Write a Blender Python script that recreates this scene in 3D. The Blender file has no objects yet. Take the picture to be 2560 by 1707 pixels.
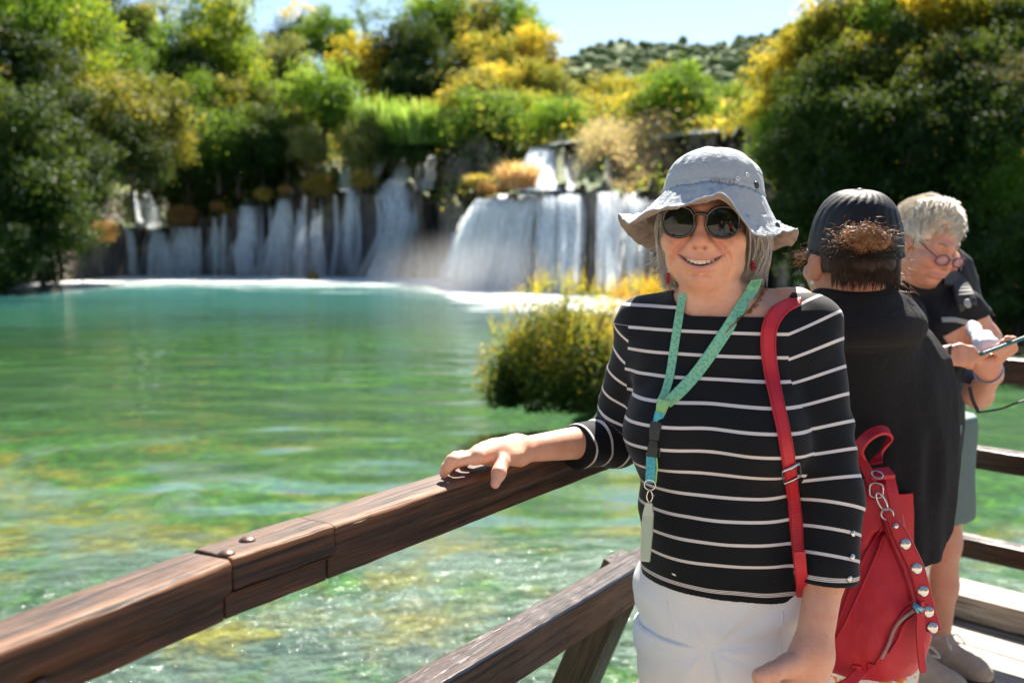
import bpy, bmesh, math, random
import numpy as np
from mathutils import Vector, Matrix
from mathutils.bvhtree import BVHTree
R = math.radians
SC = bpy.context.scene
COL = SC.collection
rng = np.random.default_rng(7)
random.seed(7)

# ---------------------------------------------------------------- camera, sky, sun, exposure
EYE = np.array([0.0, 0.0, 1.46])
FPX, CX, CY, PITCH = 2489.0, 1280.0, 853.5, R(5.5)
cam_data = bpy.data.cameras.new('camera')
cam = bpy.data.objects.new('camera', cam_data); COL.objects.link(cam)
cam.location = EYE.tolist(); cam.rotation_euler = (R(90) - PITCH, 0, 0)
cam_data.sensor_width = 36.0; cam_data.lens = 35.0
cam_data.clip_start = 0.05; cam_data.clip_end = 3000
cam_data.dof.use_dof = True; cam_data.dof.focus_distance = 1.76; cam_data.dof.aperture_fstop = 3.6
SC.camera = cam
SUN_ELEV, SUN_AZ = R(50), R(15)            # azimuth measured from the view direction (+Y) towards +X
sun_data = bpy.data.lights.new('sun', 'SUN'); sun_data.energy = 4.6; sun_data.angle = R(0.53)
sun_data.color = (1.0, 0.93, 0.82)
sun = bpy.data.objects.new('sun', sun_data); COL.objects.link(sun)
SDIR = Vector((math.sin(SUN_AZ) * math.cos(SUN_ELEV), math.cos(SUN_AZ) * math.cos(SUN_ELEV), math.sin(SUN_ELEV)))
sun.rotation_euler = SDIR.to_track_quat('Z', 'Y').to_euler(); sun.location = (30, 60, 60)
world = bpy.data.worlds.new('World'); SC.world = world; world.use_nodes = True
wn = world.node_tree.nodes; wl = world.node_tree.links
sky = wn.new('ShaderNodeTexSky'); sky.sky_type = 'NISHITA'; sky.sun_disc = False
sky.sun_elevation = SUN_ELEV; sky.sun_rotation = SUN_AZ; sky.air_density = 1.0; sky.dust_density = 0.25; sky.ozone_density = 1.0
wn['Background'].inputs['Strength'].default_value = 0.052
wl.new(sky.outputs[0], wn['Background'].inputs['Color'])
SC.view_settings.view_transform = 'Standard'; SC.view_settings.look = 'None'
SC.view_settings.exposure = 1.88; SC.view_settings.gamma = 1.0
try: SC.view_settings.use_curve_mapping = False
except Exception: pass
SC.render.engine = 'CYCLES'
cy = SC.cycles
cy.max_bounces = 8; cy.diffuse_bounces = 3; cy.glossy_bounces = 3; cy.transmission_bounces = 6
cy.transparent_max_bounces = 12; cy.volume_bounces = 0
cy.sample_clamp_indirect = 4.0; cy.sample_clamp_direct = 60.0
cy.use_denoising = True; cy.caustics_reflective = False; cy.caustics_refractive = False
try: cy.denoiser = 'OPENIMAGEDENOISE'
except Exception: pass

def W(px, py, d):
    """world point seen at pixel (px, py) of the 2560 px photograph, d metres along the view axis"""
    u = (px - CX) / FPX; v = -(py - CY) / FPX
    return np.array([EYE[0] + d * u,
                     EYE[1] + d * (math.cos(PITCH) + v * math.sin(PITCH)),
                     EYE[2] + d * (-math.sin(PITCH) + v * math.cos(PITCH))])
def WZ(px, py, z):
    """world point seen at the pixel that lies at height z"""
    a = W(px, py, 1.0) - EYE
    return EYE + a * ((z - EYE[2]) / a[2])
def DEP(p):
    p = np.asarray(p, float) - EYE
    return p[1] * math.cos(PITCH) - p[2] * math.sin(PITCH)

# ---------------------------------------------------------------- object helpers
def tag(o, label=None, cat=None, group=None, kind=None):
    if label: o['label'] = label
    if cat: o['category'] = cat
    if group: o['group'] = group
    if kind: o['kind'] = kind
    return o
def mesh_from(name, verts, faces, smooth=True):
    me = bpy.data.meshes.new(name)
    verts = np.asarray(verts, dtype=np.float32).reshape(-1, 3)
    if isinstance(faces, np.ndarray):
        n, k = faces.shape
        me.vertices.add(len(verts)); me.vertices.foreach_set('co', verts.ravel())
        me.loops.add(n * k); me.loops.foreach_set('vertex_index', faces.astype(np.int32).ravel())
        me.polygons.add(n); me.polygons.foreach_set('loop_start', np.arange(0, n * k, k, dtype=np.int32))
        try: me.polygons.foreach_set('loop_total', np.full(n, k, dtype=np.int32))
        except Exception: pass
        me.update(calc_edges=True); me.validate()
    else:
        me.from_pydata([tuple(map(float, v)) for v in verts], [], faces); me.update()
    me.polygons.foreach_set('use_smooth', np.full(len(me.polygons), bool(smooth)))
    return me
def link(name, me, mat=None, parent=None):
    o = bpy.data.objects.new(name, me); COL.objects.link(o)
    if mat is not None: me.materials.append(mat)
    if parent is not None: o.parent = parent
    return o
def empty(name, loc=(0, 0, 0), rot=(0, 0, 0)):
    o = bpy.data.objects.new(name, None); COL.objects.link(o)
    o.location = [float(v) for v in loc]; o.rotation_euler = rot; o.empty_display_size = 0.1
    return o
def attr(me, name, values):
    v = np.asarray(values, np.float32)
    if v.ndim == 1:
        a = me.attributes.new(name, 'FLOAT', 'POINT'); a.data.foreach_set('value', v)
    else:
        a = me.attributes.new(name, 'FLOAT_VECTOR', 'POINT'); a.data.foreach_set('vector', v.ravel())
class MB:
    """collects simple shapes into one mesh"""
    def __init__(s): s.v = []; s.f = []
    def add(s, verts, faces):
        b = len(s.v); s.v += [tuple(map(float, p)) for p in verts]; s.f += [tuple(b + i for i in f) for f in faces]
    def tube(s, pts, rad, n=8, caps=True, flat=None):
        """tube along pts; rad scalar or list; flat=(ux,uy,uz,ratio) squashes along a direction"""
        pts = [np.asarray(p, float) for p in pts]; m = len(pts)
        rad = [rad] * m if np.isscalar(rad) else list(rad)
        T = [(pts[min(i + 1, m - 1)] - pts[max(i - 1, 0)]) for i in range(m)]
        T = [t / (np.linalg.norm(t) + 1e-9) for t in T]
        up = np.array([0, 0, 1.0]) if abs(T[0][2]) < .9 else np.array([1.0, 0, 0])
        u = np.cross(T[0], up); u /= np.linalg.norm(u)
        V = []
        for i in range(m):
            u = u - T[i] * np.dot(u, T[i]); u /= (np.linalg.norm(u) + 1e-9); w = np.cross(T[i], u)
            for k in range(n):
                a = 2 * math.pi * k / n
                V.append(pts[i] + rad[i] * (math.cos(a) * u + math.sin(a) * w))
        F = [(i * n + k, i * n + (k + 1) % n, (i + 1) * n + (k + 1) % n, (i + 1) * n + k) for i in range(m - 1) for k in range(n)]
        if caps: F += [tuple(range(n - 1, -1, -1)), tuple(range((m - 1) * n, m * n))]
        s.add(V, F)
    def box(s, c, half, M=None):
        M = np.eye(3) if M is None else np.asarray(M)
        V = [np.asarray(c) + M @ np.array([x * half[0], y * half[1], z * half[2]]) for x in (-1, 1) for y in (-1, 1) for z in (-1, 1)]
        s.add(V, [(0, 1, 3, 2), (4, 6, 7, 5), (0, 4, 5, 1), (2, 3, 7, 6), (0, 2, 6, 4), (1, 5, 7, 3)])
    def dome(s, c, axis, r, h, n=14, m=4):
        ax = np.asarray(axis, float); ax /= np.linalg.norm(ax)
        u = np.cross(ax, [0, 0, 1.0] if abs(ax[2]) < .9 else [1.0, 0, 0]); u /= np.linalg.norm(u); w = np.cross(ax, u)
        V = []; F = []
        for j in range(m):
            t = j / m * math.pi / 2
            for k in range(n):
                a = 2 * math.pi * k / n
                V.append(np.asarray(c) + r * math.cos(t) * (math.cos(a) * u + math.sin(a) * w) + h * math.sin(t) * ax)
        V.append(np.asarray(c) + h * ax)
        for j in range(m - 1):
            F += [(j * n + k, j * n + (k + 1) % n, (j + 1) * n + (k + 1) % n, (j + 1) * n + k) for k in range(n)]
        F += [((m - 1) * n + k, (m - 1) * n + (k + 1) % n, m * n) for k in range(n)]
        F.append(tuple(range(n - 1, -1, -1)))
        s.add(V, F)
    def build(s, name, mat=None, parent=None, smooth=True, bevel=0):
        me = mesh_from(name, s.v, s.f, smooth)
        o = link(name, me, mat, parent)
        if bevel:
            b = o.modifiers.new('bevel', 'BEVEL'); b.width = bevel; b.segments = 2; b.limit_method = 'ANGLE'
        return o
def catmull(P, n=8):
    P = np.asarray(P, float); Q = np.vstack([2 * P[0] - P[1], P, 2 * P[-1] - P[-2]]); out = []
    for i in range(1, len(Q) - 2):
        p0, p1, p2, p3 = Q[i - 1:i + 3]
        for t in np.linspace(0, 1, n, endpoint=False):
            out.append(.5 * (2 * p1 + (p2 - p0) * t + (2 * p0 - 5 * p1 + 4 * p2 - p3) * t ** 2 + (3 * p1 - p0 - 3 * p2 + p3) * t ** 3))
    out.append(Q[-2]); return np.array(out)

# ---------------------------------------------------------------- value noise (numpy)
def _hash(ix, iy, iz, seed):
    h = (ix * 374761393 + iy * 668265263 + iz * 2147483647 + seed * 1274126177) & 0xFFFFFFFF
    h = ((h ^ (h >> 13)) * 1274126177) & 0xFFFFFFFF
    return ((h ^ (h >> 16)) & 0xFFFF) / 65535.0
def vnoise(P, scale=1.0, seed=0):
    P = np.asarray(P, float) * scale; i = np.floor(P).astype(np.int64); f = P - i; f = f * f * (3 - 2 * f)
    r = 0
    for dx in (0, 1):
        for dy in (0, 1):
            for dz in (0, 1):
                w = (f[:, 0] if dx else 1 - f[:, 0]) * (f[:, 1] if dy else 1 - f[:, 1]) * (f[:, 2] if dz else 1 - f[:, 2])
                r = r + w * _hash(i[:, 0] + dx, i[:, 1] + dy, i[:, 2] + dz, seed)
    return r * 2 - 1
def fbm(P, scale=1.0, seed=0, oct=4):
    r = 0; a = 1.0
    for o in range(oct):
        r = r + a * vnoise(P, scale * 2 ** o, seed + o * 17); a *= .5
    return r

# ---------------------------------------------------------------- signed distance shapes and surface nets
def smin(a, b, k):
    h = np.maximum(k - np.abs(a - b), 0) / k
    return np.minimum(a, b) - h * h * k * .25
def smax(a, b, k): return -smin(-a, -b, k)
def A(*v): return np.array(v, float)
def capd(P, a, b, ra, rb):
    a = np.asarray(a, float); b = np.asarray(b, float); ab = b - a; L = ab @ ab + 1e-12
    t = np.clip((P - a) @ ab / L, 0, 1)
    q = P - a - t[:, None] * ab
    return np.sqrt(np.einsum('ij,ij->i', q, q)) - (ra + (rb - ra) * t)
def elld(P, c, r, M=None):
    q = P - np.asarray(c, float)
    if M is not None: q = q @ M
    r = np.asarray(r, float); k0 = np.sqrt(((q / r) ** 2).sum(1)); k1 = np.sqrt(((q / r ** 2) ** 2).sum(1)) + 1e-9
    return k0 * (k0 - 1) / k1
def boxd(P, c, half, r=0, M=None):
    q = P - np.asarray(c, float)
    if M is not None: q = q @ M
    q = np.abs(q) - (np.asarray(half, float) - r)
    return np.sqrt((np.maximum(q, 0) ** 2).sum(1)) + np.minimum(q.max(1), 0) - r
def squash(P, c, u, s):
    """stretch space along u about c by s (shape gets thinner by 1/s along u)"""
    u = np.asarray(u, float); u = u / np.linalg.norm(u); t = (P - c) @ u
    return P + (s - 1) * t[:, None] * u
def rotz(a): c, s = math.cos(a), math.sin(a); return np.array([[c, -s, 0], [s, c, 0], [0, 0, 1.0]])
def rotx(a): c, s = math.cos(a), math.sin(a); return np.array([[1.0, 0, 0], [0, c, -s], [0, s, c]])
def roty(a): c, s = math.cos(a), math.sin(a); return np.array([[c, 0, s], [0, 1.0, 0], [-s, 0, c]])
def near(P, c, rad, fn, big=.2):
    """evaluate fn only inside a ball"""
    out = np.full(len(P), big); m = ((P - np.asarray(c)) ** 2).sum(1) < rad * rad
    if m.any(): out[m] = fn(P[m])
    return out
def surface_nets(f, lo, hi, h, B=12, slack=1.12, project=1):
    lo = np.asarray(lo, float); hi = np.asarray(hi, float)
    nb = np.maximum(1, np.ceil((hi - lo) / (h * B)).astype(int))
    gi = np.stack(np.meshgrid(*[np.arange(n) for n in nb], indexing='ij'), -1).reshape(-1, 3)
    cen = lo + (gi + .5) * B * h
    gi = gi[np.abs(f(cen)) < slack * B * h * .88 + h]
    ND = nb * B + 3
    o = np.arange(B + 1); loc = np.stack(np.meshgrid(o, o, o, indexing='ij'), -1).reshape(-1, 3)
    cid_all = []; pos_all = []; quads = []
    CH = 400
    for s in range(0, len(gi), CH):
        g = gi[s:s + CH]; idx = (g[:, None, :] * B + loc[None]).reshape(-1, 3)
        val = f(lo + idx * h).reshape(len(g), B + 1, B + 1, B + 1)
        base = g * B
        ins = val < 0
        c = np.zeros((len(g), B, B, B), int)
        for dx in (0, 1):
            for dy in (0, 1):
                for dz in (0, 1): c += ins[:, dx:dx + B, dy:dy + B, dz:dz + B]
        n, i, j, k = np.nonzero((c > 0) & (c < 8))
        if len(n) == 0: continue
        acc = np.zeros((len(n), 3)); cnt = np.zeros(len(n))
        for ax in range(3):
            for a in (0, 1):
                for b in (0, 1):
                    d0 = [0, 0, 0]; d0[(ax + 1) % 3] = a; d0[(ax + 2) % 3] = b
                    d1 = list(d0); d1[ax] = 1
                    v0 = val[n, i + d0[0], j + d0[1], k + d0[2]]; v1 = val[n, i + d1[0], j + d1[1], k + d1[2]]
                    m = (v0 < 0) != (v1 < 0); t = np.where(m, v0 / np.where(m, v0 - v1, 1), 0)
                    p = np.array(d0, float)[None].repeat(len(n), 0); p[:, ax] += t
                    acc += p * m[:, None]; cnt += m
        cell = base[n] + np.stack([i, j, k], 1)
        pos_all.append(lo + (cell + acc / cnt[:, None]) * h)
        cid_all.append((cell[:, 0] * ND[1] + cell[:, 1]) * ND[2] + cell[:, 2])
        for ax in range(3):
            v0 = val[:, :B, :B, :B]; sl = [slice(0, B)] * 3; sl[ax] = slice(1, B + 1)
            v1 = val[(slice(None),) + tuple(sl)]
            n, i, j, k = np.nonzero((v0 < 0) != (v1 < 0))
            if len(n) == 0: continue
            e = base[n] + np.stack([i, j, k], 1); fl = v0[n, i, j, k] < 0
            a1 = np.zeros(3, int); a1[(ax + 1) % 3] = 1; a2 = np.zeros(3, int); a2[(ax + 2) % 3] = 1
            q = [e - a1 - a2, e - a2, e, e - a1]
            q = np.stack([(x[:, 0] * ND[1] + x[:, 1]) * ND[2] + x[:, 2] for x in q], 1)
            q[~fl] = q[~fl][:, ::-1]
            quads.append(q)
    cid = np.concatenate(cid_all); pos = np.concatenate(pos_all); q = np.concatenate(quads)
    od = np.argsort(cid); cid = cid[od]; pos = pos[od]
    qi = np.searchsorted(cid, q); qi = np.minimum(qi, len(cid) - 1)
    ok = (cid[qi] == q).all(1); qi = qi[ok]
    for _ in range(project):
        d = f(pos); e = h * .5; G = np.zeros_like(pos)
        for ax in range(3):
            dp = np.zeros(3); dp[ax] = e
            G[:, ax] = (f(pos + dp) - f(pos - dp)) / (2 * e)
        gl = (G ** 2).sum(1) + 1e-6
        st = np.clip(d / gl, -h * .7, h * .7)[:, None] * G
        pos = pos - st * .95
    return pos, qi
def smooth_mesh(pos, q, it=1, lam=.5):
    n = len(pos)
    e = np.concatenate([q[:, [0, 1]], q[:, [1, 2]], q[:, [2, 3]], q[:, [3, 0]]])
    for _ in range(it):
        s = np.zeros((n, 3)); c = np.zeros(n)
        for ax in range(3):
            s[:, ax] = np.bincount(e[:, 0], pos[e[:, 1], ax], n) + np.bincount(e[:, 1], pos[e[:, 0], ax], n)
        c = np.bincount(e[:, 0], minlength=n) + np.bincount(e[:, 1], minlength=n)
        pos = pos + lam * (s / np.maximum(c, 1)[:, None] - pos)
    return pos

# ---------------------------------------------------------------- materials
class NT:
    """short hand for node trees"""
    def __init__(s, name):
        s.m = bpy.data.materials.new(name); s.m.use_nodes = True; s.t = s.m.node_tree
        s.b = s.t.nodes['Principled BSDF']; s.out = s.t.nodes['Material Output']
    def n(s, typ, **kw):
        x = s.t.nodes.new('ShaderNode' + typ)
        for k, v in kw.items(): setattr(x, k, v)
        return x
    def l(s, a, b): s.t.links.new(a, b)
    def put(s, sock, v):
        if hasattr(v, 'is_output'): s.l(v, sock)
        else:
            try: sock.default_value = v
            except Exception: sock.default_value = (*v, 1.0) if len(v) == 3 else v
    def coord(s, which='Object'): return s.n('TexCoord').outputs[which]
    def geo(s, which='Position'): return s.n('NewGeometry').outputs[which]
    def attr(s, name, out='Fac'): a = s.n('Attribute'); a.attribute_name = name; return a.outputs[out]
    def mapping(s, vec, scale=(1, 1, 1), rot=(0, 0, 0), loc=(0, 0, 0)):
        m = s.n('Mapping'); s.l(vec, m.inputs[0]); m.inputs['Scale'].default_value = scale
        m.inputs['Rotation'].default_value = rot; m.inputs['Location'].default_value = loc; return m.outputs[0]
    def noise(s, vec=None, scale=5., detail=4., rough=.55, dist=0., out='Fac'):
        x = s.n('TexNoise'); x.inputs['Scale'].default_value = scale; x.inputs['Detail'].default_value = detail
        x.inputs['Roughness'].default_value = rough; x.inputs['Distortion'].default_value = dist
        if vec is not None: s.l(vec, x.inputs['Vector'])
        return x.outputs[out]
    def voro(s, vec=None, scale=5., feature='F1', out='Distance'):
        x = s.n('TexVoronoi', feature=feature); x.inputs['Scale'].default_value = scale
        if vec is not None: s.l(vec, x.inputs['Vector'])
        return x.outputs[out]
    def ramp(s, fac, stops, interp='LINEAR'):
        x = s.n('ValToRGB'); x.color_ramp.interpolation = interp; el = x.color_ramp.elements
        while len(el) < len(stops): el.new(0.5)
        for e, (p, c) in zip(el, stops):
            e.position = p; e.color = (c, c, c, 1) if np.isscalar(c) else (*c, 1)
        s.put(x.inputs[0], fac); return x.outputs[0]
    def math(s, op, a, b=None, c=None, clamp=False):
        x = s.n('Math', operation=op); x.use_clamp = clamp; s.put(x.inputs[0], a)
        if b is not None: s.put(x.inputs[1], b)
        if c is not None: s.put(x.inputs[2], c)
        return x.outputs[0]
    def mix(s, fac, a, b, mode='MIX'):
        x = s.n('MixRGB', blend_type=mode); s.put(x.inputs[0], fac); s.put(x.inputs[1], a); s.put(x.inputs[2], b); return x.outputs[0]
    def bump(s, hgt, strength=.3, dist=.01, normal=None):
        x = s.n('Bump'); x.inputs['Strength'].default_value = strength; x.inputs['Distance'].default_value = dist
        s.l(hgt, x.inputs['Height'])
        if normal is not None: s.l(normal, x.inputs['Normal'])
        return x.outputs[0]
    def set(s, **kw):
        for k, v in kw.items():
            s.put(s.b.inputs[k.replace('_', ' ')], v)
        return s
    def sep(s, vec): x = s.n('SeparateXYZ'); s.l(vec, x.inputs[0]); return x.outputs
def plain(name, col, rough=.6, metal=0., spec=.5, bump=None, var=.0):
    t = NT(name)
    if var:
        c = t.mix(t.noise(t.coord(), 40, 3), tuple(x * (1 - var) for x in col), tuple(min(1, x * (1 + var)) for x in col)); t.set(Base_Color=c)
    else: t.set(Base_Color=col)
    t.set(Roughness=rough, Metallic=metal); t.b.inputs['Specular IOR Level'].default_value = spec
    if bump: t.set(Normal=t.bump(t.noise(t.coord(), bump[0], 4), bump[1], bump[2]))
    return t.m
# ================================================================ THE SETTING
WATER = -0.9
DK = 1.0884                                      # the list of trees and falls below was measured on a 2352 px copy

# ---------------------------------------------------------------- water and river bed
def build_water():
    xs = np.linspace(-130, 110, 240); ys = np.concatenate([np.linspace(-30, 5, 6), np.linspace(6, 110, 150)])
    V = [(x, y, WATER) for y in ys for x in xs]; n = len(xs)
    F = [(j * n + i, j * n + i + 1, (j + 1) * n + i + 1, (j + 1) * n + i) for j in range(len(ys) - 1) for i in range(n - 1)]
    t = NT('river_water'); T = t.t; T.nodes.remove(t.b)
    pos = t.geo()
    y = t.sep(pos)[1]; x = t.sep(pos)[0]
    big = t.noise(t.mapping(pos, (.55, 1.0, 1)), 1.25, 1, .35)
    rip = t.noise(t.mapping(pos, (1.0, 1.5, 1)), 4.2, 2, .45)
    sml = t.noise(t.mapping(pos, (1.0, 1.3, 1)), 17, 2, .5)
    # shallow riffles: choppy patches of the current near the deck, glitter far out, smooth water between
    rn_ = t.math('MULTIPLY', t.math('SUBTRACT', t.noise(t.mapping(pos, (.30, .5, 1), loc=(3.3, 1.2, 0)), 1.0, 2, .5), .36), 6.0, clamp=True)
    rif = t.math('MULTIPLY', rn_, t.math('ADD', .02, t.math('MULTIPLY', t.math('SUBTRACT', 8.2, y), .6, clamp=True), clamp=True))
    rif = t.math('ADD', rif, t.math('MULTIPLY', t.math('MULTIPLY', t.math('SUBTRACT', y, 22), .05, clamp=True), .30))
    rif = t.math('ADD', .005, t.math('MULTIPLY', rif, .9))
    h = t.math('ADD', t.math('MULTIPLY', big, .060), t.math('MULTIPLY', rif, t.math('ADD', t.math('MULTIPLY', rip, .19), t.math('MULTIPLY', sml, .065))))
    bmp = t.n('Bump'); bmp.inputs['Strength'].default_value = 1.0; bmp.inputs['Distance'].default_value = 1.0; t.l(h, bmp.inputs['Height'])
    gl = t.n('BsdfGlossy'); t.l(t.math('ADD', .015, t.math('MULTIPLY', rif, .085)), gl.inputs['Roughness']); gl.inputs['Color'].default_value = (1, 1, 1, 1); t.l(bmp.outputs[0], gl.inputs['Normal'])
    tr = t.n('BsdfTransparent')
    t.l(t.mix(t.math('MULTIPLY', t.math('SUBTRACT', y, 6), .03, clamp=True), (.84, .96, .86), (.66, .88, .74)), tr.inputs[0])
    df = t.n('BsdfDiffuse'); t.l(bmp.outputs[0], df.inputs['Normal'])
    # suspended white water near the falls turns the pool milky turquoise, foam rafts drift away from the falls
    wob = t.noise(t.mapping(pos, (.10, .22, 1)), 1.0, 3, .6)
    milk = t.math('MULTIPLY', t.math('ADD', t.math('MULTIPLY', t.math('SUBTRACT', y, 24), .030), t.math('MULTIPLY', t.math('SUBTRACT', wob, .5), .8)), 1.0, clamp=True)
    milk = t.math('MULTIPLY', milk, .75, clamp=True)
    fo = t.noise(t.mapping(pos, (.16, 1.1, 1)), 1.0, 5, .68, 1.2)
    # distance to the curved foot of the falls, carried by a vertex attribute
    shore = t.attr('shore')
    near_f = t.math('POWER', t.math('SUBTRACT', 1.0, t.math('DIVIDE', shore, 50.0), clamp=True), 1.6)
    foam = t.math('MULTIPLY', t.math('SUBTRACT', t.math('ADD', t.math('MULTIPLY', near_f, .62), fo), .76), 7.0, clamp=True)
    t.l(t.mix(foam, (.045, .185, .170), (.88, .92, .92)), df.inputs[0])
    body = t.n('MixShader'); t.l(t.math('MAXIMUM', milk, foam), body.inputs[0]); t.l(tr.outputs[0], body.inputs[1]); t.l(df.outputs[0], body.inputs[2])
    fr = t.n('Fresnel'); fr.inputs[0].default_value = 1.33; t.l(bmp.outputs[0], fr.inputs[1])
    mx = t.n('MixShader'); t.l(t.math('MULTIPLY', t.math('MINIMUM', fr.outputs[0], .62), t.math('SUBTRACT', 1.0, t.math('MULTIPLY', foam, .8))), mx.inputs[0])
    t.l(body.outputs[0], mx.inputs[1]); t.l(gl.outputs[0], mx.inputs[2]); t.l(mx.outputs[0], t.out.inputs[0])
    me = mesh_from('water', V, np.array(F)); V = np.array(V)
    attr(me, 'shore', shore_dist(V))
    return tag(link('water', me, t.m), kind='structure')

def build_bed():
    xs = np.linspace(-90, 60, 180); ys = np.concatenate([np.linspace(-12, 40, 170), np.linspace(40.8, 90, 50)])
    X, Y = np.meshgrid(xs, ys); P = np.stack([X.ravel(), Y.ravel(), np.zeros(X.size)], 1)
    dep = np.interp(P[:, 1], [0, 6, 14, 30, 50, 90], [-1.35, -1.35, -1.33, -1.3, -1.3, -1.4])
    P[:, 2] = dep + .09 * fbm(P * [1, .8, 1], .8, 3, 3) + .05 * fbm(P, .12, 9, 2)
    n = len(xs); idx = np.arange(X.size).reshape(X.shape)
    F = np.stack([idx[:-1, :-1], idx[:-1, 1:], idx[1:, 1:], idx[1:, :-1]], -1).reshape(-1, 4)
    t = NT('river_bed'); pos = t.geo(); y = t.sep(pos)[1]
    x = t.sep(pos)[0]
    fine = t.noise(t.mapping(pos, (1, .8, 1)), 6, 5, .7)
    mid = t.noise(t.mapping(pos, (1.0, 1.0, 1)), 2.2, 5, .7)
    patch = t.noise(t.mapping(pos, (.8, .8, 1)), .8, 4, .6)
    patch2 = t.noise(t.mapping(pos, (.8, .9, 1), loc=(17, 5, 3)), .9, 4, .6)
    sand = t.mix(fine, (.02, .04, .04), (.22, .25, .23))
    moss = t.ramp(fine, [(.30, (.003, .015, .003)), (.50, (.015, .090, .006)), (.72, (.12, .25, .014))])
    weed = t.ramp(fine, [(.25, (.04, .035, .007)), (.5, (.18, .13, .013)), (.75, (.42, .31, .045))])
    far_ = t.math('MULTIPLY', t.math('SUBTRACT', y, 6.0), .10, clamp=True)             # pale gravel close to the deck, moss beyond
    left_ = t.math('MULTIPLY', t.math('SUBTRACT', -1.0, x), .25, clamp=True)            # yellow weed on the left
    f1 = t.math('ADD', patch, t.math('ADD', t.math('MULTIPLY', mid, .35), t.math('MULTIPLY', far_, .20)))
    m1 = t.math('MULTIPLY', t.math('SUBTRACT', f1, .665), 7, clamp=True)
    f2 = t.math('ADD', patch2, t.math('ADD', t.math('MULTIPLY', mid, .30), t.math('SUBTRACT', t.math('MULTIPLY', left_, .10), t.math('MULTIPLY', t.math('MULTIPLY', t.math('SUBTRACT', y, 9), .08, clamp=True), .20))))
    m2 = t.math('MULTIPLY', t.math('SUBTRACT', f2, .69), 8, clamp=True)
    c = t.mix(m1, sand, moss); c = t.mix(m2, c, weed)
    zone = t.math('MULTIPLY', t.math('SUBTRACT', t.noise(t.mapping(pos, (.5, .9, 1), loc=(2.1, 6.3, 0)), .17, 3, .55), .38), 6.0, clamp=True)     # broad dark beds of water moss
    zone = t.math('MULTIPLY', zone, t.math('MULTIPLY', t.math('SUBTRACT', y, 7), .2, clamp=True))
    c = t.mix(t.math('MULTIPLY', zone, .72), c, t.mix(fine, (.004, .020, .004), (.016, .065, .008)))
    dark = t.math('MULTIPLY', t.math('SUBTRACT', t.noise(t.mapping(pos, (.6, 1.5, 1)), 1.6, 4, .65), .56), 7, clamp=True)
    c = t.mix(t.math('MULTIPLY', dark, .75), c, (.012, .04, .045))
    t.set(Base_Color=c, Roughness=.9, Normal=t.bump(fine, .5, .08))
    return tag(link('river_bed', mesh_from('river_bed', P, F), t.m), kind='structure')

# ---------------------------------------------------------------- terrain: tufa terraces, banks and the wooded slopes behind them
# columns by bearing (px): distance of the water's edge, first ledge, second ledge (setback), slope top
ST = np.array([
    #  px   d0   z1   set2  z2    zs   ds
    [-700, 40, 2.0, 5, 6.0, 22, 40],
    [0,    56, 2.0, 5, 6.0, 20, 40],
    [250,  73, 2.4, 5, 5.5, 20, 40],
    [330,  80, 2.9, 4, 5.6, 19, 40],
    [500,  80, 3.2, 4, 5.8, 18, 40],
    [600,  79, 4.3, 4, 6.4, 18, 40],
    [700,  78, 5.2, 4, 6.8, 18, 40],
    [860,  77, 5.6, 4, 7.2, 18, 40],
    [1000, 76, 5.7, 4, 8.0, 18, 40],
    [1090, 72, 5.0, 4, 8.2, 17, 40],
    [1150, 57, 4.3, 9, 8.0, 15, 40],
    [1300, 54, 4.3, 4, 7.9, 13, 40],
    [1340, 53, 4.3, 4, 7.9, 10, 40],
    [1450, 52, 4.25, 4, 7.9, 9.6, 40],
    [1560, 50, 4.2, 5, 8.2, 10.2, 40],
    [1700, 46, 4.2, 11, 8.0, 11, 40],
    [1900, 37, 4.0, 10, 6.5, 9, 30],
    [2100, 31, 1.0, 4, 2.0, 7, 20],
    [2300, 27.5, .5, 4, 1.6, 7, 20],
    [2600, 23.5, .3, 4, 1.6, 6, 20],
    [3400, 14, .3, 4, 1.6, 5, 20]], float)
def st(px, k): return np.interp(px, ST[:, 0], ST[:, k])
def bearing(P):
    return CX + FPX * P[:, 0] / np.maximum(P[:, 1], .5)
def shore_dist(P):
    return np.clip(st(bearing(P), 1) - P[:, 1] + np.clip((bearing(P) - 1650) * .06, 0, 60) + np.clip((280 - bearing(P)) * .06, 0, 40), 0, 200)
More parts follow.
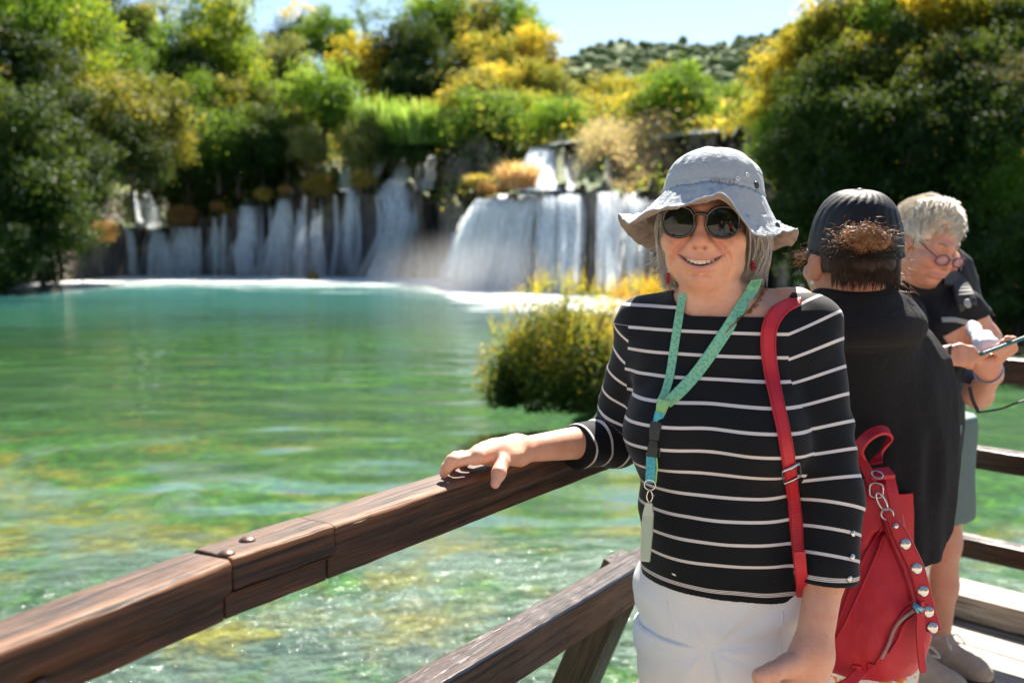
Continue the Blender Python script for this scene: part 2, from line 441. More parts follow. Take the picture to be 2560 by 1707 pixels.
def build_terrain():
    cols = np.arange(-700, 3400, 5.0)
    prof = [(-.4, -4.), (-.35, -2.2), (-.25, -1.2)] 
    rows_t = np.concatenate([np.linspace(0, 1, 34), np.linspace(1.06, 2, 14), np.linspace(2.04, 3, 22), np.linspace(3.08, 4, 26), np.linspace(4.2, 6, 12)])
    PX, TT = np.meshgrid(cols, rows_t); px = PX.ravel(); t = TT.ravel()
    d0, z1, s2, z2, zs, ds = [st(px, k) for k in range(1, 7)]
    lip = .55 * vnoise(np.stack([px * .035, 0 * px, 0 * px], 1), 1, 15) + .35 * vnoise(np.stack([px * .11, 0 * px, 0 * px], 1), 1, 16); z1 = z1 + lip; z2 = z2 + lip * 1.3
    wig = 1.6 * vnoise(np.stack([px * .02, 0 * px, 0 * px], 1), 1, 5) + .8 * vnoise(np.stack([px * .07, 0 * px, 0 * px], 1), 1, 6)
    seg = np.floor(np.minimum(t, 5.999)); u = t - seg; w2 = np.interp(px, [1220, 1290, 1560, 1660], [1.6, 7.5, 7.5, 1.6])
    d = np.where(seg == 0, d0 + u * 1.1, np.where(seg == 1, d0 + 1.1 + u * s2, np.where(seg == 2, d0 + 1.1 + s2 + u * w2, np.where(seg == 3, d0 + 1.1 + w2 + s2 + u * ds, d0 + 1.1 + w2 + s2 + ds + (t - 4) * 60))))
    z = np.where(seg == 0, -3.0 + u * (z1 + 3.0), np.where(seg == 1, z1 + u * .3, np.where(seg == 2, z1 + .3 + u * (z2 - z1 - .3), np.where(seg == 3, z2 + u * (zs - z2), zs + (t - 4) * -3))))
    d = d + wig * np.clip(1.0, 0, 1)
    y = d; x = (px - CX) / FPX * d
    P = np.stack([x, y, z], 1)
    flute = 1.5 * fbm(np.stack([px * .011, z * .16, d * .0], 1), 1.0, 11, 5)          # vertical fluting of the tufa
    steep = ((seg == 0) | (seg == 2)).astype(float)
    P[:, 1] += steep * flute * 1.1
    P += fbm(P, .35, 21, 4)[:, None] * np.array([.15, .35, .35]) * np.where(t > .05, 1, 0)[:, None]
    n = len(cols); idx = np.arange(P.shape[0]).reshape(PX.shape)
    F = np.stack([idx[:-1, :-1], idx[:-1, 1:], idx[1:, 1:], idx[1:, :-1]], -1).reshape(-1, 4)
    T = NT('tufa_rock'); pos = T.geo(); nz = T.sep(T.geo('Normal'))[2]
    streak = T.noise(T.mapping(pos, (1.6, .6, .22)), 1.5, 5, .65)
    sp = T.noise(pos, 1.2, 5, .6)
    rock = T.ramp(streak, [(.25, (.035, .028, .022)), (.5, (.13, .105, .085)), (.75, (.32, .27, .22))])
    moss = T.ramp(sp, [(.3, (.02, .05, .012)), (.55, (.07, .12, .02)), (.8, (.22, .17, .05))])
    f = T.math('ADD', T.math('MULTIPLY', T.math('SUBTRACT', nz, .45), 4.0), T.math('MULTIPLY', T.math('SUBTRACT', sp, .5), 2.0), clamp=True)
    T.set(Base_Color=T.mix(f, rock, moss), Roughness=.85, Normal=T.bump(streak, .8, .3))
    global TERR, TP, TSEG
    TERR = BVHTree.FromPolygons([tuple(p) for p in P], [tuple(q) for q in F]); TP = P; TSEG = t
    return tag(link('rock_terrace', mesh_from('rock_terrace', P, F), T.m), kind='structure')
def hit_depth(px, py, default):
    a = W(px, py, 1.0) - EYE; L = np.linalg.norm(a); h = TERR.ray_cast(Vector(EYE), Vector(a / L))
    return h[3] / L if h[0] is not None else default

def build_hill():
    cols = np.arange(300, 3000, 8.0); rows = np.linspace(0, 1, 70)
    rp = np.array([[300, 560], [900, 330], [1250, 230], [1400, 172], [1480, 146], [1560, 131], [1640, 134], [1750, 141], [1830, 128], [1900, 106], [2010, 86], [2300, 60], [3000, 90]], float)
    PX, U = np.meshgrid(cols, rows); px = PX.ravel(); u = U.ravel()
    ridge = np.interp(px, rp[:, 0], rp[:, 1]); dr = np.interp(px, [300, 1400, 1750, 2010, 3000], [700, 620, 640, 520, 480])
    zr = 1.46 + dr * ((CY - ridge) / FPX - math.tan(PITCH)) / 1.0
    d = np.where(u < .8, 130 + (dr - 130) * u / .8, dr + (u - .8) / .2 * 150); z = np.where(u < .8, 4 + (zr - 4) * (u / .8) ** 1.15, zr - (u - .8) / .2 * 30)
    P = np.stack([(px - CX) / FPX * d, d, z], 1)
    P[:, 2] += (fbm(P, .03, 3, 3) * 3.0 + 2.6 * np.abs(vnoise(P, .16, 5)) + 1.6 * np.abs(vnoise(P, .33, 6))) * np.clip(u * 3, 0, 1)
    idx = np.arange(P.shape[0]).reshape(PX.shape)
    F = np.stack([idx[:-1, :-1], idx[:-1, 1:], idx[1:, 1:], idx[1:, :-1]], -1).reshape(-1, 4)
    T = NT('hill_scrub'); pos = T.geo()
    c = T.ramp(T.noise(pos, .12, 5, .65), [(.3, (.05, .08, .025)), (.5, (.09, .13, .035)), (.7, (.14, .17, .05))])  # greens lightened, distance haze put into the ground colour
    T.set(Base_Color=c, Roughness=.95)
    hill = tag(link('hill', mesh_from('hill', P, F), T.m), kind='structure')
    # scrub oaks on the hill: one mass of small crowns, far too many to count
    k = 9000; i = rng.integers(0, len(P), k); c = P[i] + rng.normal(0, 2.5, (k, 3)) * [1, 1, .15]
    keep = (u[i] > .03) & (u[i] < .84); c = c[keep]; k = len(c)
    s = np.clip(rng.lognormal(.75, .35, k), 1.1, 4.5)
    ico = []
    for a in range(2):
        bm = bmesh.new(); bmesh.ops.create_icosphere(bm, subdivisions=2, radius=1)
        v = np.array([q.co[:] for q in bm.verts]); f = np.array([[q.index for q in w.verts] for w in bm.faces]); bm.free()
        ico.append((v * (1 + .28 * vnoise(v, 2.4, a + 3))[:, None], f))
    VV = []; FF = []; b = 0
    for m in range(k):
        v, f = ico[m % 2]; VV.append(v * s[m] * [1, 1, .85] + c[m] + [0, 0, s[m] * .4]); FF.append(f + b); b += len(v)
    T = NT('hill_bushes'); pos = T.geo()
    c = T.ramp(T.noise(pos, .22, 4, .7), [(.3, (.06, .095, .035)), (.5, (.095, .14, .045)), (.7, (.14, .18, .06)), (.9, (.22, .20, .08))])  # crowns lightened likewise, the haze is in their colour
    T.set(Base_Color=c, Roughness=.95, Normal=T.bump(T.noise(pos, 1.2, 3, .7), .4, .4))
    tag(link('forest', mesh_from('forest', np.concatenate(VV), np.concatenate(FF)), T.m), kind='stuff', label='scrub oaks covering the far hill')
    return hill

# ---------------------------------------------------------------- foliage
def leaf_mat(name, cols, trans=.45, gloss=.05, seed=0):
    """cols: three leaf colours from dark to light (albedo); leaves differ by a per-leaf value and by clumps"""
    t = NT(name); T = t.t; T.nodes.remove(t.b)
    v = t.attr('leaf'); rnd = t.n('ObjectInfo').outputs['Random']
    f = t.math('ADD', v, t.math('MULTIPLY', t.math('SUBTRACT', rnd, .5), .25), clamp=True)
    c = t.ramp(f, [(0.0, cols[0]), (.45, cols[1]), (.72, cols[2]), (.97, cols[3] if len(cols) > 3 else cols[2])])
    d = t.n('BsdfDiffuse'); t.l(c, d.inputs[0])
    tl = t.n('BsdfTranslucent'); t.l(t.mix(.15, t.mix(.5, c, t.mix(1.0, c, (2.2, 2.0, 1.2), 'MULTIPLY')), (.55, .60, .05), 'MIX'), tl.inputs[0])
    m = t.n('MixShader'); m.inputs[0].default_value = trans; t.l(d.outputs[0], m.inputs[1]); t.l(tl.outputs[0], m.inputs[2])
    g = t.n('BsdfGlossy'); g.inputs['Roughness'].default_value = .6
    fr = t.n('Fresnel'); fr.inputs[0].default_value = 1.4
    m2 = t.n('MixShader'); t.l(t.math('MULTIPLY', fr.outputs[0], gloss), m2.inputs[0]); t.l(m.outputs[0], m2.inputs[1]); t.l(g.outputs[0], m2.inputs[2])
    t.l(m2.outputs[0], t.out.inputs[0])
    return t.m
def leaf_cards(C, Nrm, size, val, asp=.55, r=rng):
    """folded diamond leaves: 4 corner points each, bent along the midrib"""
    n = len(C); Nrm = Nrm / (np.linalg.norm(Nrm, axis=1)[:, None] + 1e-9)
    a = r.normal(0, 1, (n, 3)); u = np.cross(Nrm, a); u /= (np.linalg.norm(u, axis=1)[:, None] + 1e-9); w = np.cross(Nrm, u)
    L = (size * r.uniform(.6, 1.4, n))[:, None]
    V = np.stack([C - u * L * .5, C + w * L * .5 * asp + Nrm * L * .12, C + u * L * .5, C - w * L * .5 * asp + Nrm * L * .12], 1).reshape(-1, 3)
    F = np.arange(4 * n).reshape(n, 4)
    return V, F, np.repeat(val, 4)
def crown_mesh(name, seed, n=7500, leaf=.080, lobes=40, squash=.92, spread=.80, lobe_r=(.14, .36), open_=.0):
    r = np.random.default_rng(seed)
    C = r.normal(0, 1, (lobes, 3)); C /= np.linalg.norm(C, axis=1)[:, None]; C *= (r.uniform(.25, 1, lobes) ** .6 * spread)[:, None]; C[:, 2] *= squash
    Rl = r.uniform(*lobe_r, lobes)
    w = Rl ** 2; k = r.choice(lobes, n, p=w / w.sum())
    D = r.normal(0, 1, (n, 3)); D /= np.linalg.norm(D, axis=1)[:, None]
    D[:, 2] = np.where(r.uniform(0, 1, n) < .35, np.abs(D[:, 2]), D[:, 2])
    u_ = r.uniform(0, 1, n); rad = Rl[k] * (.45 + .62 * u_ ** .7 + np.where(r.uniform(0, 1, n) < .16, r.exponential(.28, n), 0))
    # lobes stretched outwards along their own limb
    Cn = C / (np.linalg.norm(C, axis=1)[:, None] + 1e-6); st_ = r.uniform(.9, 1.75, lobes); D = D + Cn[k] * ((D * Cn[k]).sum(1) * (st_[k] - 1))[:, None]
    P = C[k] + D * rad[:, None] * (1 + .25 * vnoise(C[k] * 3 + D * 2, 1.7, seed))[:, None]
    if open_ > 0:
        keep = vnoise(P, 3.1, seed + 5) > (open_ - 1) * .6; P = P[keep]; D = D[keep]; k = k[keep]
    N = D + r.normal(0, .55, D.shape) + [0, 0, .35]
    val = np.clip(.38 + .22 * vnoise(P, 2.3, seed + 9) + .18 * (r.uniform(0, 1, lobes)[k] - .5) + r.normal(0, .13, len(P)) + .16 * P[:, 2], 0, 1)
    V, F, vv = leaf_cards(P, N, leaf, val, r=r)
    me = mesh_from(name, V, F, False); attr(me, 'leaf', vv)
    return me
def trunk_mesh(name, seed):
    r = np.random.default_rng(seed); mb = MB()
    top = A(r.normal(0, .12), r.normal(0, .12), .35)
    mb.tube(catmull([A(0, 0, -1.5), A(.03, .02, -.8), A(-.02, .05, -.2), top], 4), [.10, .085, .075, .06] * 0 + list(np.linspace(.10, .04, 13)), 7)
    for i in range(7):
        a = r.uniform(0, 6.28); z = r.uniform(-.55, .2); q = A(math.cos(a), math.sin(a), 0)
        mb.tube(catmull([A(0, 0, z), q * .3 + [0, 0, z + .25], q * r.uniform(.5, .75) + [0, 0, z + r.uniform(.4, .7)]], 4), list(np.linspace(.04, .01, 9)), 5)
    return mesh_from(name, mb.v, mb.f)
def build_trees():
    LM = {
        'g':  leaf_mat('leaf_green', [(0.028, 0.069, 0.011), (0.098, 0.213, 0.017), (0.224, 0.362, 0.028), (0.42, 0.45, 0.045)], .5),
        'd':  leaf_mat('leaf_dark_shade', [(.009, .022, .006), (.022, .058, .011), (.055, .105, .016), (.12, .16, .028)], .28),  # dark green, lowered further so the leaf colour holds the banks' shade
        'b':  leaf_mat('leaf_bright', [(.04, .085, .012), (.11, .22, .025), (.22, .36, .045), (.36, .46, .08)], .5),
        'o':  leaf_mat('leaf_olive', [(0.066, 0.078, 0.016), (0.189, 0.202, 0.033), (0.437, 0.351, 0.059), (0.728, 0.468, 0.082)], .5),
        'y':  leaf_mat('leaf_yellow', [(.10, .12, .018), (.32, .28, .03), (.64, .46, .05), (.76, .52, .06)], .6),
        'm':  leaf_mat('leaf_mixed', [(0.042, 0.1, 0.013), (0.154, 0.25, 0.02), (0.448, 0.438, 0.034), (0.8, 0.5, 0.034)], .5),
        'p':  leaf_mat('leaf_pale', [(0.087, 0.117, 0.041), (0.218, 0.247, 0.082), (0.408, 0.377, 0.129), (0.553, 0.442, 0.14)]),
        'r':  leaf_mat('leaf_right', [(.03, .06, .010), (.16, .17, .02), (.62, .45, .035), (.76, .52, .05)], .6),
        'dry': leaf_mat('leaf_dry', [(.22, .15, .09), (.42, .31, .20), (.56, .44, .30), (.44, .42, .18)], .4),
        'n':  leaf_mat('leaf_brown', [(.05, .045, .03), (.10, .085, .05), (.17, .13, .07), (.22, .16, .08)], .3),
    }
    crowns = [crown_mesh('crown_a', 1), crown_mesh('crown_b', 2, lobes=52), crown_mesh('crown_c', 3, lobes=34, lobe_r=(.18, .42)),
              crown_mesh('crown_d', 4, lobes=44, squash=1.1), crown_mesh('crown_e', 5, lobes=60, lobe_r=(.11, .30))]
    sparse = [crown_mesh('crown_sparse', 8, n=1500, lobes=26, lobe_r=(.12, .25), spread=.8, leaf=.07), crown_mesh('crown_sparse_b', 9, n=1300, lobes=22, lobe_r=(.12, .24), spread=.82, leaf=.07)]
    trunks = [trunk_mesh('trunk_a', 1), trunk_mesh('trunk_b', 2), trunk_mesh('trunk_c', 3)]
    bark = plain('bark', (.07, .055, .04), .9, bump=(20, .5, .05))
    word = {'g': 'green', 'd': 'dark green', 'b': 'bright green', 'o': 'olive green', 'y': 'yellow', 'm': 'green and yellow', 'p': 'pale grey green', 'r': 'golden topped', 'n': 'bare brownish'}
    # x, y, radius (2352 px copy), distance, leaf kind, sparse?, where
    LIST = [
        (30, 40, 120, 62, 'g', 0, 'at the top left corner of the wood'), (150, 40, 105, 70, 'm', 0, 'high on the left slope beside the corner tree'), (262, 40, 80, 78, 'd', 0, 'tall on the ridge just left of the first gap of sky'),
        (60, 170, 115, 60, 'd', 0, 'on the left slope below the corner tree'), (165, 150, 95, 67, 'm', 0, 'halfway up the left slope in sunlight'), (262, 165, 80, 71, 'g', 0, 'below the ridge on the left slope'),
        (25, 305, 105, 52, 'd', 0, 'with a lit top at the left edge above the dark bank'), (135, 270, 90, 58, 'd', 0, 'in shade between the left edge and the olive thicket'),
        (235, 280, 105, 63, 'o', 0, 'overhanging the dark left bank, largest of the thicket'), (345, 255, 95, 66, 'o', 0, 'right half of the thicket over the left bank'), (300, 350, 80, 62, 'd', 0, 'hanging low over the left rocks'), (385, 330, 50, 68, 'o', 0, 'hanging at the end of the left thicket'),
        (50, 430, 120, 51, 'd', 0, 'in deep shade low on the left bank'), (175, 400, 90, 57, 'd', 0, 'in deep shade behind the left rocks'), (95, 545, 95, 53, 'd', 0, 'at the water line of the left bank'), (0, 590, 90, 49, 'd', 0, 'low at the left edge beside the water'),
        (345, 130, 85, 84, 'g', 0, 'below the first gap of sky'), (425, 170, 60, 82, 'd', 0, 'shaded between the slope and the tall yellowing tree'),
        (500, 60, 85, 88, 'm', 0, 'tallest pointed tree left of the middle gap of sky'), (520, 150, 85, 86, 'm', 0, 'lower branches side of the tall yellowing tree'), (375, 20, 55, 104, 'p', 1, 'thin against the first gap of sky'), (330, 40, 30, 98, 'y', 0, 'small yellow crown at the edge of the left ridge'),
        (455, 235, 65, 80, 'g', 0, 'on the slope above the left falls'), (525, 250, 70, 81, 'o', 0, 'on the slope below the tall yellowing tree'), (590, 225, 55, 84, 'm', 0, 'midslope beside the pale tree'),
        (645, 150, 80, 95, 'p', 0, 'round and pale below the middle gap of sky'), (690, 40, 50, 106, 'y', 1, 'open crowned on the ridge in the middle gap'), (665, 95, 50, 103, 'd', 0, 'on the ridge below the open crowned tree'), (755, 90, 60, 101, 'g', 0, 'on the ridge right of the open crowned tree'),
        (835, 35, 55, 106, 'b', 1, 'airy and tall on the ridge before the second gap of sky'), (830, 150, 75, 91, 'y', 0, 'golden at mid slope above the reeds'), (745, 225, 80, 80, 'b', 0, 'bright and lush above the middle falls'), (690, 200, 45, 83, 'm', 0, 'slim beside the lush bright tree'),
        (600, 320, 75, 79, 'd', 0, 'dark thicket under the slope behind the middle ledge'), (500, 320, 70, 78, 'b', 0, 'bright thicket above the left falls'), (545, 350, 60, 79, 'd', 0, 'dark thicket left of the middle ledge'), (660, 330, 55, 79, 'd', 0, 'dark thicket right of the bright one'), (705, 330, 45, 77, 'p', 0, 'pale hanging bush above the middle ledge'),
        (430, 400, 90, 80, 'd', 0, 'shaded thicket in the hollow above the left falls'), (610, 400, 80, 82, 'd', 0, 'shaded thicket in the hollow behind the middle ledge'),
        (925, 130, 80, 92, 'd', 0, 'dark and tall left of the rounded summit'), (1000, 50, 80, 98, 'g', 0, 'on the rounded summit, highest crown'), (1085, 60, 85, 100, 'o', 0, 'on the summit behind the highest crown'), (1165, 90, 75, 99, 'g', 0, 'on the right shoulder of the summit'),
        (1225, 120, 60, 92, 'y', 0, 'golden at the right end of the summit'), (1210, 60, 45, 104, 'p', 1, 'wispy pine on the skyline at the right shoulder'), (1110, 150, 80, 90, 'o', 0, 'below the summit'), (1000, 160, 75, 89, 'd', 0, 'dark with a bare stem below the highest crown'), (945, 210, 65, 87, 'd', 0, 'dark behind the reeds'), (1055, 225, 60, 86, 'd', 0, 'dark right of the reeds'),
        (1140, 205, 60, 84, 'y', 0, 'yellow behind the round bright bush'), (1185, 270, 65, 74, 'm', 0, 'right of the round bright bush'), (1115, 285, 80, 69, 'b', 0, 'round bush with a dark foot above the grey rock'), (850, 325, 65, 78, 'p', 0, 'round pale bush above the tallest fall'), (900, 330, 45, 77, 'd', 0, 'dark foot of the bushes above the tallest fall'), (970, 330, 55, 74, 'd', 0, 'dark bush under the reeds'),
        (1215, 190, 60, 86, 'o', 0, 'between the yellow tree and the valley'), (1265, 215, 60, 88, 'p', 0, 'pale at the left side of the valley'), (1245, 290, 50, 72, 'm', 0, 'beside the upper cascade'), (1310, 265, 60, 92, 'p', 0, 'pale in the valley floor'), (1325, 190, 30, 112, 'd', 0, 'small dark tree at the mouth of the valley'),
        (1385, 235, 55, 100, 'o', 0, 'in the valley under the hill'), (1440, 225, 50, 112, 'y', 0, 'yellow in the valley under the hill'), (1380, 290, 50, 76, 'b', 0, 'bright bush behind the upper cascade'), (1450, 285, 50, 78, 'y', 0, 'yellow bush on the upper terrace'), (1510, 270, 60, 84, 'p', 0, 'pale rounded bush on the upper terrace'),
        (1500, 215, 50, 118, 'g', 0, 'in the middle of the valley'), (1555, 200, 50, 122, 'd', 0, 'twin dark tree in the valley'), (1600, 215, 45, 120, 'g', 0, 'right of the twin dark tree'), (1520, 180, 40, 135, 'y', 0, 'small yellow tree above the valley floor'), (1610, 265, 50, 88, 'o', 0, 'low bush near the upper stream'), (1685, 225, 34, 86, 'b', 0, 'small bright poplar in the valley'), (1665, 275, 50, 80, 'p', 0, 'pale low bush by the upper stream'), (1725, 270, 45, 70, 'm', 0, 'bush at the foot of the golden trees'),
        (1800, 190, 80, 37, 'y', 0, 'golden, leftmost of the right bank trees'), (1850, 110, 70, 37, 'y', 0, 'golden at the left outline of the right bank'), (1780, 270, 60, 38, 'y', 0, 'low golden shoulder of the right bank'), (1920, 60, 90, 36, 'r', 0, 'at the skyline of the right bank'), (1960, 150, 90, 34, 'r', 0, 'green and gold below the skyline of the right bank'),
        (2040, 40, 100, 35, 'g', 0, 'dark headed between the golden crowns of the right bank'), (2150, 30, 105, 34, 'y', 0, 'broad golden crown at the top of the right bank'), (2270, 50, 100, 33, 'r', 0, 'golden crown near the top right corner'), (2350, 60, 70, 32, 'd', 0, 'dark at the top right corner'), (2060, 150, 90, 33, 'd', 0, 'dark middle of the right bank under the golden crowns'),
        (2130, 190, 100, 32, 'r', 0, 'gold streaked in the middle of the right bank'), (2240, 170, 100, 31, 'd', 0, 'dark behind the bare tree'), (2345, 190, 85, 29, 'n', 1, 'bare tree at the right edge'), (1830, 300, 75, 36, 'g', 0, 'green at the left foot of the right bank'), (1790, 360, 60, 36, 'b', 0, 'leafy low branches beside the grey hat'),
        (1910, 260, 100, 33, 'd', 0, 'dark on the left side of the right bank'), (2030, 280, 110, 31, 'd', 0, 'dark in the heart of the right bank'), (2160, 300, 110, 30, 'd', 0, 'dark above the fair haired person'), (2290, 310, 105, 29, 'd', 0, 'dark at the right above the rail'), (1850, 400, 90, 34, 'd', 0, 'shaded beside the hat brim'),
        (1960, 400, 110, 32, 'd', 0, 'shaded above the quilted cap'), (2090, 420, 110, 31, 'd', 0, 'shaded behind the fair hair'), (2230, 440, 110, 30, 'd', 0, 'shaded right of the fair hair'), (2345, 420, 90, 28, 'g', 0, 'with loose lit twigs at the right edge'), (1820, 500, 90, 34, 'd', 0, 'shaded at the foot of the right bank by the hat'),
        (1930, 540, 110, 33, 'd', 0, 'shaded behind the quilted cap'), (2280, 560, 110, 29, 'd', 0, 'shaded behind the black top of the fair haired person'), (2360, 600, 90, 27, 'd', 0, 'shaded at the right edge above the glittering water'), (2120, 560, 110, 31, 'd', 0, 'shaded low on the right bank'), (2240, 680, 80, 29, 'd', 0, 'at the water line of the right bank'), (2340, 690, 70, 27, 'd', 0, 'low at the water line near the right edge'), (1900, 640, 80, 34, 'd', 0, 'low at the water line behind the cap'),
    ]
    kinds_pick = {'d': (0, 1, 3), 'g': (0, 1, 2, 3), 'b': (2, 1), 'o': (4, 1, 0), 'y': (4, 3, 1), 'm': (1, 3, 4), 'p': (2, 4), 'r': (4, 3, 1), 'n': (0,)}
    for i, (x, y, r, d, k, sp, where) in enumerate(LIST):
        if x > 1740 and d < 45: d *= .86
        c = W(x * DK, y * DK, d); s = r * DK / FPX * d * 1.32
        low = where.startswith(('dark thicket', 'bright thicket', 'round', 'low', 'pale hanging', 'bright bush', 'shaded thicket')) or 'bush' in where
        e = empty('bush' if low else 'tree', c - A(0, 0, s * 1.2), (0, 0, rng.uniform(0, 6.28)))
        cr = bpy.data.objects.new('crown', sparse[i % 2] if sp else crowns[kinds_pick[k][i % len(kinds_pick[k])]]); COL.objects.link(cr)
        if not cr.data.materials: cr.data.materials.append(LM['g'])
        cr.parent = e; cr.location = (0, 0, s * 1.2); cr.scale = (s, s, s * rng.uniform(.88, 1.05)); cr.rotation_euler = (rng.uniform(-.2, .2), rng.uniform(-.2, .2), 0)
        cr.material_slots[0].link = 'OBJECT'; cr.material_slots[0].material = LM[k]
        tk = bpy.data.objects.new('trunk', trunks[i % 3]); COL.objects.link(tk)
        if not tk.data.materials: tk.data.materials.append(bark)
        tk.parent = e; tk.location = (0, 0, s * 1.05); tk.scale = (s * .6, s * .6, s * .8)
        what = 'bush' if low else 'tree'
        lab = word[k] + ' ' + what + ' ' + where
        tag(e, lab, what, 'trees and bushes on the right bank' if x > 1740 else 'trees and bushes around the falls')
    # shrubs that close the slope between the trees
    r = np.random.default_rng(77); ix = np.nonzero((TSEG > 3.02) & (TSEG < 3.95))[0]; pxs = bearing(TP[ix]); ix = ix[(pxs > 120) & (pxs < 1900)]
    fill = {}
    for i in range(84):
        cand = TP[ix[r.integers(0, len(ix), 60)]]; pb = bearing(cand); want = 120 + (i * 137.5 * 3.3) % 1780; p = cand[np.argmin(np.abs(pb - want))]
        s = r.uniform(1.7, 3.2); k = ('g', 'o', 'd', 'm', 'b', 'p', 'g', 'o', 'y')[i % 9]; e = empty('shrub', p - A(0, 0, .3), (0, 0, r.uniform(0, 6)))
        cr = bpy.data.objects.new('crown', crowns[i % 5]); COL.objects.link(cr); cr.parent = e; cr.location = (0, 0, s * .75); cr.scale = (s * 1.15, s * 1.15, s * r.uniform(.8, 1.1)); cr.material_slots[0].link = 'OBJECT'; cr.material_slots[0].material = LM[k]
        q = bearing(p[None])[0]; zone = 'behind the left falls' if q < 640 else 'behind the middle falls' if q < 1120 else 'behind the upper cascade' if q < 1500 else 'towards the golden trees'
        fill.setdefault((word[k], zone), []).append((q, e))
    order = ['leftmost', 'second from the left', 'third from the left', 'fourth from the left', 'fifth from the left', 'sixth from the left', 'seventh from the left', 'eighth from the left']
    for (wd, zone), L in fill.items():
        L.sort(key=lambda t: t[0])
        for j, (q, e) in enumerate(L): tag(e, wd + ' shrub on the slope ' + zone + ('' if len(L) == 1 else ', ' + order[min(j, 7)]), 'shrub', 'shrubs closing the slope ' + zone)
    return LM, crowns, bark

def build_undergrowth(LM):
    """shrubs and ivy that cover the slopes and ledges between the trees"""
    for nm, seg, n, mat, lf, zr in (('undergrowth', (3.0, 4.0), 52000, 'o', .42, (.2, 2.6)), ('ledge_growth', (1.0, 2.0), 15000, 'm', .22, (.05, .5)), ('hanging_growth', (2.0, 3.0), 14000, 'd', .30, (-.2, .4)), ('dry_growth', (2.0, 3.05), 30000, 'dry', .20, (.0, .28))):
        ix = np.nonzero((TSEG >= seg[0]) & (TSEG <= seg[1]))[0]; px = bearing(TP[ix])
        ix = ix[(TP[ix][:, 1] < 130) & (px > -300) & (px < 2800)]
        if nm == 'dry_growth': pq = bearing(TP[ix]); ix = ix[(pq > 1475) & (pq < 1660)]
        if nm == 'hanging_growth': pq = bearing(TP[ix]); ix = ix[(pq < 1290) | (pq > 1640)]
        i = ix[rng.integers(0, len(ix), n)]; c = TP[i] + rng.normal(0, .5, (n, 3))
        keep = fbm(c, .30, 44, 3) > (-.35 if seg[0] == 3.0 else -.55 if nm == 'dry_growth' else .0); c = c[keep]; n = len(c)
        c[:, 2] += rng.uniform(0, 1, n) ** 1.5 * (zr[1] - zr[0]) * np.clip(.6 + vnoise(c, .45, 3), .1, 1.6) + zr[0]
        V, F, vv = leaf_cards(c, rng.normal(0, .7, (n, 3)) + [0, -.4, .8], lf, np.clip(.45 + .4 * vnoise(c, .25, 8) + rng.normal(0, .14, n), 0, 1))
        me = mesh_from(nm, V, F, False); attr(me, 'leaf', vv)
        tag(link(nm, me, LM[mat]), kind='stuff', label={'undergrowth': 'scrub covering the slopes between the trees', 'ledge_growth': 'moss and low plants on the tufa ledges', 'hanging_growth': 'ivy hanging over the upper rock wall', 'dry_growth': 'dry brown grass covering the mounds of the upper terrace'}[nm])
def spiky(name, seed, n, h, r0, bend, width, lean=.0):
    """tuft of blades: n curved tapering strips, each 3 quads"""
    r = np.random.default_rng(seed); V = []; F = []; val = []
    for i in range(n):
        a = r.uniform(0, 6.28); q = A(math.cos(a), math.sin(a), 0); b = q * r0 * math.sqrt(r.uniform(0, 1)); H = h * r.uniform(.55, 1.1); bd = bend * r.uniform(.3, 1.2) * H
        sd = A(-q[1], q[0], 0) * width * r.uniform(.6, 1.3)
        dr = r.uniform(.25, .95) if bend > .6 else r.uniform(.75, 1.0); out_ = math.sqrt(r.uniform(.02, 1)) if bend > .6 else 1.0
        pts = [b, b + q * bd * .22 * out_ + [0, 0, H * .42], b + q * bd * .6 * out_ + [0, 0, H * (.55 + .3 * dr)], b + q * bd * out_ + [0, 0, H * (dr if out_ > .5 else .95)]]
        k = len(V)
        for p, w in zip(pts, (1, .9, .6, .08)): V += [p - sd * w, p + sd * w]
        F += [(k, k + 1, k + 3, k + 2), (k + 2, k + 3, k + 5, k + 4), (k + 4, k + 5, k + 7, k + 6)]
        val += [np.clip(r.normal(.5, .2), 0, 1)] * 8
    me = mesh_from(name, V, np.array(F), True); attr(me, 'leaf', val); return me
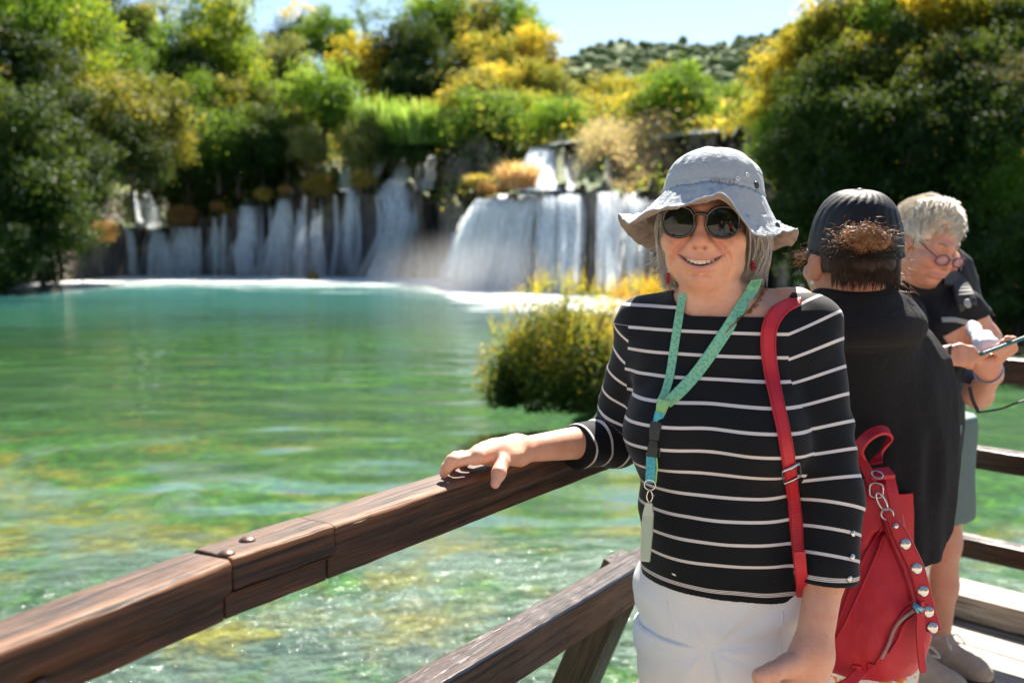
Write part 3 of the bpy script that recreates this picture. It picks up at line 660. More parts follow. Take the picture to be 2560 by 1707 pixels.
def build_tufts(crowns):
    dry = leaf_mat('dry_grass', [(.20, .11, .05), (.42, .24, .10), (.58, .38, .18), (.66, .46, .24)], .45)
    gold = leaf_mat('golden_grass', [(.16, .12, .03), (.38, .29, .06), (.55, .42, .12), (.62, .5, .2)], .45)
    reed = leaf_mat('reed_leaf', [(.03, .08, .012), (.09, .20, .025), (.20, .34, .06), (.36, .46, .16)], .45)
    t1 = spiky('tuft_a', 31, 700, 1.0, .42, .70, .015); t2 = crowns[4].copy(); t2.name = 'tuft_mound'; t2.materials.clear(); t3 = spiky('reed_clump', 33, 900, 1.0, .45, .45, .011)
    L = [ # x, base y, height px, d, mesh, mat, name, label
        (418, 508, 52, 79, t2, dry, 'dry_grass_tuft', 'rust coloured dry tuft above the left broad fall'),
        (500, 480, 26, 79, t2, dry, 'dry_grass_tuft', 'small dry tuft at the left end of the mossy ledge'),
        (603, 455, 34, 78, t2, gold, 'dry_grass_tuft', 'sandy tuft on the ledge above the second fall'),
        (655, 442, 24, 77, t2, dry, 'dry_grass_tuft', 'small rusty tuft beside the lip of the wide middle fall'),
        (730, 440, 66, 77, t2, gold, 'grass_tuft', 'big straw coloured tuft on the middle ledge'),
        (833, 425, 52, 76, t2, gold, 'grass_tuft', 'golden tuft between two upper falls'),
        (1192, 436, 82, 56, t1, dry, 'dry_grass_tuft', 'tall orange cone of dry grass beside the upper cascade'),
        (1118, 448, 40, 57, t2, dry, 'dry_grass_tuft', 'orange dry tuft at the left lip of the right fall'),
        (1160, 442, 28, 56, t2, dry, 'dry_grass_tuft', 'low orange tuft left of the orange cone'),
        (1095, 432, 42, 58, t1, gold, 'grass_tuft', 'thin yellow stalks left of the right fall'),
        (235, 545, 56, 66, t2, dry, 'dry_grass_tuft', 'rusty tuft among the rocks of the left bank'),
        (330, 580, 24, 79, t2, gold, 'grass_tuft', 'yellow tuft between the leftmost falls'),
        (1300, 345, 28, 66, t2, dry, 'dry_grass_tuft', 'dry tuft on the left of the upper brown mound'),
        (1345, 345, 32, 66, t2, dry, 'dry_grass_tuft', 'dry tuft in the middle of the upper brown mound'),
        (1395, 348, 32, 65, t2, dry, 'dry_grass_tuft', 'dry tuft on the right of the upper brown mound'),
        (1500, 400, 50, 60, t2, gold, 'grass_tuft', 'straw tuft on the slope beside the hat'), (1555, 365, 44, 62, t2, dry, 'dry_grass_tuft', 'dry tuft under the upper stream'), (1475, 425, 40, 58, t2, dry, 'dry_grass_tuft', 'dry tuft low beside the hat'),
        (1600, 330, 32, 64, t2, dry, 'dry_grass_tuft', 'dry tuft right of the upper stream'),
        (1385, 425, 50, 60, t2, gold, 'grass_tuft', 'pale tuft in the spray behind the right fall'), (1545, 405, 40, 60, t2, gold, 'grass_tuft', 'straw tuft just left of the crown of the hat'), (1645, 325, 30, 62, t2, gold, 'grass_tuft', 'straw tuft above the crown of the hat'),
        (975, 335, 118, 75, t3, reed, 'reed_clump', 'tall bright green reeds above the tallest fall'), (930, 330, 84, 77, t3, reed, 'reed_clump', 'bright reeds at the left of the tall reed bed'), (1018, 330, 84, 74, t3, reed, 'reed_clump', 'bright reeds at the right of the tall reed bed'), (880, 300, 90, 80, t3, reed, 'reed_clump', 'pale reeds behind the round pale bush'),
        (720, 642, 22, 70, t2, gold, 'grass_tuft', 'low islet tuft in front of the middle falls'), (870, 655, 14, 66, t2, dry, 'grass_tuft', 'tiny islet tuft in the foam'),
    ]
    for (x, y, hpx, d, me, m, nm, lab) in L:
        p = W(x * DK, y * DK, d - 1.0); s = hpx * DK / FPX * d * .82
        o = bpy.data.objects.new(nm, me); COL.objects.link(o); o.location = p.tolist(); o.scale = (s * 1.5, s * 1.3, s) if me is not t2 else (s * .95, s * .85, s * .72); o.location.z += s * .35 if me is t2 else 0; o.rotation_euler = (0, 0, rng.uniform(0, 6))
        if not me.materials: me.materials.append(m)
        o.material_slots[0].link = 'OBJECT'; o.material_slots[0].material = m
        tag(o, lab, 'reeds' if nm == 'reed_clump' else 'grass', 'reeds above the falls' if nm == 'reed_clump' else 'grass tufts on the tufa')

# ---------------------------------------------------------------- falling water
def build_falls():
    t = NT('white_water'); T = t.t; T.nodes.remove(t.b)
    d = t.n('BsdfDiffuse'); d.inputs[0].default_value = (.93, .97, .99, 1); tl = t.n('BsdfTranslucent'); tl.inputs[0].default_value = (.93, .97, .99, 1)
    m = t.n('MixShader'); m.inputs[0].default_value = .5; t.l(d.outputs[0], m.inputs[1]); t.l(tl.outputs[0], m.inputs[2])
    tr = t.n('BsdfTransparent'); m2 = t.n('MixShader')
    br = t.noise(t.mapping(t.geo(), (3.2, 3.2, .35)), 1.6, 4, .65)
    t.l(t.math('ADD', .55, t.math('MULTIPLY', t.math('SUBTRACT', br, .40), 2.2), clamp=True), m2.inputs[0]); t.l(tr.outputs[0], m2.inputs[1]); t.l(m.outputs[0], m2.inputs[2]); t.l(m2.outputs[0], t.out.inputs[0])
    RAPIDS = (22, 23, 24)
    falls = [ # label, [(x, y, d, width)], density
        ('thin leftmost fall dropping from the mossy ledge', [(296, 525, 79, 10), (303, 570, 78.3, 13), (306, 634, 78, 18)], 1),
        ('narrow upper fall on the left, above the bright one', [(338, 438, 84, 8), (346, 480, 82.5, 26), (352, 530, 81.5, 34)], 1),
        ('faint upper trickle at the far left', [(310, 440, 85, 5), (318, 490, 83, 8), (322, 525, 82, 10)], .8),
        ('bright white fall on the left', [(362, 530, 80.5, 22), (366, 570, 79, 46), (372, 634, 78, 66)], 1.7),
        ('broad low fall on the left, right of the bright one', [(428, 522, 80, 50), (424, 565, 78.6, 56), (418, 634, 78, 66)], 1.2),
        ('thin trickles on the dark wall left of the middle falls', [(500, 520, 79.8, 40), (500, 560, 79.2, 44), (498, 625, 78.8, 48)], .22),
        ('fall from the sunlit lip at the left of the middle ledge', [(567, 474, 79, 32), (570, 530, 78, 28), (558, 570, 77.4, 46), (565, 635, 76.8, 48)], .9),
        ('wide fan fall in the middle, left of the thin pair', [(650, 446, 78, 20), (650, 500, 77, 30), (640, 570, 76.2, 62), (632, 638, 75.4, 92)], 1.0),
        ('thin straight fall beside the wide fan fall', [(688, 482, 77.4, 8), (688, 550, 76.6, 13), (687, 635, 75.8, 20)], .9),
        ('slim cone shaped fall right of the thin straight one', [(723, 482, 77.2, 8), (727, 545, 76.4, 26), (730, 637, 75.4, 56)], .9),
        ('upper white chute beside the golden tuft', [(800, 382, 82, 10), (795, 410, 80, 22), (798, 440, 78, 26)], 1.4),
        ('straight narrow fall left of the tallest fall', [(806, 438, 77.4, 20), (806, 500, 76.6, 28), (802, 560, 76, 30), (806, 632, 75.2, 34)], 1.1),
        ('slanting upper fall behind the golden tuft', [(880, 345, 83, 18), (868, 375, 81, 36), (852, 410, 79.5, 26)], .8),
        ('tallest fall, narrow above and fanning out to the left below', [(931, 352, 82, 8), (927, 395, 80.5, 34), (915, 440, 78.6, 82), (925, 500, 77, 80), (905, 560, 75.8, 92), (880, 640, 74.6, 116)], 1.25),
        ('short upper fall right of the tallest fall', [(990, 336, 80.5, 10), (984, 375, 79.4, 32), (980, 436, 78.4, 38)], .7),
        ('small slanting fall left of the right hand falls', [(1047, 535, 70, 10), (1045, 575, 66, 20), (1028, 640, 62, 44)], 1.0),
        ('leaning sheet at the left end of the right hand falls', [(1152, 447, 57.5, 76), (1126, 490, 55.8, 84), (1108, 560, 54.4, 96), (1096, 672, 53.2, 104)], 1.5),
        ('bright leaning fall, second of the right hand falls', [(1222, 445, 56.6, 40), (1204, 490, 55, 46), (1190, 560, 53.8, 58), (1176, 672, 52.6, 82)], 1.5),
        ('fall from the broad lip below the upper cascade, left strand', [(1266, 440, 55.6, 36), (1266, 520, 54.4, 40), (1266, 670, 53.4, 48)], 1.1),
        ('fall from the broad lip below the upper cascade, right strand', [(1316, 440, 55, 56), (1312, 500, 54, 48), (1306, 670, 53, 50)], 1.2),
        ('thin veil beside the hat brim', [(1395, 442, 53.6, 44), (1395, 520, 52.6, 48), (1392, 670, 51.6, 54)], .55),
        ('faint veil behind the hat brim', [(1462, 442, 52.2, 56), (1460, 520, 51.2, 60), (1456, 670, 50.2, 66)], .45),
        ('upper cascade tumbling white above the right hand falls', [(1262, 338, 68, 60), (1256, 370, 65.5, 70), (1262, 400, 62.5, 105), (1285, 438, 58.5, 140)], 3.2),
        ('upper stream slanting down to the hat', [(1640, 302, 76, 40), (1540, 312, 72, 34), (1490, 335, 68.5, 26), (1452, 352, 66, 24)], 2.2),
        ('small rapids on the brow of the upper terrace', [(1450, 318, 74, 34), (1380, 322, 72, 30), (1310, 326, 70.5, 26), (1262, 338, 69, 36)], 1.6),
        ('pale fall between the hat brim and the quilted cap', [(1846, 560, 33.6, 20), (1846, 620, 32.8, 26), (1844, 730, 32.2, 32)], 1.4),
    ]
    rr = np.random.default_rng(5)
    for nm_, a_, b_ in (('left', 470, 640), ('middle', 670, 880), ('right', 1130, 1500)):
        for j in range(5):
            x = a_ + (b_ - a_) * (j + rr.uniform(.2, .8)) / 5; yt = np.interp(x, [470, 560, 640, 760, 880, 1130, 1500], [505, 480, 455, 448, 450, 450, 446]); yb = np.interp(x, [470, 880, 1130, 1500], [632, 640, 665, 672])
            falls.append(('faint trickle on the wet rock of the %s wall, %s' % (nm_, ['first from the left', 'second from the left', 'in the middle of five', 'fourth from the left', 'last on the right'][j]), [(x, yt, 70, 5), (x + rr.uniform(-4, 4), (yt + yb) / 2, 70, 9), (x + rr.uniform(-8, 8), yb, 70, 15)], .4))
    for fi, (lab, sp, dens) in enumerate(falls):
        r = np.random.default_rng(100 + fi)
        S2 = catmull([[x * DK, y * DK, w * DK] for x, y, d, w in sp], 6); dep = [hit_depth(q[0], q[1], sp[0][2]) for q in S2]
        if fi not in RAPIDS:
            dep = np.minimum.accumulate(np.array(dep) - .5 - 2.7 * np.linspace(0, 1, len(S2)) ** .6)
        else: dep = np.array(dep) - .3
        S = np.array([list(W(q[0], q[1], dd)) + [q[2] / FPX * dd] for q, dd in zip(S2, dep)])
        wmax = S[:, 3].mean(); n = int(np.clip(130 * dens * wmax, 26, 800)); V = []; F = []; m = len(S); L = np.linspace(0, 1, m)
        for i in range(n):
            u = float(np.clip(r.normal(0, .25 if fi < 16 else .29), -.7, .7)); t0 = max(0, r.uniform(-.9, .6)); t1 = min(1.02, t0 + r.uniform(.5, 1.2)); wd = r.uniform(.010, .055) * (.7 + .3 * dens)
            ks = np.linspace(t0, t1, 7); ph = r.uniform(0, 6, 3)
            b = len(V)
            for q in ks:
                p = np.array([np.interp(q, L, S[:, j]) for j in range(4)])
                off = u * p[3] + .05 * math.sin(q * 9 + ph[0])
                fwd = -.45 * math.sin(u * 7 + ph[1]) * .5 + .25 * math.sin(3 * ph[0])
                c = p[:3] + A(off, fwd + .08 * math.sin(q * 7 + ph[2]), 0)
                e = wd * (.35 + .65 * math.sin(math.pi * min(1, (q - t0) / (t1 - t0 + 1e-6) * .85 + .12)))
                V += [c + A(-e, r.uniform(-.04, .04), 0), c + A(0, -e * .6, 0), c + A(e, r.uniform(-.04, .04), 0)]
            for k in range(6):
                o = b + 3 * k; F += [(o, o + 1, o + 4, o + 3), (o + 1, o + 2, o + 5, o + 4)]
        o = link('waterfall', mesh_from('waterfall', V, np.array(F)), t.m)
        tag(o, lab, 'waterfall', 'falls and cascades of the river')

# ---------------------------------------------------------------- bushes on the islet in mid river, and the trees behind the viewer
def build_islet(LM):
    mat = leaf_mat('bush_leaf', [(.012, .030, .008), (.045, .085, .012), (.22, .23, .03), (.72, .44, .03)], .45)
    sp = leaf_mat('sprig_leaf', [(.10, .14, .02), (.32, .34, .04), (.62, .50, .05), (.80, .50, .04)], .5)
    for k, (px, py, d, rx, ry, rz, yel, lab) in enumerate(((1395, 1012, 14.3, 1.20, 1.0, 1.92, .06, 'round dark bush with yellow tips on the islet in mid river'), (1600, 960, 15.6, 1.05, .9, 1.80, .34, 'yellow flowering bush behind the striped shoulder'))):
        r = np.random.default_rng(60 + k); base = WZ(px, py, WATER); e = empty('bush', base)
        nl = 78; C = r.normal(0, 1, (nl, 3)); C[:, 2] = np.abs(C[:, 2]) * 1.1; C /= np.linalg.norm(C, axis=1)[:, None]; C *= (r.uniform(.35, 1, nl) ** .5 * .82)[:, None]; Rl = r.uniform(.14, .30, nl)
        for j in range(36):
            a = r.uniform(0, 6.28); C[j] = A(math.cos(a) * r.uniform(.5, .88), math.sin(a) * r.uniform(.5, .88), r.uniform(.02, .34))
        n = 32000; kk = r.choice(nl, n, p=Rl ** 2 / (Rl ** 2).sum()); D = r.normal(0, 1, (n, 3)); D /= np.linalg.norm(D, axis=1)[:, None]
        P = C[kk] + D * (Rl[kk] * r.uniform(.55, 1.12, n))[:, None]; P[:, 2] = np.abs(P[:, 2]); hh = P[:, 2]
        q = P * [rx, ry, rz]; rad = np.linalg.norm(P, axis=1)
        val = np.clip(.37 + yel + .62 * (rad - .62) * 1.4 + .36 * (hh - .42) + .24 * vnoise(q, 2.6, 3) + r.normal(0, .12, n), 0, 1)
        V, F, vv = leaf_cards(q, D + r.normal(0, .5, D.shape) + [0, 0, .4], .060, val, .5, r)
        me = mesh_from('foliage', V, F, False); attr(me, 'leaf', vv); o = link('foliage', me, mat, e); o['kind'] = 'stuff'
        VV = []; FF = []; va = []
        for i in range(300):
            a = r.uniform(0, 6.28); m = math.sqrt(r.uniform(0, 1)) * .86; b = A(rx * m * math.cos(a), ry * m * math.sin(a), rz * (math.sqrt(max(0, 1 - m * m)) * .93)); H = r.uniform(.16, .38) * (2.0 if r.uniform() < .07 else 1); ln = A(math.cos(a) * m * .35, math.sin(a) * m * .35, 1); sd = A(-math.sin(a + i), math.cos(a + i), 0)
            for j in range(9):
                t = j / 9; c = b + ln * H * t; dv = A(*r.normal(0, 1, 3)); dv[2] = abs(dv[2]) + .6; dv /= np.linalg.norm(dv); L = .05 * (1 - .55 * t); w = np.cross(dv, sd); w = w / (np.linalg.norm(w) + 1e-6) * L * .22
                k0 = len(VV); VV += [c, c + dv * L * .5 + w, c + dv * L, c + dv * L * .5 - w]; FF.append((k0, k0 + 1, k0 + 2, k0 + 3)); va += [np.clip(.25 + .6 * t + yel * .5 + r.normal(0, .12), 0, 1)] * 4
        me = mesh_from('sprigs', VV, np.array(FF), False); attr(me, 'leaf', va); o = link('sprigs', me, sp, e); o['kind'] = 'stuff'
        mb = MB()
        for i in range(9):
            a = r.uniform(0, 6.28); mb.tube(catmull([A(.1 * math.cos(a), .1 * math.sin(a), -.02), A(.3 * math.cos(a), .3 * math.sin(a), .4), A(rx * .7 * math.cos(a), ry * .7 * math.sin(a), rz * .75)], 4), list(np.linspace(.03, .008, 9)), 5)
        mb.build('stems', BARK, e); tag(e, lab, 'bush', 'bushes on the islet')
def build_rear(LM, crowns, bark):
    tk = trunk_mesh('trunk_rear', 9); tk.materials.append(bark)
    for i, (x, y, s, k, wh_) in enumerate(((-17, -24, 6, 'g', 'leftmost tree'), (-9, -27, 7, 'd', 'dark tree second from the left'), (-1, -26, 6, 'o', 'olive tree in the middle'), (6, -27, 7, 'd', 'dark tree right of the middle'), (14, -24, 6, 'g', 'second tree from the right'), (21, -20, 6, 'd', 'rightmost tree'))):
        e = empty('tree', (x, y, -1)); cr = bpy.data.objects.new('crown', crowns[i % 5]); COL.objects.link(cr); cr.parent = e; cr.location = (0, 0, s * .95); cr.scale = (s, s, s * 1.05); cr.rotation_euler = (0, 0, i)
        cr.material_slots[0].link = 'OBJECT'; cr.material_slots[0].material = LM[k]; t = link('trunk', tk, None, e); t.location = (0, 0, s * .95); t.scale = (s, s, s)
        tag(e, wh_ + ' on the near bank, mirrored in the sunglasses', 'tree', 'trees on the near bank')
    # unseen pale gravel added behind the viewer to bounce sunlight onto the faces
    xs = np.linspace(-40, 45, 60); ys = np.concatenate([np.linspace(-60, -4, 40), np.linspace(-3.7, -2.2, 4)]); X, Y = np.meshgrid(xs, ys); P = np.stack([X.ravel(), Y.ravel(), np.full(X.size, -.06)], 1)
    P[:, 2] += .03 * vnoise(P, .7, 3) + np.clip(-(P[:, 1] + 12) * .05, 0, 3); P[-60:, 2] = -1.2; P[-120:-60, 2] -= .05
    idx = np.arange(X.size).reshape(X.shape); F = np.stack([idx[:-1, :-1], idx[:-1, 1:], idx[1:, 1:], idx[1:, :-1]], -1).reshape(-1, 4)
    T = NT('bounce_gravel'); n = T.noise(T.geo(), 30, 5, .7); T.set(Base_Color=T.mix(n, (.36, .30, .23), (.62, .54, .44)), Roughness=.95, Normal=T.bump(n, .6, .02))
    tag(link('bounce_ground', mesh_from('bounce_ground', P, F), T.m), kind='structure')

def build_mist():
    bm = bmesh.new(); bmesh.ops.create_icosphere(bm, subdivisions=3, radius=1); v = np.array([q.co[:] for q in bm.verts]); f = [tuple(q.index for q in w.verts) for w in bm.faces]; bm.free()
    me = mesh_from('mist', v, f)
    for (px, py, d, sx, sy, sz, den) in ((700, 672, 73, 11, 3.0, 3.2, .16), (900, 640, 72, 7, 3.0, 4.6, .16), (400, 680, 75, 6, 2.6, 3.0, .14), (1170, 705, 49.5, 6, 2.6, 3.0, .15), (1450, 452, 57, 3.5, 2.2, 1.8, .035), (1570, 440, 58, 4.0, 2.2, 1.8, .04)):
        m = bpy.data.materials.new('spray'); m.use_nodes = True; t = m.node_tree; t.nodes.remove(t.nodes['Principled BSDF']); pv = t.nodes.new('ShaderNodeVolumePrincipled'); pv.inputs['Color'].default_value = (.96, .97, .98, 1); pv.inputs['Anisotropy'].default_value = .3
        tc = t.nodes.new('ShaderNodeTexCoord'); ln = t.nodes.new('ShaderNodeVectorMath'); ln.operation = 'LENGTH'; t.links.new(tc.outputs['Object'], ln.inputs[0])
        mr = t.nodes.new('ShaderNodeMapRange'); mr.interpolation_type = 'SMOOTHSTEP'; t.links.new(ln.outputs['Value'], mr.inputs[0]); mr.inputs[1].default_value = 1.0; mr.inputs[2].default_value = .0; mr.inputs[3].default_value = 0.; mr.inputs[4].default_value = den
        t.links.new(mr.outputs[0], pv.inputs['Density']); t.links.new(pv.outputs[0], t.nodes['Material Output'].inputs['Volume'])
        o = bpy.data.objects.new('mist', me); COL.objects.link(o); me.materials.clear() if False else None
        if not me.materials: me.materials.append(m)
        o.material_slots[0].link = 'OBJECT'; o.material_slots[0].material = m
        o.location = W(px, py, d).tolist(); o.scale = (sx, sy, sz); tag(o, 'white spray hanging at the foot of the falls', None, None, 'stuff')
# ================================================================ BOARDWALK AND RAILINGS
E1 = A(.555, .832, 0); E1 /= np.linalg.norm(E1); N1 = A(-E1[1], E1[0], 0)       # first railing, inner top edge, and its outward side
E2 = A(-.676, .737, 0); E2 /= np.linalg.norm(E2); N2 = A(E2[1], -E2[0], 0)      # second railing behind, N2 points outward (away from the deck)
EL = A(-.471, -.882, 0)
R1 = A(-.1157, 1.6, 0); J0 = R1 + E1 * -.4345; Q2 = A(1.775, 3.45, 0)
def wood_mat(name, dark, mid, light, rough=(.25, .6), wear=None, grey=0., spec=.35):
    t = NT(name); o = t.coord()
    v = t.mapping(o, (1.2, 30, 30))
    g = t.noise(v, 2.2, 6, .65, .4); g2 = t.noise(t.mapping(o, (5, 130, 130)), 2.0, 4, .7); big = t.noise(t.mapping(o, (2.5, 9, 9)), 1.6, 4, .6)
    c = t.ramp(g, [(.28, dark), (.5, mid), (.75, light)])
    c = t.mix(t.math('MULTIPLY', t.math('SUBTRACT', big, .5), 2.2, clamp=True), c, light)
    if grey: c = t.mix(t.math('MULTIPLY', t.math('SUBTRACT', g2, .45), grey * 3, clamp=True), c, (.30, .26, .23))
    if wear:                                                     # arrises rubbed to bare orange wood
        sp = t.sep(o); ez = t.math('SUBTRACT', 1.0, t.math('DIVIDE', t.math('ABSOLUTE', t.math('SUBTRACT', sp[2], wear)), .016), clamp=True); ey = t.math('SUBTRACT', 1.0, t.math('DIVIDE', t.math('ABSOLUTE', t.math('SUBTRACT', sp[1], .004)), .022), clamp=True)
        m = t.math('MULTIPLY', t.math('MULTIPLY', ez, ey), t.math('ADD', .5, big), clamp=True); c = t.mix(t.math('MULTIPLY', m, .75), c, (.34, .15, .065))
        c = t.mix(t.math('MULTIPLY', t.math('GREATER_THAN', sp[2], wear - .003), t.math('MULTIPLY', t.math('SUBTRACT', g2, .42), 3.0, clamp=True)), c, (.20, .13, .095))
    # hairline checks along the grain
    ck = t.math('MULTIPLY', t.math('SUBTRACT', .43, t.noise(t.mapping(o, (1.6, 55, 55)), 2.4, 3, .5)), 14, clamp=True)
    ck2 = t.math('MULTIPLY', t.math('SUBTRACT', .36, t.noise(t.mapping(o, (.9, 24, 24)), 1.7, 4, .6, .3)), 16, clamp=True); ck = t.math('MAXIMUM', ck, ck2)
    c = t.mix(t.math('MULTIPLY', ck, .88), c, (.006, .004, .003))
    r = t.n('MapRange'); t.l(g2, r.inputs[0]); r.inputs[1].default_value = .3; r.inputs[2].default_value = .7; r.inputs[3].default_value = rough[0]; r.inputs[4].default_value = rough[1]
    h = t.math('ADD', t.math('MULTIPLY', g, .5), t.math('SUBTRACT', t.math('MULTIPLY', g2, .5), t.math('MULTIPLY', ck, .8)))
    t.set(Base_Color=c, Roughness=r.outputs[0], Normal=t.bump(h, .5, .0022)); t.b.inputs['Specular IOR Level'].default_value = spec
    return t.m
def beam_mesh(name, L, prof, seg=40, chip=.0015, seed=0, cut0=None):
    """beam along +X with a cross-section polygon prof [(y, z)], arrises worn by noise"""
    xs = np.linspace(0, L, seg + 1); n = len(prof); V = []
    for x in xs:
        for (y, z) in prof: V.append((x, y, z))
    V = np.array(V)
    V[:, 1:] += chip * .45 * np.stack([vnoise(V, 31, seed), vnoise(V, 37, seed + 1)], 1) + chip * .35 * np.stack([vnoise(V, 6, seed + 2), vnoise(V, 6, seed + 3)], 1)
    F = [(i * n + k, i * n + (k + 1) % n, (i + 1) * n + (k + 1) % n, (i + 1) * n + k) for i in range(seg) for k in range(n)]
    F = [f[::-1] for f in F]
    F += [tuple(range(n)), tuple(range(seg * n + n - 1, seg * n - 1, -1))]
    me = mesh_from(name, V, F, False); return me
def place_beam(name, p, e, L, prof, mat, parent=None, seg=40, chip=.0015, seed=0, pitch=0., bevel=.003):
    me = beam_mesh(name, L, prof, seg, chip, seed); o = link(name, me, mat, None)
    o.location = [float(v) for v in p]; o.rotation_euler = (0, -pitch, math.atan2(e[1], e[0]))
    if bevel:
        b = o.modifiers.new('bevel', 'BEVEL'); b.width = bevel; b.segments = 2; b.limit_method = 'ANGLE'; b.angle_limit = R(40)
    if parent is not None: o.parent = parent
    return o
def rect(y0, y1, z0, z1): return [(y0, z0), (y1, z0), (y1, z1), (y0, z1)]
def build_rails():
    W1 = wood_mat('rail_wood', (.012, .006, .004), (.036, .016, .009), (.13, .050, .020), (.48, .80), wear=1.062)
    W2 = wood_mat('rail_wood_dark', (.014, .008, .006), (.04, .021, .013), (.09, .045, .024), (.22, .42))
    W3 = wood_mat('deck_wood', (.16, .13, .105), (.33, .285, .24), (.50, .45, .39), (.45, .8), grey=.5)
    iron = plain('rusty_iron', (.11, .062, .045), .42, .55, bump=(260, .4, .001), var=.3)
    # ---- first railing
    root = empty('wooden_railing', R1)
    tag(root, 'brown wooden railing the smiling person rests a hand on', 'railing', 'railings of the boardwalk')
    def par(o): o.parent = root; o.matrix_parent_inverse = Matrix.Translation([-float(v) for v in R1]); return o
    T = 1.062; w = .080
    up = [(0, T - .043), (.004, T - .003), (.006, T), (w - .006, T), (w, T - .004), (w, T - .043)]                                       # upper half of the section
    full = [(.016, T - .083), (.016, T - .053), (.001, T - .041), (.0, T - .006), (.006, T), (w - .006, T), (w, T - .006), (w, T - .083)]
    low = [(.016, T - .083), (.016, T - .053), (.006, T - .0455), (w, T - .0455), (w, T - .083)]
    lap = .185
    # right hand beam: its upper half laps over the tongue of the left hand beam
    par(place_beam('handrail', J0 + E1 * (lap + .002), E1, 3.0, full, W1, seg=110, seed=3, chip=.0022))
    par(place_beam('handrail_lap', J0 + E1 * .0025, E1, lap + .001, up, W1, seg=16, seed=5, chip=.0022))
    lb = par(place_beam('handrail', J0 - A(0, 0, .001) + EL * .75, -EL, .75, full, W1, seg=46, seed=9, chip=.0022))
    par(place_beam('handrail_tongue', J0 - A(0, 0, .001), E1, lap - .001, low, W1, seg=14, seed=12, chip=.002))
    for px, py in ((618, 1352), (566, 1386)):
        m = MB(); c = WZ(px, py, T - .001); m.dome(c, (0, 0, 1), .0115, .006, 16, 5); par(m.build('bolt', iron))
    m = MB(); c = WZ(98, 1690, T - .05); a = -np.cross(A(0, 0, 1), -EL); nn = A(EL[1], -EL[0], 0); nn = nn if nn[0] > 0 else -nn
    q = J0 + EL * ((c - J0) @ EL); c = A(q[0], q[1], T - .064) + nn * -.010; m.dome(c, nn, .013, .007, 16, 5); par(m.build('bolt', iron))
    # lower rails
    for k, z in enumerate((.727, .39)):
        par(place_beam('lower_rail', J0 + E1 * -.6, E1, 3.75, rect(0, .078, z - .078, z), W2, seg=120, seed=20 + k, chip=.002))
    # knot hole on the lower rail
    # post and slanting brace on the water side
    for k, t in enumerate((1.14, 2.55)):
        p = R1 + E1 * t + N1 * .086
        par(place_beam('post', A(p[0], p[1], -1.6), A(*E1[:2], 0), 2.55, rect(-.05, .05, -.05, .05), W2, seg=30, seed=31 + k, pitch=R(90)))
        a = R1 + E1 * (t - .24) + N1 * .115; b = a + N1 * .62
        a = A(a[0], a[1], .675); b = A(b[0], b[1], -.80); dv = b - a; L = np.linalg.norm(dv)
        br = par(place_beam('brace', a, A(dv[0], dv[1], 0), L, rect(-.05, .05, -.045, .045), W2, seg=30, seed=37 + k, pitch=math.asin(dv[2] / L)))
    par(place_beam('sill_beam', R1 + E1 * -1.2 + N1 * .01 - A(0, 0, .19), E1, 4.0, rect(0, .12, 0, .16), W2, seg=20, seed=41))
    # ---- second railing
    root2 = empty('wooden_railing', Q2)
    tag(root2, 'dark three bar railing behind the fair haired person with the phone', 'railing', 'railings of the boardwalk')
    def par2(o): o.parent = root2; o.matrix_parent_inverse = Matrix.Translation([-float(v) for v in Q2]); return o
    s = Q2 + E2 * .70
    for k, z in enumerate((1.062, .727, .39)):
        par2(place_beam('handrail' if k == 0 else 'lower_rail', A(s[0], s[1], 0), -E2, 3.2, rect(-.0, .08, z - (.088 if k == 0 else .072), z), W2, seg=60, seed=50 + k, chip=.002))
    par2(place_beam('kerb_beam', A(s[0], s[1], 0) + N2 * .21, -E2, 3.2, rect(0, .205, .006, .10), W3, seg=40, seed=57))
    for k, t in enumerate((.45, -1.35)):
        p = Q2 + E2 * t + N2 * .135
        par2(place_beam('post', A(p[0], p[1], -1.6), E2, 2.60, rect(-.05, .05, -.05, .05), W2, seg=20, seed=61 + k, pitch=R(90)))
    # ---- deck: planks parallel to the second railing, cut along the first one
    deck = tag(empty('boardwalk', (1.2, 1.5, 0)), kind='structure')
    pw, gap = .142, .007
    for k in range(-2, 46):
        o = Q2 - N2 * (.004 + (pw + gap) * (k + 1))
        M = np.array([[E2[0], -E1[0]], [E2[1], -E1[1]]]); rhs = (R1 + N1 * .10)[:2] - o[:2]; u = np.linalg.solve(M, rhs)[0]
        p = A(o[0], o[1], 0) + E2 * u; L = 4.8
        pl = place_beam('plank', A(p[0], p[1], 0), -E2, L, rect(0, pw, -.035, -.002 + rng.uniform(-.002, .001)), W3, seg=24, seed=100 + k, chip=.0012)
        pl.parent = deck; pl.matrix_parent_inverse = Matrix.Translation((-1.2, -1.5, 0))
    for k in range(4):
        p = R1 + E1 * (-1.5 + k * 1.2) + N1 * .05
        j = place_beam('joist', A(p[0], p[1], -.20), A(E1[1], -E1[0], 0), 4.2, rect(0, .09, 0, .16), W2, seg=6, seed=150 + k); j.parent = deck; j.matrix_parent_inverse = Matrix.Translation((-1.2, -1.5, 0))
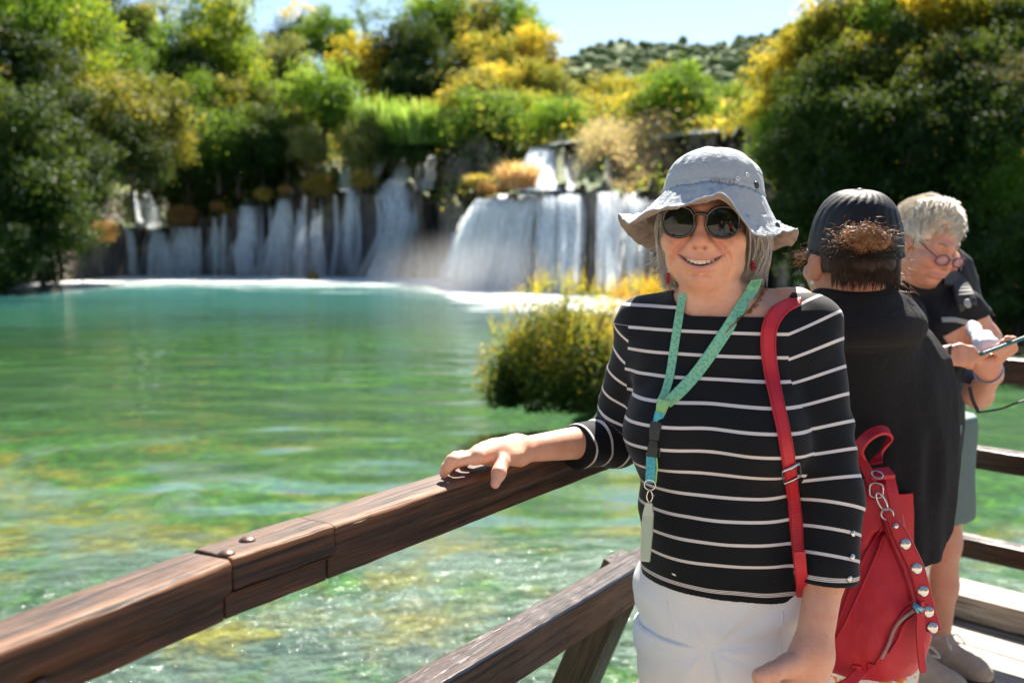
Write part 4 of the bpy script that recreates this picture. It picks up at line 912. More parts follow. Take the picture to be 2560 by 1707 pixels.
# ================================================================ PEOPLE
def U(P, items, k):
    """smooth union of items (centre, radius, fn); each is evaluated only near itself"""
    d = np.full(len(P), .25)
    for c, r, fn in items:
        m = ((P - c) ** 2).sum(1) < (r + .12) ** 2
        if m.any(): d[m] = smin(d[m], fn(P[m]), k)
    return d
def limb(pts, rad, k=None):
    """items for a chain of tapered capsules"""
    out = []
    for i in range(len(pts) - 1):
        a, b, ra, rb = np.asarray(pts[i], float), np.asarray(pts[i + 1], float), rad[i], rad[i + 1]
        out.append(((a + b) / 2, np.linalg.norm(b - a) / 2 + max(ra, rb), (lambda a, b, ra, rb: lambda P: capd(P, a, b, ra, rb))(a, b, ra, rb)))
    return out
def ball(c, r, M=None):
    c = np.asarray(c, float); rr = np.max(r)
    return (c, rr, (lambda P: elld(P, c, np.broadcast_to(r, 3), M)))
def finger(pts, r0, r1):
    n = len(pts); return limb(pts, list(np.linspace(r0, r1, n)))
def union_fn(groups):
    """groups: list of (items, inner k); joined with k between groups"""
    def f(P, kk=.02):
        d = None
        for items, k in groups:
            v = U(P, items, k); d = v if d is None else smin(d, v, kk)
        return d
    return f

# ---- a head, eyes at z = 0, face towards -y, metres
def head_sdf(P, smile=1.0, plump=1.0):
    X = np.abs(P[:, 0]); S = P.copy(); S[:, 0] = X
    d = elld(P, (0, .022, .040), (.073, .092, .088))
    d = smin(d, elld(P, (0, -.018, -.030), (.066, .074, .088)), .03)
    d = smin(d, elld(P, (0, -.022, -.070), (.053 * plump, .062, .042)), .03)
    d = smin(d, elld(S, (.043, -.062, -.036), (.032, .031, .027 + .003 * smile)), .022)          # cheeks
    d = smin(d, elld(S, (.039 * plump, -.030, -.066), (.029, .038, .034)), .025)                  # jowls
    d = smin(d, elld(P, (0, -.066, -.101), (.027, .024, .018)), .018)                             # chin
    d = smin(d, elld(P, (0, -.030, -.108), (.038 * plump, .042, .018)), .022)                     # under the chin
    d = smin(d, elld(P, (0, -.070, -.062), (.040, .030, .030)), .02)                              # around the mouth
    d = smin(d, capd(S, (0, -.085, .020), (.040, -.066, .022), .012, .011), .014)                 # brow
    d = smax(d, -elld(S, (.032, -.100, .000), (.019, .016, .012)), .016)                          # eye sockets
    d = smin(d, elld(S, (.032, -.072, -.001), (.014, .013, .012)), .006)                          # eyes behind the lids
    # nose
    n = capd(P, (0, -.086, .008), (0, -.104, -.030), .0085, .0120)
    n = smin(n, elld(P, (0, -.108, -.036), (.0125, .012, .0115)), .008)
    n = smin(n, elld(S, (.0165, -.096, -.0385), (.0095, .012, .0085)), .007)
    n = smax(n, -elld(S, (.0085, -.1045, -.0475), (.0042, .0055, .0045)), .003)
    d = smin(d, n, .009)
    # folds and lines of an older smiling face, pressed into the front of the skin
    fm_ = (P[:, 1] < -.02) & (np.abs(P[:, 2]) < .15) & (d < .03)
    if fm_.any():
        x = X[fm_]; z = P[fm_, 2]; add = np.zeros(len(x))
        def line(ax, az, bx, bz, w, dep, bow=0.):
            vx, vz = bx - ax, bz - az; L2 = vx * vx + vz * vz; t = np.clip(((x - ax) * vx + (z - az) * vz) / L2, 0, 1); L = math.sqrt(L2)
            px_ = ax + t * vx + bow * 4 * t * (1 - t) * vz / L; pz_ = az + t * vz - bow * 4 * t * (1 - t) * vx / L
            return dep * np.exp(-((x - px_) ** 2 + (z - pz_) ** 2) / (w * w)) * (.35 + .65 * np.sin(np.pi * np.clip(t * .9 + .08, 0, 1)))
        add += line(.0235, -.034, .0530, -.078, .0055, .0070, -.005) - line(.046, -.042, .052, -.048, .0180, .0045)
        add += line(.058, -.034, .0620, -.082, .0042, .0032, -.005) + line(.066, -.030, .068, -.074, .0036, .0022, -.003) + line(.0520, -.080, .044, -.100, .0048, .0035)
        add += line(.055, .010, .070, .016, .0024, .0014) + line(.056, .001, .072, -.001, .0024, .0014) + line(.055, -.008, .070, -.018, .0026, .0015) + line(.030, -.016, .052, -.022, .0034, .0016, .002)
        add += line(.0, -.0895, .022, -.0930, .0055, .0050) + line(.0, .046, .045, .044, .0030, .0014) + line(.0, .058, .045, .055, .0030, .0014)
        add += line(.0, -.0490, .0035, -.0600, .0030, .0012)
        d[fm_] += add
    # mouth: opening between two smile curves, lips along them
    x2 = np.clip(X / .0425, 0, 1.3) ** 2
    zu = -.0690 + .0140 * x2 * smile; zl = -.0690 - .0088 * smile + .0222 * x2 * smile
    yf = -.1000 + .020 * x2
    m = (P[:, 1] < -.055) & (X < .055) & (np.abs(P[:, 2] + .066) < .03)
    if m.any():
        dm = d[m]; xm = X[m]; Pm = P[m]
        ul = np.sqrt((Pm[:, 2] - zu[m] - .0045) ** 2 * 1.0 + ((Pm[:, 1] - yf[m] - .0030)) ** 2) - .0058 * np.sqrt(np.clip(1.05 - x2[m], .06, 1))
        ll = np.sqrt((Pm[:, 2] - zl[m] + .0050) ** 2 + ((Pm[:, 1] - yf[m] - .0035)) ** 2) - .0066 * np.sqrt(np.clip(1.05 - x2[m], .06, 1))
        lip = np.minimum(ul, ll); lip = np.maximum(lip, xm - .0435)
        dm = smin(dm, lip, .007)
        if smile > .2:
            op = np.maximum(np.maximum(Pm[:, 2] - zu[m], zl[m] - Pm[:, 2]), np.maximum(xm - .0425, Pm[:, 1] + .066))
            dm = smax(dm, -op, .0025)
        else:
            op = np.sqrt((Pm[:, 2] - .5 * (zu[m] + zl[m])) ** 2 + (Pm[:, 1] - yf[m] + .001) ** 2) - .002
            dm = smax(dm, -np.maximum(op, xm - .03), .005)
        d[m] = dm
    # ears
    def ear(Q):
        e = elld(Q, (.0765, .012, -.012), (.008, .019, .031), None)
        e = smax(e, -elld(Q, (.0850, .010, -.008), (.006, .010, .018)), .006)
        return e
    d = smin(d, near(S, (.077, .012, -.012), .06, ear), .008)
    return d
class Frame:
    def __init__(s, O, M, sc=1.0): s.O = np.asarray(O, float); s.M = np.asarray(M, float); s.s = sc
    def loc(s, P): return (np.asarray(P, float) - s.O) @ s.M / s.s
    def wld(s, p): return s.O + (np.atleast_2d(np.asarray(p, float)) * s.s) @ s.M.T
    def w1(s, *p): return s.wld(p)[0]
    def dirw(s, *p): return s.M @ np.asarray(p, float)
def skin_material(name, base, deep, fine=1.0):
    t = NT(name); o = t.coord()
    n1 = t.noise(o, 26, 4, .6); n2 = t.noise(o, 170, 3, .6)
    c = t.mix(t.math('MULTIPLY', t.math('SUBTRACT', n1, .42), 2.2, clamp=True), base, deep)
    spots = t.math('MULTIPLY', t.math('SUBTRACT', t.noise(o, 95, 3, .55), .62), 9, clamp=True)
    c = t.mix(t.math('MULTIPLY', t.math('SUBTRACT', t.noise(o, 11, 3, .5), .5), 1.6, clamp=True), c, (.70, .27, .17)); c = t.mix(t.math('MULTIPLY', spots, .40), c, tuple(x * .62 for x in deep))
    c = t.mix(t.math('MULTIPLY', t.attr('blush'), .50), c, (.62, .20, .13))
    c = t.mix(t.math('MULTIPLY', t.attr('lip'), .62), c, (.50, .19, .18))
    c = t.mix(t.attr('dark'), c, (.035, .012, .010))
    c = t.mix(t.math('MULTIPLY', t.attr('nail'), .6), c, (.80, .42, .36))
    wr = t.voro(t.mapping(o, (1, 1, 1.6)), 260, 'DISTANCE_TO_EDGE')
    ln = t.noise(t.mapping(o, (1, 1, 5)), 42, 4, .65)
    h = t.math('ADD', t.math('MULTIPLY', ln, 1.3), t.math('ADD', t.math('MULTIPLY', n2, .6), t.math('MULTIPLY', t.math('MINIMUM', wr, .12), 2.5)))
    t.set(Base_Color=c, Roughness=.46, Normal=t.bump(h, .34 * fine, .0016))
    b = t.b.inputs
    b['Subsurface Weight'].default_value = .22; b['Subsurface Radius'].default_value = (.9, .35, .2); b['Subsurface Scale'].default_value = .009
    b['Specular IOR Level'].default_value = .42
    return t.m
def body_attrs(me, pos, fr, smile=1.0, nails=(), lips=1.0):
    L = fr.loc(pos); X = np.abs(L[:, 0]); face = (L[:, 1] < -.03) & (np.abs(L[:, 2]) < .16) & (X < .09)
    x2 = np.clip(X / .0425, 0, 1.3) ** 2
    zu = -.0690 + .0140 * x2 * smile; zl = -.0690 - .0088 * smile + .0222 * x2 * smile
    u = L[:, 2] - zu; l = zl - L[:, 2]
    def sm(x, a, b): t = np.clip((x - a) / (b - a), 0, 1); return t * t * (3 - 2 * t)
    tap = np.sqrt(np.clip(1.06 - x2, 0, 1))
    lip = np.where((L[:, 2] > .5 * (zu + zl)), sm(u, .0085 * tap, .0050 * tap - .001) , sm(l, .0110 * tap + .001, .0080 * tap - .001)) * (X < .0465) * (L[:, 1] < -.066) * face
    blush = face * (np.exp(-(((X - .042) / .022) ** 2 + ((L[:, 2] + .038) / .020) ** 2)) + .8 * np.exp(-((X / .014) ** 2 + ((L[:, 2] + .036) / .014) ** 2)) * (L[:, 1] < -.095) + .5 * np.exp(-((X / .03) ** 2 + ((L[:, 2] + .104) / .02) ** 2)))
    dark = face * ((L[:, 2] < zu + .0008) & (L[:, 2] > zl - .0008) & (X < .0445) & (L[:, 1] > -.099 + .020 * x2 + .011)) * (1.0 if smile > .2 else 0.)
    dark = dark + face * (np.exp(-(((X - .0085) / .0035) ** 2 + ((L[:, 2] + .0475) / .0032) ** 2 + ((L[:, 1] + .1035) / .006) ** 2))) * .9
    nail = np.zeros(len(pos))
    for c, r in nails: nail = np.maximum(nail, (((pos - c) ** 2).sum(1) < r * r) * 1.0)
    attr(me, 'lip', lip * lips); attr(me, 'blush', np.clip(blush, 0, 1)); attr(me, 'dark', np.clip(dark, 0, 1)); attr(me, 'nail', nail)
def sdf_object(name, f, lo, hi, h, mat, parent=None, project=2, smooth=0):
    pos, q = surface_nets(f, lo, hi, h, project=project)
    if smooth: pos = smooth_mesh(pos, q, smooth)
    me = mesh_from(name, pos, q); o = link(name, me, mat, parent)
    return o, pos
def drape(px_list, bvhs, default_d, lift=.004, n=10):
    """points seen along a line of pixels, laid on the nearest of the given surfaces"""
    S = catmull(px_list, n); out = []; nr = []
    for x, y in S[:, :2]:
        a = W(x, y, 1.0) - EYE; L = np.linalg.norm(a); best = None
        for b in bvhs:
            h = b.ray_cast(Vector(EYE), Vector(a / L))
            if h[0] is not None and (best is None or h[3] < best[3]): best = h
        if best is None: out.append(W(x, y, default_d)); nr.append(A(0, -1, 0))
        else:
            nn = np.array(best[1]); nn = nn if nn @ a < 0 else -nn
            out.append(np.array(best[0]) + nn * lift); nr.append(nn)
    return np.array(out), np.array(nr)
def smooth_line(P, it=4):
    P = P.copy()
    for _ in range(it): P[1:-1] = .25 * P[:-2] + .5 * P[1:-1] + .25 * P[2:]
    return P
def ribbon(mb, P, Nn, width, thick=.002):
    """flat strap along P facing Nn; width scalar or list; a closed box section"""
    m = len(P); width = np.broadcast_to(width, m)
    T = np.gradient(P, axis=0); T /= np.linalg.norm(T, axis=1)[:, None]
    Nn = Nn - (Nn * T).sum(1)[:, None] * T; Nn /= np.linalg.norm(Nn, axis=1)[:, None]
    S = np.cross(T, Nn); V = []; 
    for i in range(m):
        w = width[i] / 2
        for a, b in ((-1, -.5), (-.86, .5), (.86, .5), (1, -.5)):
            V.append(P[i] + S[i] * w * a + Nn[i] * thick * b)
    F = []
    for i in range(m - 1):
        for k in range(4): F.append((i * 4 + k, i * 4 + (k + 1) % 4, i * 4 + 4 + (k + 1) % 4, i * 4 + 4 + k))
    F += [(3, 2, 1, 0), tuple((m - 1) * 4 + k for k in range(4))]
    mb.add(V, F); return S
def strands(mb, curves, r0, n=3):
    for c in curves:
        m = len(c); mb.tube(c, [r0 * (1 - .75 * (i / (m - 1)) ** 2) for i in range(m)], n, caps=False)
def ring(mb, c, M, rx, ry, rad, n=28, k=8, sq=2.0, a0=0., a1=2 * math.pi):
    """closed wire loop in the x-z plane of M"""
    closed = abs(a1 - a0 - 2 * math.pi) < 1e-6; V = []; F = []; N = n if closed else n + 1
    for i in range(N):
        t = a0 + (a1 - a0) * i / n; ct, st_ = math.cos(t), math.sin(t)
        p = A(rx * math.copysign(abs(ct) ** (2 / sq), ct), 0, ry * math.copysign(abs(st_) ** (2 / sq), st_))
        o = A(ct, 0, st_)
        for j in range(k):
            b = 2 * math.pi * j / k; V.append(np.asarray(c) + np.asarray(M) @ (p + rad * (math.cos(b) * o + math.sin(b) * A(0, 1, 0))))
    for i in range(n if closed else n):
        i2 = (i + 1) % N
        if not closed and i + 1 >= N: break
        for j in range(k): F.append((i * k + j, i * k + (j + 1) % k, i2 * k + (j + 1) % k, i2 * k + j))
    mb.add(V, F)

# ---------------------------------------------------------------- the smiling person in front
def build_front_person():
    fr = Frame(W(1770, 556, 1.835), rotz(R(-18)) @ roty(R(1.0)))
    TR = rotz(R(-18)); TC = A(.395, 1.852, 0)
    tz = np.array([.62, .70, .78, .84, .92, 1.02, 1.10, 1.18, 1.26, 1.31, 1.345, 1.372, 1.40])
    ta = np.array([.146, .160, .160, .154, .147, .146, .150, .157, .165, .166, .138, .072, .03])
    tb = np.array([.110, .128, .128, .124, .122, .116, .112, .110, .104, .092, .078, .066, .05])
    tx = np.array([.026, .026, .024, .020, .014, .006, -.002, -.006, -.002, .000, -.004, -.010, -.014])
    def torso(P, g=0.):
        Q = (P - TC) @ TR; z = Q[:, 2]
        a = np.interp(z, tz, ta) + g; b = np.interp(z, tz, tb) + g; x = (Q[:, 0] - np.interp(z, tz, tx)) / a; y = Q[:, 1] / b
        k = (np.abs(x) ** 2.3 + np.abs(y) ** 2.3) ** (1 / 2.3)
        d = (k - 1) * np.minimum(a, b)
        gm = float(np.max(g))
        for s in (-1, 1): d = smin(d, elld(Q, (.076 * s, -.092, 1.125), (.080 + gm, .076 + gm, .080 + gm)), .05)
        d = smin(d, elld(Q, (0.01, -.060, .95), (.110 + gm, .085 + gm, .12 + gm)), .06)
        return np.maximum(d, z - 1.40)
    tl = lambda x, y, z: TC + TR @ A(x, y, z)
    SR, SL = tl(-.148, .004, 1.298), tl(.152, .004, 1.300)
    ER, WR = W(1540, 1094, 2.03), W(1290, 1126, 1.835)
    EL_, WL = W(2080, 1240, 1.76), W(2030, 1632, 1.70)
    # right hand on the rail
    mcp = [W(1190, 1143, 1.715), W(1198, 1134, 1.742), W(1208, 1130, 1.766), W(1222, 1130, 1.79)]
    pip = [W(1131, 1153, 1.690), W(1140, 1146, 1.722), W(1152, 1144, 1.757), W(1174, 1144, 1.79)]
    dip = [W(1116, 1169, 1.688), W(1125, 1162, 1.724), W(1138, 1158, 1.762), W(1162, 1156, 1.797)]
    tip = [W(1109, 1184, 1.690), W(1118, 1176, 1.728), W(1130, 1170, 1.768), W(1154, 1166, 1.803)]
    th = [W(1268, 1136, 1.800), W(1254, 1155, 1.750), W(1247, 1182, 1.717), W(1238, 1209, 1.706)]
    right_hand = limb([WR, (WR + mcp[0]) / 2 + A(0, 0, .004), mcp[0]], [.023, .020, .0125]) + limb([WR, mcp[1]], [.023, .0125]) + limb([WR, mcp[2]], [.023, .012]) + limb([WR, mcp[3]], [.022, .011])
    right_hand += [ball((np.array(mcp).mean(0) + WR) / 2 + A(0, 0, -.002), (.046, .040, .015), rotz(math.atan2(1, 1.2)))]
    fingers = []
    for i, r in enumerate((.0098, .0098, .0094, .0082)): fingers.append((limb([mcp[i], pip[i], dip[i], tip[i]], [r * 1.15, r, r * .9, r * .74]), .006))
    for i in range(4): fingers[i][0].append(ball(mcp[i] + A(0, 0, .004), .0125)); fingers[i][0].append(ball(pip[i] + A(0, 0, .0015), .0108))
    fingers.append((limb(th, [.016, .0135, .0118, .0082]), .008))
    # left hand hanging, closed round the loose strap
    c5 = W(1992, 1712, 1.695)
    left_hand = limb([WL, W(1992, 1745, 1.700)], [.031, .033]) + limb([WL + A(.012, .01, -.02), W(2018, 1745, 1.725)], [.026, .028]) + limb([WL, W(1962, 1668, 1.672)], [.024, .019])
    lf = [(limb([W(1970, 1662, 1.670), W(1930, 1680, 1.650), W(1902, 1690, 1.645), W(1908, 1726, 1.646)], [.019, .0155, .0130, .010]), .008)]
    for i in range(4):
        m_ = W(1968 + 22 * i, 1795 + 4 * i, 1.685 + .022 * i); p_ = W(1928 + 24 * i, 1822, 1.66 + .024 * i); t_ = W(1938 + 24 * i, 1780, 1.675 + .022 * i)
        lf.append((limb([W(1990 + 10 * i, 1740, 1.695 + .012 * i), m_], [.014, .012]) + limb([m_, p_, t_], [.0115, .0105, .0085]), .008))
    hipL, hipR = tl(.102, .0, .80), tl(-.058, .0, .80)
    kL, kR = A(.485, 1.80, .46), A(.325, 1.87, .46)
    aL, aR = A(.475, 1.84, .085), A(.315, 1.91, .085)
    legs = limb([hipL, kL, aL], [.074, .052, .036]) + limb([hipR, kR, aR], [.074, .052, .036])
    feet = limb([aL, aL + A(-.03, -.13, -.045)], [.042, .035]) + limb([aR, aR + A(-.05, -.13, -.045)], [.042, .035])
    armR = limb([SR, ER, WR], [.047, .039, .0225]); armL = limb([SL, EL_, W(2064, 1436, 1.745), WL], [.048, .038, .0320, .0310])
    neckb = tl(-.030, .010, 1.352)
    neck = limb([fr.w1(.004, .036, -.060), fr.w1(.004, .034, -.150), neckb + A(0, .012, -.01)], [.048, .049, .060])
    trap = limb([fr.w1(.035, .055, -.160), tl(.130, .020, 1.340)], [.036, .043]) + limb([fr.w1(-.01, .055, -.170), tl(-.12, .02, 1.322)], [.030, .034])
    clav = limb([tl(-.01, -.075, 1.318), tl(.12, -.05, 1.332)], [.018, .016])
    def body_f(P):
        d = near(P, fr.O, .30, lambda Q: head_sdf(fr.loc(Q), 1.0), .25)
        nk = U(P, neck + trap, .04)
        nm = nk < .05
        if nm.any():
            L = fr.loc(P[nm]); nk[nm] += .0016 * vnoise(np.stack([L[:, 0] * 40 + L[:, 2] * 14, 0 * L[:, 0], L[:, 2] * 10], 1), 1, 3) + .0014 * np.exp(-((L[:, 2] + .150 - .25 * L[:, 0] ** 2 * 40) / .0035) ** 2) + .0014 * np.exp(-((L[:, 2] + .176 - 8 * L[:, 0] ** 2) / .0035) ** 2)
        d = smin(d, nk, .016)
        m = (P[:, 2] > .60) & (P[:, 2] < 1.52)
        if m.any(): d[m] = smin(d[m], torso(P[m], np.where(P[m][:, 2] < .9, -.012, 0.)), .04)
        aR_, aL_ = U(P, armR, .02), U(P, armL, .02); hi_ = P[:, 2] > 1.18
        d = np.where(hi_, smin(d, aR_, .03), smin(d, aR_, .003)); d = np.where(hi_, smin(d, aL_, .03), smin(d, aL_, .003))
        d = smin(d, U(P, right_hand, .016), .016)
        for it, k in fingers: d = smin(d, U(P, it, k), .007)
        d = smin(d, U(P, left_hand, .02), .02)
        for it, k in lf: d = smin(d, U(P, it, k), .007)
        d = smin(d, U(P, legs + feet, .03), .05)
        return d
    SK = skin_material('skin_fair', (.76, .41, .275), (.66, .29, .18))
    pos, q = surface_nets(body_f, (-.16, 1.55, -.02), (.78, 2.20, 1.72), .0028)
    me = mesh_from('person', pos, q)
    nails = [(tip[0] + A(-.004, -.006, .002), .0075), (th[3] + A(-.001, -.009, -.001), .0105)]
    body_attrs(me, pos, fr, 1.0, nails)
    person = link('person', me, SK)
    tag(person, 'smiling person in a grey sun hat and striped top leaning on the rail', 'person')
    bv_body = BVHTree.FromPolygons([tuple(p) for p in pos], [tuple(x) for x in q])

    # ---- striped top
    def sleeve_ax(P, pts):
        """distance along the arm and nearest radius-free distance"""
        best = np.full(len(P), 9.); s = np.zeros(len(P)); acc = 0.
        for a, b in zip(pts[:-1], pts[1:]):
            ab = b - a; L = np.linalg.norm(ab); t = (P - a) @ ab / L; tc = np.clip(t, 0, L); d = np.linalg.norm(P - a - tc[:, None] * ab / L, axis=1)
            m = d < best; best = np.where(m, d, best); s = np.where(m, acc + t, s); acc += L
        return best, s
    cutR = W(1438, 1118, 1.945); nR = (ER - WR) / np.linalg.norm(ER - WR)
    cutL = W(2066, 1455, 1.73); nL = (EL_ - WL) / np.linalg.norm(EL_ - WL); nL = A(.03, .12, 1.0)
    slR = limb([SR, ER, cutR - nR * .03], [.054, .049, .0445]); slL = limb([SL, EL_, cutL - nL * .03], [.059, .0510, .0485])
    def folds(P, dl, dr):
        n = fbm(P @ np.diag([1, 1, 1.9]) + .3 * P[:, [1, 2, 0]], 11, 5, 2) * .0042
        el = np.minimum(np.linalg.norm(P - EL_, axis=1), np.linalg.norm(P - ER, axis=1)); n += .0050 * vnoise(np.stack([P[:, 2] * 42 + P[:, 0] * 26, P[:, 1] * 8, P[:, 0] * 6], 1), 1, 31) * np.exp(-(el / .10) ** 2)
        ap = np.minimum(np.linalg.norm(P - tl(-.13, -.07, 1.20), axis=1), np.linalg.norm(P - tl(.14, -.07, 1.20), axis=1)); n += .0050 * vnoise(np.stack([P[:, 2] * 26 - P[:, 0] * 30, P[:, 1] * 6, P[:, 0] * 4], 1), 1, 33) * np.exp(-(ap / .09) ** 2)
        n += .0052 * vnoise(np.stack([P[:, 2] * 24 + P[:, 0] * 9, P[:, 1] * 3, P[:, 0] * 3], 1), 1, 4) * np.exp(-((P[:, 2] - .98) / .12) ** 2)
        return n
    HEMN = TR @ A(.04, 0, 1.0); HEMC = tl(0, -.1, .836)
    def shirt_parts(P):
        dt = torso(P, np.interp(P[:, 2], [.82, .92], [.0125, .0085]))
        dt = smin(dt, U(P, [(tl(.09, .012, 1.335), .06, lambda Q: capd(Q, tl(.02, .02, 1.352), tl(.15, .01, 1.325), .046, .050)), (tl(-.09, .012, 1.335), .06, lambda Q: capd(Q, tl(-.06, .02, 1.345), tl(-.15, .01, 1.315), .042, .046))], .02), .03)
        return dt, U(P, slR, .03), U(P, slL, .03)
    def shirt_f(P):
        dt, dr, dl = shirt_parts(P)
        dr = smax(dr, -((P - cutR) @ nR), .004); dl = smax(dl, -((P - cutL) @ nL), .004)
        d = smin(smin(dt, dr, .035), dl, .030)
        d = d + folds(P, dl, dr)
        # armhole creases
        Q = (P - TC) @ TR
        d = np.where(dl < dt - .004, d, np.maximum(d, -((P - HEMC) @ HEMN)))
        xn = np.abs(Q[:, 0] - .014); t = np.clip((xn - .060) / .050, 0, 1)
        zc = np.where(Q[:, 1] < .0, 1.334 + .046 * t * t, 1.372)
        neckcut = (Q[:, 2] - zc)
        d = np.where((xn < .116), np.maximum(d, neckcut * .8), d)
        return d
    pos, q = surface_nets(shirt_f, (.05, 1.58, .74), (.75, 2.14, 1.43), .0032)
    dt, dr, dl = shirt_parts(pos)
    _, sR = sleeve_ax(pos, [SR, ER, cutR]); _, sL = sleeve_ax(pos, [SL, EL_, cutL])
    arm = np.minimum(dr, dl); Q = (pos - TC) @ TR
    me = mesh_from('striped_top', pos, q)
    attr(me, 'st', pos[:, 2] + .012 * Q[:, 0]); lat = (pos - SL) @ A(1, 0, 0); attr(me, 'ss', np.where(dr < dl, sR, sL + .012 + (lat - .03 * sL / .3) * np.clip(.36 * (1 - sL / .27), -.06, .4)))
    attr(me, 'msk', np.where((Q[:, 0] < -.138) & (pos[:, 2] < 1.312), dt - arm + .004, np.where(Q[:, 0] > .112, dt - arm + .030 * np.clip((pos[:, 2] - 1.08) / .10, 0, 1), -1)) * 60)
    attr(me, 'hem', np.clip(((pos - HEMC) @ HEMN), -1, 1)); attr(me, 'cuff', np.where((dl < dr) & (dt - arm + .002 > 0), (pos - cutL) @ nL, 1.0))
    t = NT('striped_jersey')
    def band(s, off, sp, w):
        f = t.math('FRACT', t.math('DIVIDE', t.math('ADD', s, off), sp)); return t.math('LESS_THAN', f, w / sp)
    bt = band(t.attr('st'), -1.142 + .0405 * 40, .0405, .0056); bs = band(t.attr('ss'), .0, .0455, .0056)
    m = t.math('GREATER_THAN', t.attr('msk'), 0.)
    lines = t.mix(m, bt, bs)
    hem = t.attr('hem'); cuff = t.attr('cuff')
    def dbl(h, c): return t.math('MULTIPLY', t.math('LESS_THAN', t.math('ABSOLUTE', t.math('SUBTRACT', h, c)), .0036), t.math('GREATER_THAN', t.math('ABSOLUTE', t.math('SUBTRACT', t.math('ABSOLUTE', t.math('SUBTRACT', h, c)), .0015)), .00045))
    lines = t.math('MULTIPLY', lines, t.math('GREATER_THAN', hem, .043)); lines = t.math('MULTIPLY', lines, t.math('GREATER_THAN', cuff, .016))
    lines = t.math('MAXIMUM', lines, t.math('MAXIMUM', dbl(hem, .0165), dbl(cuff, .0125)))
    o = t.coord(); kn = t.noise(o, 900, 2, .6)
    c = t.mix(lines, t.mix(kn, (.006, .007, .009), (.011, .012, .015)), t.mix(kn, (.62, .57, .56), (.76, .71, .70)))
    t.set(Base_Color=c, Roughness=.82, Normal=t.bump(t.math('ADD', kn, t.math('MULTIPLY', t.noise(o, 60, 3), .8)), .18, .0012))
    t.b.inputs['Sheen Weight'].default_value = .14; t.b.inputs['Sheen Roughness'].default_value = .4
    t.b.inputs['Specular IOR Level'].default_value = .2
    top = link('striped_top', me, t.m, person)
    bv_top = BVHTree.FromPolygons([tuple(p) for p in pos], [tuple(x) for x in q])
    steel = plain('polished_steel', (.62, .60, .58), .22, 1.0)
    for px, py in ((2133, 1333), (2131, 1392), (2124, 1446)):
        P_, N_ = drape([(px - 1, py), (px + 1, py)], [bv_top], 1.7, .001, 1)
        mb = MB(); mb.dome(P_[0], N_[0], .0058, .003, 14, 4); mb.build('snap_button', steel, top)

    # ---- white trousers
    trg = limb([hipL, kL, aL + A(0, 0, .05)], [.098, .070, .052]) + limb([hipR, kR, aR + A(0, 0, .05)], [.098, .070, .052])
    def trous_f(P):
        Q = (P - TC) @ TR
        d = smin(torso(P, np.interp(P[:, 2], [.80, .85], [.009, .002])), U(P, trg, .03), .035)
        d = smax(d, -capd(P, tl(-.002, -.145, .745), tl(-.002, -.12, .60), .006, .012), .03)           # crotch dip
        r = np.abs(Q[:, 0]); cen = A(0, -.10, .765)
        rad = np.sqrt((Q[:, 0] * 1.0) ** 2 + (Q[:, 2] - .74) ** 2); ang = np.arctan2(Q[:, 2] - .74, Q[:, 0])
        d = d + .0060 * vnoise(np.stack([ang * 4.5, rad * 7, 0 * rad], 1), 1, 8) * np.clip(rad / .05, 0, 1) * (Q[:, 2] < .88)
        d = d + .0056 * vnoise(np.stack([Q[:, 2] * 26 + r * 16, r * 5, Q[:, 1] * 3], 1), 1, 18) * np.exp(-((Q[:, 2] - .70) / .10) ** 2)
        d = d + .0020 * fbm(P, 16, 3, 2)
        return np.maximum(d, P[:, 2] - .875)
    pos, q = surface_nets(trous_f, (.15, 1.65, .06), (.66, 2.05, .93), .0042)
    t = NT('white_denim'); o = t.coord(); w = t.noise(t.mapping(o, (1, 1, .4)), 700, 2, .6)
    t.set(Base_Color=t.mix(w, (.80, .80, .81), (.88, .88, .88)), Roughness=.85, Normal=t.bump(w, .15, .001))
    trou = link('trousers', mesh_from('trousers', pos, q), t.m, person)
    bv_tr = BVHTree.FromPolygons([tuple(p) for p in pos], [tuple(x) for x in q])
    for pl in ([(1957, 1528), (1955, 1570), (1949, 1612), (1944, 1640)], [(1668, 1500), (1676, 1545), (1688, 1590)]):
        P_, N_ = drape(pl, [bv_tr], 1.72, .0006, 6); mb = MB(); mb.tube(smooth_line(P_, 3), .0013, 5); mb.build('seam', t.m, trou)
    # shoes below the frame
    sh = plain('white_shoe', (.6, .58, .55), .6)
    for a_, dx in ((aL, -.03), (aR, -.05)):
        f = lambda P: np.maximum(smin(capd(P, a_ + A(.01, .04, -.045), a_ + A(dx, -.15, -.055), .042, .036), capd(P, a_ + A(0, 0, .0), a_ + A(0, -.02, -.04), .045, .045), .03), .004 - P[:, 2])
        sdf_object('shoe', f, a_ + A(-.12, -.25, -.1), a_ + A(.12, .15, .08), .006, sh, person)

    # ---- teeth
    tm = plain('teeth', (.80, .74, .62), .25); mb = MB()
    for i in range(-5, 6):
        x = i * .0070; wd = .0036 if abs(i) < 3 else .0032; y = -.0925 + .022 * (x / .040) ** 2 * 1.2; zc = -.0702 + .0120 * (x / .040) ** 2
        M = fr.M @ rotz(math.atan2(2 * .0264 * x / .0016, 1) * .55)
        mb.box(fr.w1(x, y, zc), (wd, .003, .0056 - .0005 * abs(i)), M)
    mb.build('teeth', tm, person, bevel=.0009)
    return dict(person=person, fr=fr, bv_body=bv_body, bv_top=bv_top, bv_tr=bv_tr, steel=steel, skin=SK, tl=tl)
def build_people():
    K = build_front_person()
    if 'front_things' in globals(): front_things(K)
    if 'build_cap_person' in globals(): build_cap_person(K)
    if 'build_phone_person' in globals(): build_phone_person(K)
    if 'build_bystanders' in globals(): build_bystanders(K)
